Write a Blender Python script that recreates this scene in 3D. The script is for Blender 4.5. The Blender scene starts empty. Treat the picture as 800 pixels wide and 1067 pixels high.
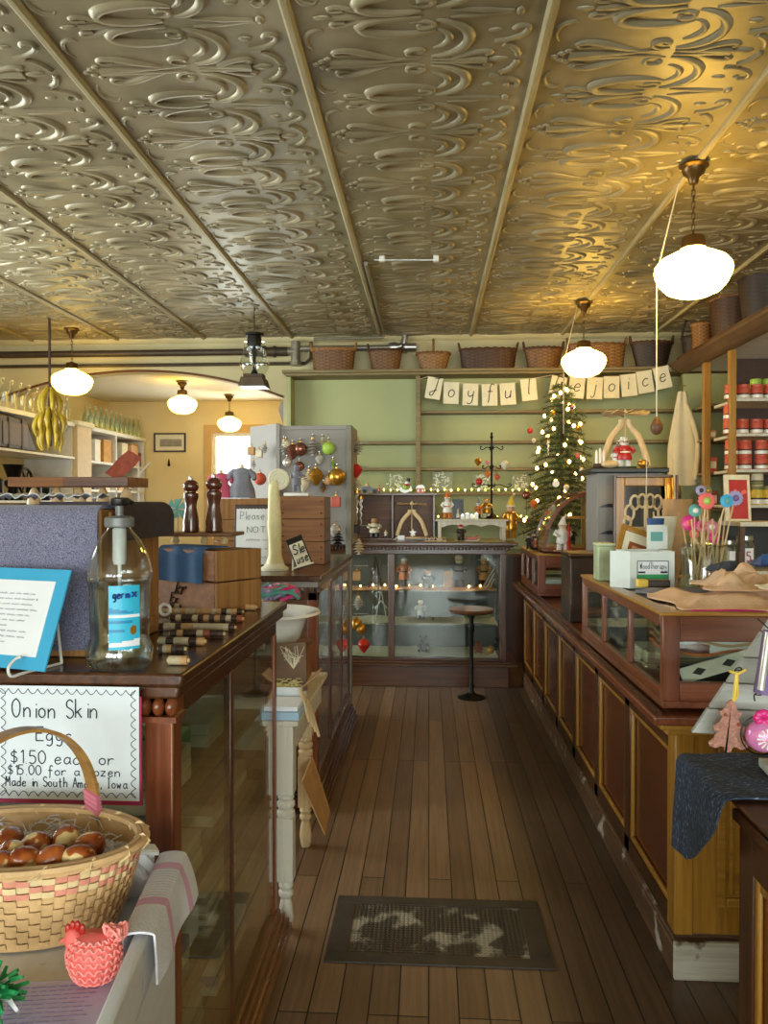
import bpy, math, random
from mathutils import Vector, Matrix, noise
SC = bpy.context.scene
COL = SC.collection
PI = math.pi
rnd = random.Random(11)
U = rnd.uniform

# ------------------------------------------------------------------ camera model (800 x 1067 photograph)
F = 800.0
YAW = math.atan(47 / F)
PITCH = math.atan(9.5 / F)
EYE = 1.55

def P(px, py, x=None, y=None, z=None):
    """Where the sight line of a photo point meets the plane x, y or z = const."""
    u = (px - 400) / F
    v = (533.5 - py) / F
    f = math.cos(PITCH) + v * math.sin(PITCH)
    c = -math.sin(PITCH) + v * math.cos(PITCH)
    a = u * math.cos(YAW) - f * math.sin(YAW)
    b = u * math.sin(YAW) + f * math.cos(YAW)
    t = y / b if y is not None else ((z - EYE) / c if z is not None else x / a)
    return Vector((a * t, b * t, EYE + c * t))

NTH = ['first', 'second', 'third', 'fourth', 'fifth', 'sixth', 'seventh', 'eighth', 'ninth', 'tenth', 'eleventh', 'twelfth']

# ------------------------------------------------------------------ mesh builder
class MB:
    def __init__(s):
        s.v = []; s.f = []; s.mi = []; s.k = 0
    def mat(s, k):
        s.k = k; return s
    def add(s, vs, fs, M=None):
        b = len(s.v)
        for p in vs:
            s.v.append((M @ Vector(p))[:] if M is not None else tuple(p))
        for f in fs:
            s.f.append(tuple(b + i for i in f)); s.mi.append(s.k)
        return s
    def box(s, x0, x1, y0, y1, z0, z1, M=None):
        return s.add([(x0, y0, z0), (x1, y0, z0), (x1, y1, z0), (x0, y1, z0), (x0, y0, z1), (x1, y0, z1), (x1, y1, z1), (x0, y1, z1)],
                     [(0, 3, 2, 1), (4, 5, 6, 7), (0, 1, 5, 4), (1, 2, 6, 5), (2, 3, 7, 6), (3, 0, 4, 7)], M)
    def cbox(s, c, d, M=None):
        return s.box(c[0] - d[0] / 2, c[0] + d[0] / 2, c[1] - d[1] / 2, c[1] + d[1] / 2, c[2] - d[2] / 2, c[2] + d[2] / 2, M)
    def cyl(s, p0, p1, r0, r1=None, n=12, M=None):
        return s.tube([p0, p1], [r0, r0 if r1 is None else r1], n, M=M)
    def tube(s, pts, r, n=8, closed=False, M=None, flat=1.0, up=None):
        pts = [Vector(p) for p in pts]
        m = len(pts)
        rr = r if isinstance(r, (list, tuple)) else [r] * m
        vs = []; fs = []
        prev = None
        for i in range(m):
            if closed:
                t = pts[(i + 1) % m] - pts[i - 1]
            else:
                t = pts[min(i + 1, m - 1)] - pts[max(i - 1, 0)]
            if t.length < 1e-9: t = Vector((0, 0, 1))
            t.normalize()
            if up is not None:
                a = Vector(up).cross(t)
                if a.length < 1e-6: a = Vector((1, 0, 0))
                a.normalize()
            elif prev is None:
                a = t.cross(Vector((0, 0, 1)))
                if a.length < 1e-3: a = t.cross(Vector((0, 1, 0)))
                a.normalize()
            else:
                a = prev - t * prev.dot(t)
                if a.length < 1e-6: a = t.orthogonal()
                a.normalize()
            prev = a
            b = t.cross(a)
            for j in range(n):
                q = 2 * PI * j / n
                vs.append(pts[i] + a * (math.cos(q) * rr[i]) + b * (math.sin(q) * rr[i] * flat))
        for i in range(m if closed else m - 1):
            i2 = (i + 1) % m
            for j in range(n):
                j2 = (j + 1) % n
                fs.append((i * n + j, i * n + j2, i2 * n + j2, i2 * n + j))
        if not closed:
            fs.append(tuple(range(n - 1, -1, -1))); fs.append(tuple((m - 1) * n + j for j in range(n)))
        return s.add(vs, fs, M)
    def lathe(s, prof, c=(0, 0, 0), n=24, sx=1, sy=1, M=None, mod=None):
        vs = []; fs = []
        m = len(prof)
        for i, (r, z) in enumerate(prof):
            for j in range(n):
                q = 2 * PI * j / n
                k = mod(i, j, q) if mod else 1.0
                vs.append((c[0] + r * k * math.cos(q) * sx, c[1] + r * k * math.sin(q) * sy, c[2] + z))
        for i in range(m - 1):
            for j in range(n):
                j2 = (j + 1) % n
                fs.append((i * n + j, i * n + j2, (i + 1) * n + j2, (i + 1) * n + j))
        if prof[0][0] > 1e-6: fs.append(tuple(range(n - 1, -1, -1)))
        if prof[-1][0] > 1e-6: fs.append(tuple((m - 1) * n + j for j in range(n)))
        return s.add(vs, fs, M)
    def ell(s, c, r, n=14, m=8, M=None):
        if not isinstance(r, (tuple, list)): r = (r, r, r)
        prof = [(max(1e-4, math.sin(PI * i / m)), -math.cos(PI * i / m)) for i in range(m + 1)]
        T = Matrix.Translation(Vector(c)) @ Matrix.Diagonal((r[0], r[1], r[2], 1))
        return s.lathe(prof, n=n, M=(M @ T) if M is not None else T)
    def prism(s, pts, axis, a0, a1, M=None):
        n = len(pts)
        def w(p, a):
            return {'x': (a, p[0], p[1]), 'y': (p[0], a, p[1]), 'z': (p[0], p[1], a)}[axis]
        vs = [w(p, a0) for p in pts] + [w(p, a1) for p in pts]
        fs = [tuple(range(n - 1, -1, -1)), tuple(range(n, 2 * n))] + [(i, (i + 1) % n, n + (i + 1) % n, n + i) for i in range(n)]
        return s.add(vs, fs, M)
    def sheet(s, f, nu, nv, th=0.0, M=None):
        """Parametric sheet f(u, v), u and v in 0..1, given a thickness straight down or along its normal."""
        g = [[Vector(f(i / nu, j / nv)) for j in range(nv + 1)] for i in range(nu + 1)]
        vs = [g[i][j] for i in range(nu + 1) for j in range(nv + 1)]
        W = nv + 1
        q = [(i * W + j, (i + 1) * W + j, (i + 1) * W + j + 1, i * W + j + 1) for i in range(nu) for j in range(nv)]
        if not th: return s.add(vs, q, M)
        nn = []
        for i in range(nu + 1):
            for j in range(nv + 1):
                a = g[min(i + 1, nu)][j] - g[max(i - 1, 0)][j]
                b = g[i][min(j + 1, nv)] - g[i][max(j - 1, 0)]
                c = a.cross(b)
                nn.append(c.normalized() if c.length > 1e-12 else Vector((0, 0, 1)))
        N = len(vs)
        vs2 = vs + [vs[i] - nn[i] * th for i in range(N)]
        fs = list(q) + [tuple(N + i for i in reversed(f)) for f in q]
        rim = [i * W for i in range(nu)] + [nu * W + j for j in range(nv)] + [i * W + nv for i in range(nu, 0, -1)] + [j for j in range(nv, 0, -1)]
        for a, b in zip(rim, rim[1:] + rim[:1]): fs.append((b, a, N + a, N + b))
        return s.add(vs2, fs, M)
    def build(s, name, mats, parent=None, smooth=40, bevel=0, sub=0, label=None, origin=True, rot=None):
        me = bpy.data.meshes.new(name)
        off = Vector((0, 0, 0))
        if parent is not None:
            q = parent
            while q is not None:
                off += q.location; q = q.parent
        elif origin and s.v:
            xs = [p[0] for p in s.v]; ys = [p[1] for p in s.v]; zs = [p[2] for p in s.v]
            off = Vector(((min(xs) + max(xs)) / 2, (min(ys) + max(ys)) / 2, min(zs)))
        me.from_pydata([(p[0] - off.x, p[1] - off.y, p[2] - off.z) for p in s.v], [], s.f)
        for m in (mats if isinstance(mats, (list, tuple)) else [mats]): me.materials.append(m)
        me.polygons.foreach_set('material_index', s.mi)
        me.update()
        if smooth:
            me.polygons.foreach_set('use_smooth', [True] * len(s.f))
            me.set_sharp_from_angle(angle=math.radians(smooth))
        o = bpy.data.objects.new(name, me)
        COL.objects.link(o)
        if parent is not None: o.parent = parent
        elif origin: o.location = off
        if bevel:
            b = o.modifiers.new('bevel', 'BEVEL'); b.width = bevel; b.segments = 2; b.limit_method = 'ANGLE'
        if sub:
            b = o.modifiers.new('sub', 'SUBSURF'); b.levels = b.render_levels = sub
        if label: o['label'] = label
        return o

def thing(name, label, cat, loc=(0, 0, 0), group=None, rz=0):
    o = bpy.data.objects.new(name, None)
    o.empty_display_size = .05
    COL.objects.link(o)
    o.location = loc
    o.rotation_euler.z = rz
    return tag(o, label, cat, group)

def tag(o, label, cat, group=None):
    o['label'] = label; o['category'] = cat
    if group: o['group'] = group
    return o

def struct(o):
    o['kind'] = 'structure'; return o

def dup(root, loc=None, rz=None, label=None, group=None, scale=None):
    def cp(o, par):
        c = o.copy(); COL.objects.link(c)
        if par is not None: c.parent = par
        for ch in list(o.children): cp(ch, c)
        return c
    r = cp(root, None)
    if loc is not None: r.location = loc
    if rz is not None: r.rotation_euler.z = rz
    if scale: r.scale = (scale,) * 3 if not isinstance(scale, tuple) else scale
    if label: r['label'] = label
    if group: r['group'] = group
    return r

def place(o, loc, rz=0, scale=None):
    o.location = loc; o.rotation_euler.z = rz
    if scale: o.scale = (scale,) * 3 if not isinstance(scale, tuple) else scale
    return o

# ------------------------------------------------------------------ materials
def _new(name):
    m = bpy.data.materials.new(name); m.use_nodes = True
    nt = m.node_tree
    return m, nt, nt.nodes['Principled BSDF']

def col(h):
    """sRGB hex -> linear"""
    h = h.lstrip('#')
    r = [int(h[i:i + 2], 16) / 255 for i in (0, 2, 4)]
    return tuple((c / 12.92 if c <= .04045 else ((c + .055) / 1.055) ** 2.4) for c in r) + (1,)

def mix3(c, k):
    return tuple(min(1, max(0, x * k)) for x in c[:3]) + (1,)

def plain(name, h, rough=.5, metal=0, var=.18, vs=14, bump=0, bs=60, spec=.5, coat=0, sheen=0):
    m, nt, b = _new(name)
    c = col(h)
    b.inputs['Roughness'].default_value = rough
    b.inputs['Metallic'].default_value = metal
    b.inputs['Specular IOR Level'].default_value = spec
    b.inputs['Coat Weight'].default_value = coat
    b.inputs['Sheen Weight'].default_value = sheen
    tc = nt.nodes.new('ShaderNodeTexCoord')
    n = nt.nodes.new('ShaderNodeTexNoise'); n.inputs['Scale'].default_value = vs; n.inputs['Detail'].default_value = 5
    nt.links.new(tc.outputs['Object'], n.inputs['Vector'])
    r = nt.nodes.new('ShaderNodeValToRGB')
    r.color_ramp.elements[0].position = .3; r.color_ramp.elements[1].position = .7
    r.color_ramp.elements[0].color = mix3(c, 1 - var); r.color_ramp.elements[1].color = mix3(c, 1 + var)
    nt.links.new(n.outputs['Fac'], r.inputs['Fac']); nt.links.new(r.outputs['Color'], b.inputs['Base Color'])
    if bump:
        n2 = nt.nodes.new('ShaderNodeTexNoise'); n2.inputs['Scale'].default_value = bs; n2.inputs['Detail'].default_value = 4
        nt.links.new(tc.outputs['Object'], n2.inputs['Vector'])
        bp = nt.nodes.new('ShaderNodeBump'); bp.inputs['Strength'].default_value = bump; bp.inputs['Distance'].default_value = .01
        nt.links.new(n2.outputs['Fac'], bp.inputs['Height']); nt.links.new(bp.outputs['Normal'], b.inputs['Normal'])
    return m

def wood(name, h1, h2, axis='z', scale=1.0, rough=.35, coat=.25, worn=None, wscale=6, wlo=.55):
    """Streaky grain along one axis, varnished; worn = colour of scuffs."""
    m, nt, b = _new(name)
    tc = nt.nodes.new('ShaderNodeTexCoord'); mp = nt.nodes.new('ShaderNodeMapping')
    st = {'x': (2, 45, 45), 'y': (45, 2, 45), 'z': (45, 45, 2)}[axis]
    mp.inputs['Scale'].default_value = [k * scale for k in st]
    nt.links.new(tc.outputs['Object'], mp.inputs['Vector'])
    n = nt.nodes.new('ShaderNodeTexNoise'); n.inputs['Scale'].default_value = 1; n.inputs['Detail'].default_value = 6; n.inputs['Roughness'].default_value = .65
    nt.links.new(mp.outputs['Vector'], n.inputs['Vector'])
    r = nt.nodes.new('ShaderNodeValToRGB')
    r.color_ramp.elements[0].position = .32; r.color_ramp.elements[1].position = .68
    r.color_ramp.elements[0].color = col(h2); r.color_ramp.elements[1].color = col(h1)
    nt.links.new(n.outputs['Fac'], r.inputs['Fac'])
    out = r.outputs['Color']
    if worn:
        n2 = nt.nodes.new('ShaderNodeTexNoise'); n2.inputs['Scale'].default_value = wscale; n2.inputs['Detail'].default_value = 8
        nt.links.new(tc.outputs['Object'], n2.inputs['Vector'])
        r2 = nt.nodes.new('ShaderNodeValToRGB'); r2.color_ramp.elements[0].position = wlo; r2.color_ramp.elements[1].position = wlo + .08
        nt.links.new(n2.outputs['Fac'], r2.inputs['Fac'])
        mx = nt.nodes.new('ShaderNodeMix'); mx.data_type = 'RGBA'
        nt.links.new(r2.outputs['Color'], mx.inputs['Factor']); nt.links.new(out, mx.inputs['A']); mx.inputs['B'].default_value = col(worn)
        out = mx.outputs['Result']
    nt.links.new(out, b.inputs['Base Color'])
    b.inputs['Roughness'].default_value = rough; b.inputs['Coat Weight'].default_value = coat; b.inputs['Coat Roughness'].default_value = .2
    bp = nt.nodes.new('ShaderNodeBump'); bp.inputs['Strength'].default_value = .12; bp.inputs['Distance'].default_value = .004
    nt.links.new(n.outputs['Fac'], bp.inputs['Height']); nt.links.new(bp.outputs['Normal'], b.inputs['Normal'])
    return m

def emit(name, h, k, base=None):
    m, nt, b = _new(name)
    b.inputs['Base Color'].default_value = base or col(h)
    b.inputs['Emission Color'].default_value = col(h)
    b.inputs['Emission Strength'].default_value = k
    return m

def pane(name, tint='#ffffff', lo=.06, hi=.9, rough=.02, power=3.0):
    """Thin clear glass: see-through, mirror-like at glancing angles."""
    m = bpy.data.materials.new(name); m.use_nodes = True
    nt = m.node_tree; nt.nodes.clear()
    o = nt.nodes.new('ShaderNodeOutputMaterial')
    t = nt.nodes.new('ShaderNodeBsdfTransparent'); t.inputs[0].default_value = col(tint)
    g = nt.nodes.new('ShaderNodeBsdfGlossy'); g.inputs['Roughness'].default_value = rough; g.inputs[0].default_value = (1, 1, 1, 1)
    lw = nt.nodes.new('ShaderNodeLayerWeight'); lw.inputs['Blend'].default_value = .5
    pw = nt.nodes.new('ShaderNodeMath'); pw.operation = 'POWER'; pw.inputs[1].default_value = power
    nt.links.new(lw.outputs['Facing'], pw.inputs[0])
    mr = nt.nodes.new('ShaderNodeMapRange'); mr.inputs['To Min'].default_value = lo; mr.inputs['To Max'].default_value = hi
    nt.links.new(pw.outputs[0], mr.inputs['Value'])
    mx = nt.nodes.new('ShaderNodeMixShader')
    nt.links.new(mr.outputs['Result'], mx.inputs['Fac']); nt.links.new(t.outputs[0], mx.inputs[1]); nt.links.new(g.outputs[0], mx.inputs[2])
    nt.links.new(mx.outputs[0], o.inputs['Surface'])
    return m

M = dict(
    oak=wood('golden_oak', '#b98533', '#8f601c', 'z', worn='#6a3f10', wscale=5, wlo=.66),
    oakh=wood('golden_oak_across', '#b98533', '#8f601c', 'x'),
    walnut=wood('walnut_upright', '#613a1f', '#3b200d', 'z', rough=.28),
    walnutx=wood('walnut_across', '#613a1f', '#3b200d', 'x', rough=.28),
    walnuty=wood('walnut_lengthwise', '#5c371f', '#371d0d', 'y', rough=.25),
    red=wood('red_mahogany_upright', '#8e4f2c', '#612b14', 'z', rough=.3),
    redx=wood('red_mahogany_across', '#8e4f2c', '#612b14', 'x', rough=.3),
    redy=wood('red_mahogany_lengthwise', '#84492a', '#5a2813', 'y', rough=.3),
    panel=wood('dark_red_panel', '#6e3218', '#4a1f0d', 'z', rough=.22, coat=.4),
    brown=wood('brown_board', '#7a4f2e', '#54311a', 'x', rough=.5, coat=0),
    browny=wood('brown_board_lengthwise', '#6f5238', '#4c3521', 'y', rough=.5, coat=0),
    crate=wood('old_crate_pine', '#9c6a40', '#76482a', 'x', rough=.7, coat=0, worn='#5b3a24', wlo=.64),
    cratez=wood('old_crate_pine_upright', '#a8763e', '#7d5226', 'z', rough=.7, coat=0),
    pale=wood('pale_turned_wood', '#dcc094', '#bf9c68', 'z', rough=.5, coat=.05),
    shelfw=wood('worn_olive_shelf', '#8f8058', '#6e5c3a', 'x', rough=.6, coat=0),
    green=plain('sage_green_paint', '#a4a876', .6, var=.06, vs=2),
    cream=plain('cream_wall_paint', '#c0b388', .7, var=.08, vs=2.5),
    yellow=plain('warm_yellow_paint', '#e0ca95', .7, var=.05, vs=2),
    white=plain('chipped_white_paint', '#dcd9d2', .5, var=.06),
    whitewood=wood('worn_white_painted_wood', '#d9d2c2', '#c3b8a2', 'z', rough=.55, coat=0, worn='#7a5a3a', wscale=14, wlo=.66),
    paper=plain('paper', '#e8e9ec', .7, var=.03),
    cream_paper=plain('cream_card', '#ded6ba', .8, var=.06),
    black=plain('black_paint', '#15130f', .4, var=.2),
    iron=plain('black_iron', '#1e1b18', .45, .6, var=.3),
    bronze=plain('aged_bronze', '#5d4626', .35, .8, var=.3),
    steel=plain('brushed_steel', '#b7b5ae', .3, .9, var=.1),
    pipe=plain('grey_pipe', '#8b8473', .4, .5, var=.15),
    dpipe=plain('dark_pipe', '#45382a', .5, .3, var=.2),
    grey=plain('lilac_grey_paint', '#8e8882', .6, var=.06, vs=3),
    pink=plain('pink', '#d4788a', .6), coral=plain('coral_weave', '#ea6a63', .6, var=.1),
    hotpink=plain('hot_pink', '#d42a7c', .35), redp=plain('red_paint', '#b3261f', .35),
    redc=plain('red_label', '#c65540', .4, var=.12), blue=plain('royal_blue', '#2c4f86', .6),
    sky=plain('sky_blue_card', '#3fa5cf', .5, var=.03), teal=plain('teal', '#5fa39c', .5),
    greenp=plain('bright_green', '#2c9456', .35), lime=plain('lime', '#9dbd4a', .35), dkgreen=plain('pine_green', '#27402a', .6),
    gold=plain('gold_foil', '#c48f35', .28, .75, var=.2), silver=plain('silver_glass', '#c9c3ba', .25, .45, var=.2),
    copper=plain('copper_glass', '#8c5a4a', .22, .7, var=.2), rust=plain('rust', '#8a4423', .5),
    lilac=plain('lilac_cloth', '#9c93b8', .8), peach=plain('peach_felt', '#e6bd98', .9, var=.12, vs=8, bump=.3, bs=120),
    tan=plain('tan', '#b98d5a', .6), skin=plain('carved_face', '#d8a984', .6), bone=plain('bone', '#d8ccb0', .6),
    whitep=plain('white_glaze', '#e6e2d8', .25, var=.04), dkbrown=plain('dark_brown', '#3a2418', .5),
    yellowp=plain('yellow_paint', '#d9b640', .5), orange=plain('orange_paint', '#cf6d28', .5), purple=plain('purple', '#6d5580', .6),
    greycloth=plain('grey_cloth', '#7d7c86', .9, var=.15, vs=20), olive=plain('olive_card', '#7f7a4a', .7),
    glass=pane('showcase_glass', '#f4f8f4', .05, .8), vessel=pane('clear_vessel_glass', '#f3f6f3', .08, .9, .03, 2.8),
    bottle=pane('pale_green_bottle_glass', '#e0eadb', .12, .9, .05, 2.0), icicle=pane('glass_block_glass', '#f3f5ec', .03, .4, .4, 3),
    lampglow=emit('lit_opal_glass', '#ffd060', 15, (.9, .85, .7, 1)), lampyellow=emit('lit_amber_opal_glass', '#ffd050', 6, (.9, .85, .7, 1)),
    bulb=emit('tiny_lit_bulb', '#ffb968', 14), fairy=emit('yellow_fairy_light', '#ffd75a', 7),
)

# ------------------------------------------------------------------ single-stroke handwriting
GLY = {
 'O': '2 8 .4 6.5 0 4 .6 1.2 2 0 3.4 1.2 4 4 3.6 6.5 2 8', 'S': '3.6 7 2 8 .5 6.8 .7 5 2.2 4.1 3.6 3 3.6 1.2 2 0 .3 1.2', 'E': '3.6 8 0 8|0 8 0 0|0 4.3 2.8 4.3|0 0 3.6 0',
 'M': '0 0 .4 8|.4 8 2 3|2 3 3.6 8|3.6 8 4 0', 'A': '0 0 2 8|2 8 4 0|.8 3 3.2 3', 'I': '2 8 2 0|1 8 3 8|1 0 3 0', 'D': '0 8 0 0|0 8 2.6 7.4 4 4 2.6 .6 0 0',
 'N': '0 0 0 8|0 8 3.6 0|3.6 0 3.6 8', 'T': '0 8 4 8|2 8 2 0', 'K': '0 8 0 0|3.4 8 0 3.4|1 4.4 3.6 0', 'P': '0 0 0 8|0 8 3 7.6 3.4 5.6 2.6 4 0 3.8', 'W': '0 8 1 0|1 0 2 6|2 6 3 0|3 0 4 8',
 'J': '.6 7.6 3.6 8|2.6 8 2.6 2 1.8 -1.6 .4 -1.8 .2 -.4 1.6 .6 3.4 1.4', 'R': '0 0 0 8|0 8 3 7.6 3.4 5.6 2.6 4 0 3.8|1.4 3.8 3.6 0',
 'a': '3.2 3.4 1.6 4 .2 2.4 .6 .4 2 .2 3.2 2|3.2 4 3.2 1 3.8 0', 'b': '0 8 0 0|0 2.6 1.6 4 3.2 2.6 2.6 .4 1.2 0 0 1', 'c': '3 3.4 1.6 4 .2 2.4 .6 .4 2 0 3.2 .8', 'd': '3.2 3 1.6 4 .2 2.2 .6 .4 2 .2 3.2 2|3.2 8 3.2 0',
 'e': '.3 2.1 3 2.5 2.6 3.8 1.4 4 .2 2.4 .6 .4 2 0 3.2 .9', 'f': '3.4 7.4 2.2 8 1.4 6.6 1.4 0 1.2 -2|.2 4 3 4', 'g': '3 3.4 1.6 4 .2 2.4 .8 .4 2.2 .4 3 2|3 4 3 -1.6 1.8 -3 .4 -2.4', 'h': '0 8 0 0|0 2.4 1.6 4 3 3 3 0',
 'i': '1.4 4 1.4 0|1.4 5.6 1.5 5.9', 'k': '0 8 0 0|2.8 4 0 1.8|1 2.4 3 0', 'l': '1.4 8 1.4 .6 2 0', 'm': '0 4 0 0|0 2.6 1.1 4 2 3 2 0|2 2.6 3.1 4 4 3 4 0', 'n': '0 4 0 0|0 2.4 1.6 4 3 3 3 0', 'o': '1.7 4 .3 3 .3 1 1.7 0 3.1 1 3.1 3 1.7 4',
 'p': '0 4 0 -3|0 2.8 1.6 4 3 2.6 2.4 .4 1.2 0 0 1', 'r': '0 4 0 0|0 2.2 1.2 3.8 2.8 3.6', 's': '2.8 3.4 1.4 4 .4 3.2 1.4 2.2 2.8 1.2 1.8 0 .2 .6', 't': '1.4 7 1.4 .6 2.4 0|.2 4.2 2.8 4.2', 'u': '.2 4 .2 1 1.2 0 2.6 .8 3 2|3 4 3 0',
 'w': '0 4 .8 0|.8 0 1.7 3|1.7 3 2.6 0|2.6 0 3.4 4', 'y': '.2 4 .4 1.8 1.4 1 3 2|3 4 3 -1.4 1.8 -3 .4 -2.4', 'z': '0 4 3 4|3 4 0 0|0 0 3 0', 'j': '2 4 2 -1.6 1 -3 .2 -2|2 5.6 2.1 5.9', 'x': '0 4 3 0|3 4 0 0', 'v': '0 4 1.5 0|1.5 0 3 4',
 '$': '3.4 6.4 2 7.2 .6 6.2 .8 4.6 2.2 4 3.4 3 3.2 1.2 1.8 .6 .3 1.4|2 8.4 2 -.6', '1': '.8 6.6 2 8|2 8 2 0', '5': '3.4 8 .6 8|.6 8 .4 4.8|.4 4.6 2 5 3.4 3.6 3.2 1 1.6 0 .2 .8', '0': '2 8 .4 6.4 .2 4 .6 1.4 2 0 3.4 1.4 3.8 4 3.4 6.4 2 8', '.': '1 0 1.1 .3', ',': '1.2 .4 .8 -1.2', "'": '1 8 .8 6.4', '-': '.4 3 2.8 3',
 '°': '1.6 8 1 7.4 1.6 6.8 2.2 7.4 1.6 8',
}
def smooth_pts(p, n=4):
    if len(p) < 3: return p
    out = []
    for i in range(len(p) - 1):
        a = p[max(i - 1, 0)]; b = p[i]; c = p[i + 1]; d = p[min(i + 2, len(p) - 1)]
        for k in range(n):
            t = k / n
            out.append(tuple(.5 * (2 * b[j] + (c[j] - a[j]) * t + (2 * a[j] - 5 * b[j] + 4 * c[j] - d[j]) * t * t + (3 * b[j] - a[j] - 3 * c[j] + d[j]) * t ** 3) for j in range(len(b))))
    out.append(p[-1])
    return out

def write(mb, text, x, z, h, r, T, space=1.0, wob=0.0, slant=0.0, x1=None):
    """Pen strokes in a local x-z plane (y towards the reader is negative); T places that plane. h = capital height, x1 = right end."""
    s = h / 8
    adv = lambda ch: 3.4 if ch not in GLY else (2.2 if ch in "i.,l'1" else 5.2 if ch in 'mMwWO' else 4.3)
    sx = s * space
    if x1 is not None:
        sx = (x1 - x) / (1.12 * sum(adv(c) for c in text) - .8)
    for ch in text:
        dz = rnd.uniform(-wob, wob) * h
        for st in GLY.get(ch, '').split('|') if ch in GLY else ():
            q = [float(k) for k in st.split()]
            pts = smooth_pts([(q[i], q[i + 1]) for i in range(0, len(q), 2)], 3)
            mb.tube([(x + (a + slant * b) * sx, 0, z + b * s + dz) for a, b in pts], r, 4, M=T)
        x += adv(ch) * sx * 1.12
    return x

def scribble(mb, x0, x1, z, h, r, T):
    """A line of writing too small to read in the photograph."""
    x = x0
    while x < x1:
        w = U(2.0, 5.0) * h
        pts = []
        e = min(x1, x + w)
        n = max(3, int((e - x) / (h * .35)))
        for i in range(n + 1):
            pts.append((x + (e - x) * i / n, 0, z + (h * .5 if i % 2 else -h * .1) * U(.5, 1)))
        mb.tube(pts, r, 3, M=T)
        x = e + h * .8

def rect_frame(mb, x0, x1, z0, z1, w, y0, y1):
    mb.box(x0, x0 + w, y0, y1, z0, z1); mb.box(x1 - w, x1, y0, y1, z0, z1)
    mb.box(x0 + w, x1 - w, y0, y1, z0, z0 + w); mb.box(x0 + w, x1 - w, y0, y1, z1 - w, z1)
    return mb

def arc(cx, cz, rx, rz, a0, a1, n=16):
    return [(cx + rx * math.cos(math.radians(a0 + (a1 - a0) * i / n)), cz + rz * math.sin(math.radians(a0 + (a1 - a0) * i / n))) for i in range(n + 1)]
# ================================================================== THE ROOM
CEIL = 3.35
YB = 8.30         # back wall
YF = 11.2         # far wall of the room beyond the arch
XL, XR, Y0 = -4.8, 4.2, -6.5

# floor boards
def floor_mat():
    m, nt, b = _new('worn_floor_boards')
    L = nt.links.new
    tc = nt.nodes.new('ShaderNodeTexCoord'); mp = nt.nodes.new('ShaderNodeMapping')
    mp.inputs['Rotation'].default_value = (0, 0, PI / 2)
    L(tc.outputs['Object'], mp.inputs['Vector'])
    br = nt.nodes.new('ShaderNodeTexBrick')
    br.inputs['Scale'].default_value = 1; br.inputs['Brick Width'].default_value = 2.3; br.inputs['Row Height'].default_value = .092
    br.inputs['Mortar Size'].default_value = .0028; br.inputs['Mortar Smooth'].default_value = .4; br.inputs['Bias'].default_value = 0
    br.offset = .37; br.offset_frequency = 3
    br.inputs['Color1'].default_value = col('#9a7d61'); br.inputs['Color2'].default_value = col('#7b614a'); br.inputs['Mortar'].default_value = col('#1a100a')
    L(mp.outputs['Vector'], br.inputs['Vector'])
    mp2 = nt.nodes.new('ShaderNodeMapping'); mp2.inputs['Scale'].default_value = (60, 2.2, 1)
    L(tc.outputs['Object'], mp2.inputs['Vector'])
    gr = nt.nodes.new('ShaderNodeTexNoise'); gr.inputs['Scale'].default_value = 1; gr.inputs['Detail'].default_value = 6
    L(mp2.outputs['Vector'], gr.inputs['Vector'])
    r = nt.nodes.new('ShaderNodeValToRGB'); r.color_ramp.elements[0].position = .3; r.color_ramp.elements[1].position = .75
    r.color_ramp.elements[0].color = (.62, .6, .58, 1); r.color_ramp.elements[1].color = (1.15, 1.1, 1.05, 1)
    L(gr.outputs['Fac'], r.inputs['Fac'])
    mx = nt.nodes.new('ShaderNodeMix'); mx.data_type = 'RGBA'; mx.blend_type = 'MULTIPLY'; mx.inputs['Factor'].default_value = .8
    L(br.outputs['Color'], mx.inputs['A']); L(r.outputs['Color'], mx.inputs['B'])
    # the walked strip down the aisle is worn bare, the sides keep their dark old varnish
    sx = nt.nodes.new('ShaderNodeSeparateXYZ'); L(tc.outputs['Object'], sx.inputs[0])
    n3 = nt.nodes.new('ShaderNodeTexNoise'); n3.inputs['Scale'].default_value = 2.2; n3.inputs['Detail'].default_value = 4; L(tc.outputs['Object'], n3.inputs['Vector'])
    a = nt.nodes.new('ShaderNodeMath'); a.operation = 'MULTIPLY_ADD'; a.inputs[1].default_value = .35; L(n3.outputs['Fac'], a.inputs[0]); L(sx.outputs['X'], a.inputs[2])
    rr = nt.nodes.new('ShaderNodeValToRGB'); e = rr.color_ramp.elements
    e[0].position = .08; e[0].color = (.62, .58, .55, 1); e[1].position = .36; e[1].color = (1, 1, 1, 1)
    k = e.new(.62); k.color = (1, 1, 1, 1); k = e.new(.80); k.color = (.52, .5, .5, 1)
    ma = nt.nodes.new('ShaderNodeMapRange'); ma.inputs['From Min'].default_value = -.7; ma.inputs['From Max'].default_value = 1.1; L(a.outputs[0], ma.inputs['Value'])
    L(ma.outputs['Result'], rr.inputs['Fac'])
    m2 = nt.nodes.new('ShaderNodeMix'); m2.data_type = 'RGBA'; m2.blend_type = 'MULTIPLY'; m2.inputs['Factor'].default_value = 1
    L(mx.outputs['Result'], m2.inputs['A']); L(rr.outputs['Color'], m2.inputs['B'])
    L(m2.outputs['Result'], b.inputs['Base Color'])
    b.inputs['Roughness'].default_value = .38
    bp = nt.nodes.new('ShaderNodeBump'); bp.inputs['Strength'].default_value = .5; bp.inputs['Distance'].default_value = .004
    iv = nt.nodes.new('ShaderNodeMath'); iv.operation = 'SUBTRACT'; iv.inputs[0].default_value = 1; L(br.outputs['Fac'], iv.inputs[1])
    L(iv.outputs[0], bp.inputs['Height']); L(bp.outputs['Normal'], b.inputs['Normal'])
    return m
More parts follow.
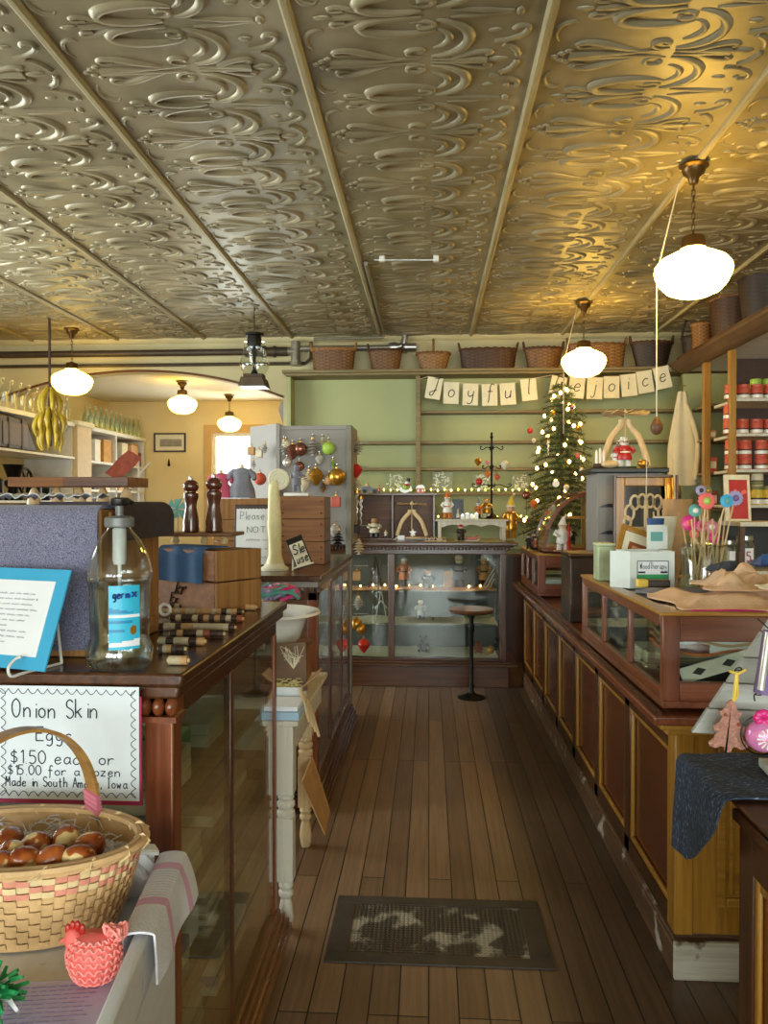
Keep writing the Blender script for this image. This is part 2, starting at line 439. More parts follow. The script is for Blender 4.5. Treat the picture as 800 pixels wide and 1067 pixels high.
struct(MB().box(XL - .1, XR + .1, Y0 - .1, YF + .1, -.08, 0).build('floor', floor_mat(), origin=False, smooth=0))

# pressed-tin ceiling
def tin_mat():
    m, nt, b = _new('painted_pressed_tin')
    L = nt.links.new
    tc = nt.nodes.new('ShaderNodeTexCoord')
    n = nt.nodes.new('ShaderNodeTexNoise'); n.inputs['Scale'].default_value = 3; n.inputs['Detail'].default_value = 6; L(tc.outputs['Object'], n.inputs['Vector'])
    r = nt.nodes.new('ShaderNodeValToRGB'); r.color_ramp.elements[0].position = .3; r.color_ramp.elements[1].position = .72
    r.color_ramp.elements[0].color = col('#7b7056'); r.color_ramp.elements[1].color = col('#a89b7c')
    L(n.outputs['Fac'], r.inputs['Fac']); L(r.outputs['Color'], b.inputs['Base Color'])
    b.inputs['Roughness'].default_value = .42; b.inputs['Metallic'].default_value = .2
    return m
TIN = tin_mat()
SEAM0, SEAMW = -.52, .965
def tin_ceiling():
    t = MB()
    W = SEAMW; L = .60
    def up(pts, r, mir=True, flat=.55):
        for sg in ((1, -1) if mir else (1,)):
            t.tube([(u * W, sg * v, 0) for u, v in pts], [k * 1.25 for k in r] if isinstance(r, list) else r * 1.25, 6)
    def taper(n, r, a=.35, b=.25):
        return [r * (a + (1 - a) * min(1, i / (n * .35))) * (b + (1 - b) * min(1, (n - i) / (n * .35))) for i in range(n + 1)]
    # open C scrolls hugging the half line, thick at their left bend
    s = arc(.43, .236, .165, .052, 62, 325, 20); up(s, [.007 + .013 * math.sin(PI * min(1, i / 20)) ** .8 for i in range(21)])
    s = [(.515 + .060 * (1 - i / 15) * math.cos(2.6 - i * .55), .232 + .030 * (1 - i / 15) * math.sin(2.6 - i * .55)) for i in range(14)]; up(s, taper(13, .010))
    # wide scrolls bulging to the right between the two lines
    s = arc(.53, .148, .170, .118, -84, 78, 20); up(s, [.006 + .013 * math.sin(PI * i / 20) for i in range(21)])
    s = arc(.52, .150, .100, .066, -70, 60, 12); up(s, [.004 + .009 * math.sin(PI * i / 12) for i in range(13)])
    # small spirals beside the main line
    s = [(.49 + .062 * (1 - i / 15) * math.cos(-1 - i * .55), .062 + .036 * (1 - i / 15) * math.sin(-1 - i * .55)) for i in range(14)]; up(s, taper(13, .011))
    # left-pointing lily on the main line
    up([(.12, .004), (.24, .008), (.36, .012), (.50, .022)], [.017, .013, .010, .005])
    up(smooth_pts([(.40, .020), (.31, .050), (.23, .082), (.165, .088), (.14, .072), (.16, .056), (.20, .060)], 3), [.006, .008, .011, .013, .014, .014, .014, .013, .012, .012, .011, .010, .010, .009, .009, .008, .008, .007, .006])
    for u, v in ((.058, 0), (.085, .020), (.112, .036)):
        for sg in ((1, -1) if v else (1,)): t.ell((u * W, sg * v, 0), (.019, .013, .014), 8, 5)
    # small lily on the half line
    up([(.17, .300), (.30, .294), (.40, .290)], [.012, .009, .005])
    up(smooth_pts([(.31, .290), (.25, .262), (.19, .243), (.155, .252), (.175, .266), (.21, .266)], 3), .0085)
    t.ell((.125 * W, .30, 0), (.036, .013, .012), 8, 5)
    # right-pointing lily with its pointed leaf
    up([(.55, .012), (.66, .010), (.78, .005)], [.006, .011, .015])
    up(smooth_pts([(.64, .012), (.70, .040), (.765, .056), (.795, .046), (.77, .034)], 3), .0105)
    t.ell((.825 * W, 0, 0), (.050, .018, .013), 8, 5)
    up([(.62, .276), (.74, .288), (.86, .297)], [.005, .011, .007])
    t.ell((.885 * W, .30, 0), (.018, .026, .013), 8, 5)
    # fluted arc closing the main line at the seam side, curls beside it
    s = arc(.815, .0, .095, .105, 8, 74, 9); up(s, [.013 * (1.0 if i % 2 else .68) for i in range(10)])
    up(smooth_pts([(.80, .118), (.86, .130), (.92, .165), (.925, .205), (.89, .212), (.875, .190)], 3), .0105)
    t.ell((.80 * W, .19, 0), (.030, .015, .011), 8, 5); t.ell((.80 * W, -.19, 0), (.030, .015, .011), 8, 5)
    up(smooth_pts([(.06, .10), (.04, .15), (.055, .205), (.10, .225), (.12, .21)], 3), taper(12, .009))
    n = len(t.v)
    big = MB()
    z = CEIL
    pv = []; pf = []
    b = 0
    for p in range(-4, 5):
        for q in range(0, 15):
            ox = SEAM0 + p * W; oy = -.45 + q * L
            if oy + L / 2 > YB - .02: continue
            pv.extend((x + ox, y + oy, z + zz * .72) for x, y, zz in t.v)
            pf.extend(tuple(b + i for i in f) for f in t.f)
            b += n
    big.v = pv; big.f = pf; big.mi = [0] * len(pf)
    big.box(XL - .1, XR + .1, Y0 - .1, YB + .05, CEIL, CEIL + .08)
    return big.build('ceiling', TIN, smooth=60, origin=False)
struct(tin_ceiling())
batt = wood('tin_batten_paint', '#b3a47c', '#8a7b56', 'y', rough=.5, coat=0)
for k in range(-4, 5):
    x = SEAM0 + k * SEAMW
    m = MB().prism([(x - .021, CEIL), (x - .021, CEIL - .012), (x - .010, CEIL - .022), (x + .010, CEIL - .022), (x + .021, CEIL - .012), (x + .021, CEIL)], 'y', Y0, YB)
    struct(m.build('trim_%d' % (k + 5), batt, origin=False))
struct(MB().prism([(YB, CEIL), (YB - .045, CEIL), (YB - .04, CEIL - .02), (YB - .012, CEIL - .05), (YB, CEIL - .055)], 'x', XL, XR).build('trim_20', M['cream'], origin=False))

# back wall with its segmental arch into the next room
AX0, AX1, ASP, ARISE = XL + .001, -1.585, 2.69, .30
def arch_z(x):
    c = (AX0 + AX1) / 2; hw = (AX1 - AX0) / 2
    Rr = (hw * hw + ARISE * ARISE) / (2 * ARISE)
    return ASP + ARISE - Rr + math.sqrt(max(0, Rr * Rr - (x - c) ** 2))
w = MB()
n = 40
xs = [AX0 + (AX1 - AX0) * i / n for i in range(n + 1)]
w.prism([(x, arch_z(x)) for x in xs] + [(AX1, CEIL), (AX0, CEIL)], 'y', YB, YB + .16)
w.box(AX1, XR, YB, YB + .16, 0, CEIL)
struct(w.build('wall_back', M['cream'], origin=False, smooth=30))
m = MB().tube([(x, YB - .004, arch_z(x) + .012) for x in xs] , .014, 6)
struct(m.build('trim_21', M['brown'], origin=False))
m = MB().prism([(AX1, ASP + .01), (AX1 - .05, ASP - .10), (AX1 - .05, ASP - .14), (AX1, ASP - .30)], 'y', YB + .0, YB + .16)
struct(m.build('trim_22', M['grey'], origin=False))
LW = (2.6, 6.2, .9, 2.95)  # opening for an added, unseen window that lights the back from the left
struct(MB().box(XL - .12, XL, Y0, LW[0], 0, CEIL + .02).box(XL - .12, XL, LW[1], YF, 0, CEIL + .02).box(XL - .12, XL, LW[0], LW[1], 0, LW[2]).box(XL - .12, XL, LW[0], LW[1], LW[3], CEIL + .02).build('wall_left', M['yellow'], origin=False, smooth=0))
q = MB()
for y in (LW[0], 3.78, 4.98, LW[1] - .06): q.box(XL - .09, XL - .03, y, y + .06, LW[2], LW[3])
q.box(XL - .09, XL - .03, LW[0], LW[1], LW[2], LW[2] + .06).box(XL - .09, XL - .03, LW[0], LW[1], LW[3] - .06, LW[3])
wf = struct(q.build('window_5', M['white'], origin=False, smooth=0))
MB().box(XL - .062, XL - .058, LW[0], LW[1], LW[2], LW[3]).build('pane', M['glass'], wf, smooth=0)
struct(MB().box(XR, XR + .12, Y0, YB + .16, 0, CEIL + .02).build('wall_right', M['cream'], origin=False, smooth=0))
# room beyond the arch: far wall with a window, plaster ceiling
WX0, WX1, WZ0, WZ1 = -3.20, -2.16, 1.00, 2.58
w = MB()
w.box(XL, WX0, YF, YF + .15, 0, 3.3); w.box(WX1, -.9, YF, YF + .15, 0, 3.3)
w.box(WX0, WX1, YF, YF + .15, 0, WZ0); w.box(WX0, WX1, YF, YF + .15, WZ1, 3.3)
struct(w.build('wall_far', M['yellow'], origin=False, smooth=0))
struct(MB().box(-.9, -.8, YB + .16, YF + .15, 0, 3.3).build('wall_side', M['yellow'], origin=False, smooth=0))
struct(MB().box(XL - .1, -.8, YB + .16, YF + .1, 3.05, 3.13).build('ceiling_far', plain('white_plaster', '#e2dac6', .8, var=.03), origin=False, smooth=0))
f = MB()
rect_frame(f, WX0 - .12, WX1 + .12, WZ0 - .1, WZ1 + .12, .12, YF - .03, YF - .001)
wf = struct(f.build('window_1', plain('tan_window_casing', '#c39a5c', .5, var=.06), origin=False, smooth=0))
f = MB(); rect_frame(f, WX0, WX1, WZ0, WZ1, .05, YF + .02, YF + .06)
f.box(WX0, WX1, YF + .02, YF + .06, (WZ0 + WZ1) / 2 - .025, (WZ0 + WZ1) / 2 + .025)
f.build('sash', M['white'], wf, smooth=0)
MB().box(WX0, WX1, YF + .036, YF + .042, WZ0, WZ1).build('pane', M['glass'], wf, smooth=0)

# shop front behind the photographer: two big windows either side of a glazed door
w = MB()
ops = [(-4.3, -.9, .75, 3.0), (-.55, .65, .35, 2.6), (1.0, 4.0, .75, 3.0)]
xsn = [XL] + [v for o in ops for v in o[:2]] + [XR]
for i in range(0, len(xsn), 2): w.box(xsn[i], xsn[i + 1], Y0 - .15, Y0, 0, CEIL)
for a, b_, z0, z1 in ops:
    w.box(a, b_, Y0 - .15, Y0, 0, z0); w.box(a, b_, Y0 - .15, Y0, z1, CEIL)
struct(w.build('wall_front', M['cream'], origin=False, smooth=0))
for i, (a, b_, z0, z1) in enumerate(ops):
    f = MB(); rect_frame(f, a, b_, z0, z1, .06, Y0 - .1, Y0 - .04)
    if i != 1:
        for k in (1, 2): f.box(a + (b_ - a) * k / 3 - .025, a + (b_ - a) * k / 3 + .025, Y0 - .1, Y0 - .04, z0, z1)
        f.box(a, b_, Y0 - .1, Y0 - .04, z1 - .62, z1 - .57)
    wf = struct(f.build('door_1' if i == 1 else 'window_%d' % (2 + i // 2), M['whitewood'], origin=False, smooth=0))
    MB().box(a, b_, Y0 - .072, Y0 - .068, z0, z1).build('pane', M['glass'], wf, smooth=0)
# ================================================================== SHOWCASES AND COUNTERS
def stepped(mb, x0, x1, y0, y1, z0, steps, sides):
    """A stepped moulding band around a box: steps = [(projection, height)], sides on which it projects."""
    z = z0
    for p, h in steps:
        mb.box(x0 - (p if 'l' in sides else 0), x1 + (p if 'r' in sides else 0), y0 - (p if 'f' in sides else 0), y1 + (p if 'b' in sides else 0), z, z + h)
        z += h
    return z

# ---- front left glass showcase
S1 = dict(x=-.525, y0=1.545, y1=2.62, z=1.205)
xl = -1.75
c1 = thing('glass_showcase', 'tall dark wood glass showcase behind the egg basket, front left', 'showcase', ((xl - .525) / 2, 2.08, 0))
m = MB().box(xl - .03, -.495, S1['y0'] - .03, S1['y1'] + .04, 1.178, 1.205)
m.box(xl - .015, -.507, S1['y0'] - .018, S1['y1'] + .028, 1.150, 1.178)
m.build('countertop', M['walnuty'], c1, bevel=.006)
m = MB()
for (x0, x1, y0, y1) in ((-.585, -.525, 1.545, 1.60), (xl, xl + .06, 1.545, 1.60), (-.56, -.525, 2.585, 2.62), (xl, xl + .04, 2.58, 2.62)):
    q = MB().box(x0, x1, y0, y1, .14, 1.10)
    q.build('corner_post', M['red'] if x0 > -.7 else M['walnut'], c1, bevel=.004)
MB().box(-.548, -.527, 2.015, 2.045, .14, 1.10).build('mullion', M['walnut'], c1, bevel=.003)
# carved capital block on the near corner: a row of egg shapes under the top
q = MB().box(-.597, -.515, 1.533, 1.60, 1.10, 1.112)
for k in range(3): q.ell((-.583 + k * .027, 1.548, 1.130), (.013, .018, .020), 10, 8)
q.box(-.592, -.520, 1.55, 1.60, 1.108, 1.15)
q.build('capital', M['red'], c1)
m = MB()
m.box(xl, -.527, 1.55, 1.59, 1.10, 1.15); m.box(xl, -.527, 2.585, 2.62, 1.10, 1.15); m.box(-.56, -.527, 1.6, 2.585, 1.10, 1.15); m.box(xl, xl + .04, 1.6, 2.585, 1.10, 1.15)
m.build('top_rail', M['walnuty'], c1)
m = MB()
stepped(m, xl, -.525, 1.545, 2.62, .045, [(.045, .03), (.036, .02), (.024, .022), (.010, .023)], 'rfb')
m.box(xl + .03, -.56, 1.58, 2.58, 0, .05)
m.build('plinth', wood('gilded_base_moulding', '#8a5a2e', '#4b2a14', 'y', rough=.3), c1, bevel=.004)
MB().box(-.534, -.530, 1.60, 2.585, .14, 1.10).build('side_pane', M['glass'], c1, smooth=0)
MB().box(xl + .06, -.585, 1.562, 1.566, .14, 1.10).build('front_pane', M['glass'], c1, smooth=0)
MB().box(xl + .04, -.565, 2.595, 2.599, .14, 1.10).build('rear_pane', M['glass'], c1, smooth=0)
for z in (.36, .60, .84): MB().box(xl + .04, -.57, 1.63, 2.56, z, z + .012).build('shelf', M['shelfw'], c1, smooth=0)

# linens, boxes and papers inside it
def stack(name, label, cat, x0, x1, y0, y1, z, n, h, mats, grp=None):
    t = thing(name, label, cat, ((x0 + x1) / 2, (y0 + y1) / 2, z), grp)
    for k in range(n):
        j = .006
        q = MB().box(x0 + U(0, j), x1 - U(0, j), y0 + U(0, j), y1 - U(0, j), z + k * h, z + (k + 1) * h - .001)
        q.build('fold', mats[k % len(mats)], t, bevel=min(.004, h * .3))
    return t
lin1 = plain('sand_linen', '#c4ba9a', .9, var=.15, vs=20); lin2 = plain('grey_green_linen', '#a3a388', .9, var=.15); lin3 = plain('taupe_linen', '#93805f', .9, var=.2)
SH = [(.852, 'top shelf'), (.612, 'middle shelf'), (.372, 'lowest shelf'), (.1405, 'floor')]
its = [(0, -.83, -.60, 1.66, 1.92, 3, .03, [lin1]), (0, -.84, -.62, 2.14, 2.44, 2, .035, [lin2]), (1, -.86, -.59, 1.66, 1.97, 4, .022, [lin2, lin1]), (1, -.84, -.60, 2.1, 2.5, 3, .03, [lin3, lin1]),
       (2, -.84, -.60, 1.65, 1.9, 3, .03, [M['greycloth'], lin1]), (2, -.84, -.61, 2.08, 2.4, 5, .02, [lin1, lin3]), (3, -.86, -.60, 1.68, 2.02, 4, .03, [lin3, lin2]), (3, -.86, -.60, 2.14, 2.5, 3, .028, [lin1, M['greycloth']])]
for s, x0, x1, y0, y1, n, h, ms in its:
    stack('folded_linen', 'folded linens at the %s end of the %s, inside the front left showcase' % ('near' if y0 < 2 else 'far', SH[s][1]), 'linen', x0, x1, y0, y1, SH[s][0] + .0005, n, h, ms)
b = MB().box(-.80, -.66, 1.99, 2.09, .8525, .93); tag(b.build('carton', M['greenp'], bevel=.003), 'small green carton on the top shelf inside the front left showcase', 'box')
b = MB().box(-.82, -.63, 1.93, 2.06, .3725, .45); tag(b.build('carton', M['paper'], bevel=.003), 'white carton on the lowest shelf inside the front left showcase', 'box')

# ---- second showcase on the left, with the dentil edge
xl2 = -1.75
Y2a, Y2b = 3.83, 5.42
c2 = thing('glass_showcase', 'second glass showcase on the left, with a toothed top moulding', 'showcase', (-1.15, 4.6, 0))
m = MB().box(xl2, -.54, Y2a - .03, Y2b, 1.155, 1.185); m.build('countertop', M['walnuty'], c2, bevel=.005)
m = MB().box(xl2, -.555, Y2a - .012, Y2b, 1.125, 1.155); m.build('top_moulding', M['grey'], c2, bevel=.003)
m = MB(); nd = 36
for k in range(nd): m.box(xl2 + .05 + k * .0325, xl2 + .068 + k * .0325, Y2a - .008, Y2a + .01, 1.100, 1.124)
m.build('dentils', M['walnutx'], c2, smooth=0)
for (x0, x1, y0, y1) in ((-.61, -.56, Y2a, Y2a + .05), (-.585, -.56, 4.36, 4.40), (-.585, -.56, 4.92, 4.95), (-.60, -.56, Y2b - .04, Y2b)):
    MB().box(x0, x1, y0, y1, .20, 1.10).build('corner_post', M['walnut'] if y0 > 4 else M['red'], c2, bevel=.004)
m = MB().box(xl2, -.56, Y2a, Y2a + .05, 1.06, 1.10).box(-.60, -.562, Y2a + .05, Y2b - .04, 1.085, 1.125).box(xl2, -.56, Y2b - .04, Y2b, 1.07, 1.125)
m.build('top_rail', M['walnuty'], c2)
m = MB().box(xl2, -.61, Y2a + .004, Y2a + .03, .20, 1.06); m.build('end_panel', M['brown'], c2)
m = MB(); stepped(m, xl2, -.56, Y2a, Y2b, .02, [(.055, .03), (.045, .025), (.034, .02), (.022, .025), (.010, .08)], 'rf')
m.box(xl2, -.56, Y2a, Y2b, 0, .02); m.build('plinth', M['walnuty'], c2, bevel=.004)
MB().box(-.572, -.568, Y2a + .05, Y2b - .04, .20, 1.085).build('side_pane', M['glass'], c2, smooth=0)
for z in (.50, .80): MB().box(xl2, -.59, Y2a + .05, Y2b - .05, z, z + .008).build('shelf', M['vessel'], c2, smooth=0)

# ---- back showcase across the end of the aisle
BX0, BX1, BY0, BY1 = -.98, .645, 6.47, 7.08
c3 = thing('glass_showcase', 'wide walnut showcase with a beaded top edge across the end of the aisle', 'showcase', (-.16, 6.77, 0))
m = MB().box(BX0 - .05, BX1 + .09, BY0 - .07, BY1 + .03, 1.192, 1.222).box(BX0 - .03, BX1 + .06, BY0 - .045, BY1 + .02, 1.178, 1.192)
m.build('countertop', M['walnutx'], c3, bevel=.006)
m = MB()
for k in range(56): m.ell((BX0 + .02 + k * .0295, BY0 - .022, 1.166), (.011, .014, .012), 8, 5)
m.box(BX0 - .01, BX1 + .03, BY0 - .018, BY1, 1.155, 1.178)
m.build('beading', M['walnutx'], c3)
for x0, x1 in ((BX0, BX0 + .05), (-.345, -.29), (BX1 - .05, BX1)):
    MB().box(x0, x1, BY0, BY0 + .045, .235, 1.12).build('post', M['walnut'], c3, bevel=.004)
for x0, x1 in ((BX0, BX0 + .04), (BX1 - .04, BX1)):
    MB().box(x0, x1, BY1 - .04, BY1, .235, 1.12).build('post', M['walnut'], c3, bevel=.004)
m = MB().box(BX0, BX1, BY0, BY0 + .045, 1.12, 1.156).box(BX0, BX0 + .04, BY0 + .045, BY1, 1.12, 1.156).box(BX1 - .04, BX1, BY0 + .045, BY1, 1.12, 1.156).box(BX0, BX1, BY1 - .03, BY1, 1.12, 1.156)
m.build('top_rail', M['walnutx'], c3, bevel=.003)
m = MB().box(BX0 - .02, BX1 + .02, BY0 - .01, BY1, 0, .175); m.box(BX0 - .06, BX1 + .09, BY0 - .045, BY1 + .02, .180, .200); m.box(BX0 - .03, BX1 + .05, BY0 - .025, BY1 + .01, .200, .218); m.box(BX0, BX1, BY0, BY1, .218, .236); m.box(BX0 - .03, BX1 + .03, BY0 - .015, BY1, .172, .182)
m.build('plinth', M['walnutx'], c3, bevel=.005)
MB().box(BX0 + .05, BX1 - .05, BY0 + .018, BY0 + .022, .236, 1.12).build('front_pane', M['glass'], c3, smooth=0)
MB().box(BX1 - .022, BX1 - .018, BY0 + .045, BY1 - .04, .236, 1.12).build('side_pane', M['glass'], c3, smooth=0)
MB().box(BX0 + .04, BX1 - .04, BY1 - .022, BY1 - .012, .236, 1.12).build('back_board', plain('grey_lining', '#50524d', .5, var=.25, vs=4), c3, smooth=0)
for z, d in ((.78, .42), (.50, .50)):
    q = MB().box(BX0 + .045, BX1 - .045, BY1 - .03 - d, BY1 - .03, z, z + .008); q.build('shelf', M['vessel'], c3, smooth=0)
def runner(z, ymid, x0, x1, seed, mt, nm, lb, dy=.36):
    r_ = random.Random(seed); ph = [r_.uniform(0, 6) for _ in range(4)]
    def f(u, v):
        x = x0 + (x1 - x0) * u
        return (x, ymid - dy / 2 + dy * v, z + .004 + .006 * (1 + math.sin(u * 26 + ph[0] + v * 3)) * (.5 + .5 * math.sin(u * 11 + ph[1])))
    o = MB().sheet(lambda u, v: f(v, u), 6, 60, -.003).build(nm, mt)
    return tag(o, lb, 'cloth')
runner(.789, 6.83, BX0 + .06, BX1 - .06, 3, M['peach'], 'display_cloth', 'tan burlap runner on the upper glass shelf of the back showcase')
runner(.509, 6.80, BX0 + .06, BX1 - .06, 5, M['cream_paper'], 'display_cloth', 'pale crumpled cloth on the lower glass shelf of the back showcase', .40)
runner(.238, 6.76, BX0 + .06, BX1 - .06, 7, M['cream_paper'], 'display_cloth', 'cream cloth spread over the bottom of the back showcase', .46)

# ---- long panelled counter on the right
RX, RY0, RY1, RXB = .795, 2.54, 6.60, 1.75
LEDZ = .874
rc = thing('panelled_counter', 'long counter with dark red panels in gold mouldings, right of the aisle', 'counter', (1.2, 4.5, 0))
m = MB().box(RX + .03, RXB, RY0 + .02, RY1, .02, .80)
m.build('carcass', M['walnuty'], rc, smooth=0)
# five-and-a-half panels on the aisle side
nP = 7
stile = .075
px0 = RY0 + .0
pw = (RY1 - RY0 - stile) / nP
for k in range(nP + 1):
    y = RY0 + k * pw
    MB().box(RX + .004, RX + .032, y, y + stile, .145, .80).build('stile', M['walnut'] if k else M['oak'], rc, bevel=.003)
MB().box(RX + .004, RX + .030, RY0 + stile, RY1, .145, .205).build('bottom_rail', M['walnuty'], rc)
MB().box(RX + .004, RX + .030, RY0 + stile, RY1, .735, .80).build('frieze_rail', M['walnuty'], rc)
for k in range(nP):
    y0 = RY0 + k * pw + stile; y1 = RY0 + (k + 1) * pw
    pnl = MB().box(RX + .024, RX + .031, y0, y1, .205, .735).build('panel', M['panel'], rc, smooth=0)
    q = MB(); w_ = .022
    for (a, b_, c_, d_) in ((y0, y0 + w_, .205, .735), (y1 - w_, y1, .205, .735), (y0 + w_, y1 - w_, .205, .205 + w_), (y0 + w_, y1 - w_, .735 - w_, .735)):
        q.box(RX + .008, RX + .024, a, b_, c_, d_)
    q.build('panel_moulding', M['oak'], pnl, bevel=.006)
m = MB(); stepped(m, RX, RXB, RY0, RY1, 0, [(.0, .105), (-.004, .02), (-.010, .02)], 'lf')
m.build('base_moulding', wood('scuffed_base_board', '#6b4a2c', '#4a2f1a', 'y', rough=.6, coat=0, worn='#b9ad98', wscale=9, wlo=.60), rc, bevel=.006)
# ledge: edge board over a stepped bed moulding
m = MB().box(RX - .085, RXB, RY0 - .075, RY1, LEDZ - .030, LEDZ); m.build('ledge', M['redy'], rc, bevel=.006)
m = MB().box(RX - .055, RXB, RY0 - .048, RY1, LEDZ - .052, LEDZ - .030).box(RX - .03, RXB, RY0 - .026, RY1, .80, LEDZ - .052)
m.build('bed_moulding', M['oakh'], rc, bevel=.005)
m = MB().box(RX - .02, RX - .005, RY0 + .05, RY1 - .03, LEDZ, LEDZ + .012).box(RX - .066, RX - .05, RY0 - .04, RY1 - .03, LEDZ, LEDZ + .007)
m.build('ledge_rails', M['walnuty'], rc)
# golden end, facing the door
m = MB().box(RX + .002, RX + .062, RY0 - .008, RY0 + .02, .145, .80); m.build('end_pilaster', M['oak'], rc, bevel=.004)
m = MB().box(RX + .065, RXB, RY0 + .004, RY0 + .02, .145, .80); m.build('end_board', M['oak'], rc)
pn = MB().box(RX + .165, RX + .72, RY0 - .002, RY0 + .004, .27, .74).build('end_panel', M['oak'], rc)
q = MB(); rect_frame(q, RX + .135, RX + .75, .24, .77, .03, RY0 - .014, RY0 + .002); rect_frame(q, RX + .175, RX + .71, .28, .73, .016, RY0 - .010, RY0 + .0)
q.build('panel_moulding', M['oakh'], pn, bevel=.006)
MB().box(RX + .0, RXB, RY0 - .016, RY0 + .002, 0.0, .125).build('end_base_board', wood('worn_white_base_board', '#cfc7b8', '#a39880', 'x', rough=.7, coat=0, worn='#5d4326', wscale=10, wlo=.54), rc, bevel=.004)

# ---- table-top showcase standing on it (near)
def top_case(label, x0, x1, y0, y1, z0, z1, nm, mt, mtx, mty):
    t = thing('tabletop_showcase', label, 'showcase', ((x0 + x1) / 2, (y0 + y1) / 2, z0))
    MB().box(x0, x1, y0, y1, z0, z0 + .022).build('bottom', mty, t, bevel=.003)
    for (a, b_, c_, d_) in ((x0, x0 + .055, y0, y0 + .03), (x1 - .05, x1, y0, y0 + .03), (x0, x0 + .03, y1 - .03, y1), (x1 - .03, x1, y1 - .03, y1)):
        MB().box(a, b_, c_, d_, z0 + .022, z1 - .012).build('post', mt, t, bevel=.003)
    for k in range(1, nm + 1):
        y = y0 + (y1 - y0) * k / (nm + 1)
        MB().box(x0 + .002, x0 + .022, y - .016, y + .016, z0 + .06, z1 - .045).build('mullion', mt, t, bevel=.003)
    for c_, d_ in ((z0 + .022, z0 + .085), (z1 - .095, z1 - .012)): MB().box(x0 + .055, x1 - .05, y0, y0 + .025, c_, d_).build('end_rail', mtx, t, bevel=.003)
    for a in (x0, x1 - .025):
        for c_, d_ in ((z0 + .022, z0 + .06), (z1 - .05, z1 - .012)): MB().box(a, a + .025, y0 + .03, y1 - .03, c_, d_).build('side_rail', mty, t, bevel=.003)
    q = MB(); w_ = .06
    q.box(x0 - .008, x1, y0 - .012, y0 + w_, z1 - .012, z1).box(x0 - .008, x1, y1 - w_, y1, z1 - .012, z1).box(x0 - .008, x0 + w_ - .01, y0 + w_, y1 - w_, z1 - .012, z1).box(x1 - w_, x1, y0 + w_, y1 - w_, z1 - .012, z1)
    q.build('lid_frame', M['oakh'], t, bevel=.004)
    MB().box(x0 + .05, x1 - .06, y0 + w_, y1 - w_, z1 - .009, z1 - .004).build('lid_pane', M['glass'], t, smooth=0)
    MB().box(x0 + .010, x0 + .014, y0 + .03, y1 - .03, z0 + .06, z1 - .05).build('side_pane', M['glass'], t, smooth=0)
    MB().box(x0 + .055, x1 - .05, y0 + .010, y0 + .014, z0 + .085, z1 - .095).build('end_pane', M['glass'], t, smooth=0)
    MB().box(x1 - .014, x1 - .008, y0 + .03, y1 - .03, z0 + .06, z1 - .05).build('back_board', mt, t, smooth=0)
    return t
TZ = 1.198
top_case('near table-top glass showcase with red wood frame, heaped with goods, on the right counter', .752, 1.42, 2.52, 3.83, LEDZ + .0125, TZ, 2, M['red'], M['redx'], M['redy'])
top_case('far table-top glass showcase at the inner end of the right counter', .772, 1.42, 5.50, 6.50, LEDZ + .0125, 1.185, 2, M['red'], M['redx'], M['redy'])
TZ2 = 1.185

# ---- second panelled counter, close on the right
nc = thing('panelled_counter', 'near right counter with red side panel and gold beading, cut off by the frame', 'counter', (1.1, 1.2, 0))
NX, NY0, NY1, NZ = .672, .30, 1.70, .86
MB().box(NX + .02, 1.5, NY0, NY1, .02, NZ).build('carcass', M['walnuty'], nc, smooth=0)
MB().box(NX - .01, 1.5, NY0 - .01, NY1 + .01, 0, .13).build('base_moulding', M['walnuty'], nc, bevel=.005)
for y0, y1 in ((NY1 - .07, NY1), (.93, 1.0), (NY0, NY0 + .07)): MB().box(NX, NX + .022, y0, y1, .13, NZ).build('stile', M['walnut'], nc, bevel=.003)
MB().box(NX, NX + .02, NY0 + .07, NY1 - .07, .13, .20).build('bottom_rail', M['walnuty'], nc)
MB().box(NX, NX + .02, NY0 + .07, NY1 - .07, NZ - .085, NZ).build('frieze_rail', M['walnuty'], nc)
for y0, y1 in ((1.0, NY1 - .07), (NY0 + .07, .93)):
    p_ = MB().box(NX + .014, NX + .021, y0, y1, .20, NZ - .085).build('panel', M['panel'], nc, smooth=0)
    q = MB(); w_ = .024
    for (a, b_, c_, d_) in ((y0, y0 + w_, .2, NZ - .085), (y1 - w_, y1, .2, NZ - .085), (y0 + w_, y1 - w_, .2, .2 + w_), (y0 + w_, y1 - w_, NZ - .085 - w_, NZ - .085)): q.box(NX + .003, NX + .014, a, b_, c_, d_)
    q.build('panel_moulding', M['oak'], p_, bevel=.006)
MB().box(NX - .012, 1.5, NY0 - .01, NY1 + .012, NZ, NZ + .026).build('countertop', M['walnuty'], nc, bevel=.005)
q = MB()
for k in range(90): q.ell((NX + .02 + .004 * (k % 2), NY1 - .01 - k * .0148, NZ + .028), (.006, .0075, .006), 6, 4)
q.build('gold_beading', M['oak'], nc)

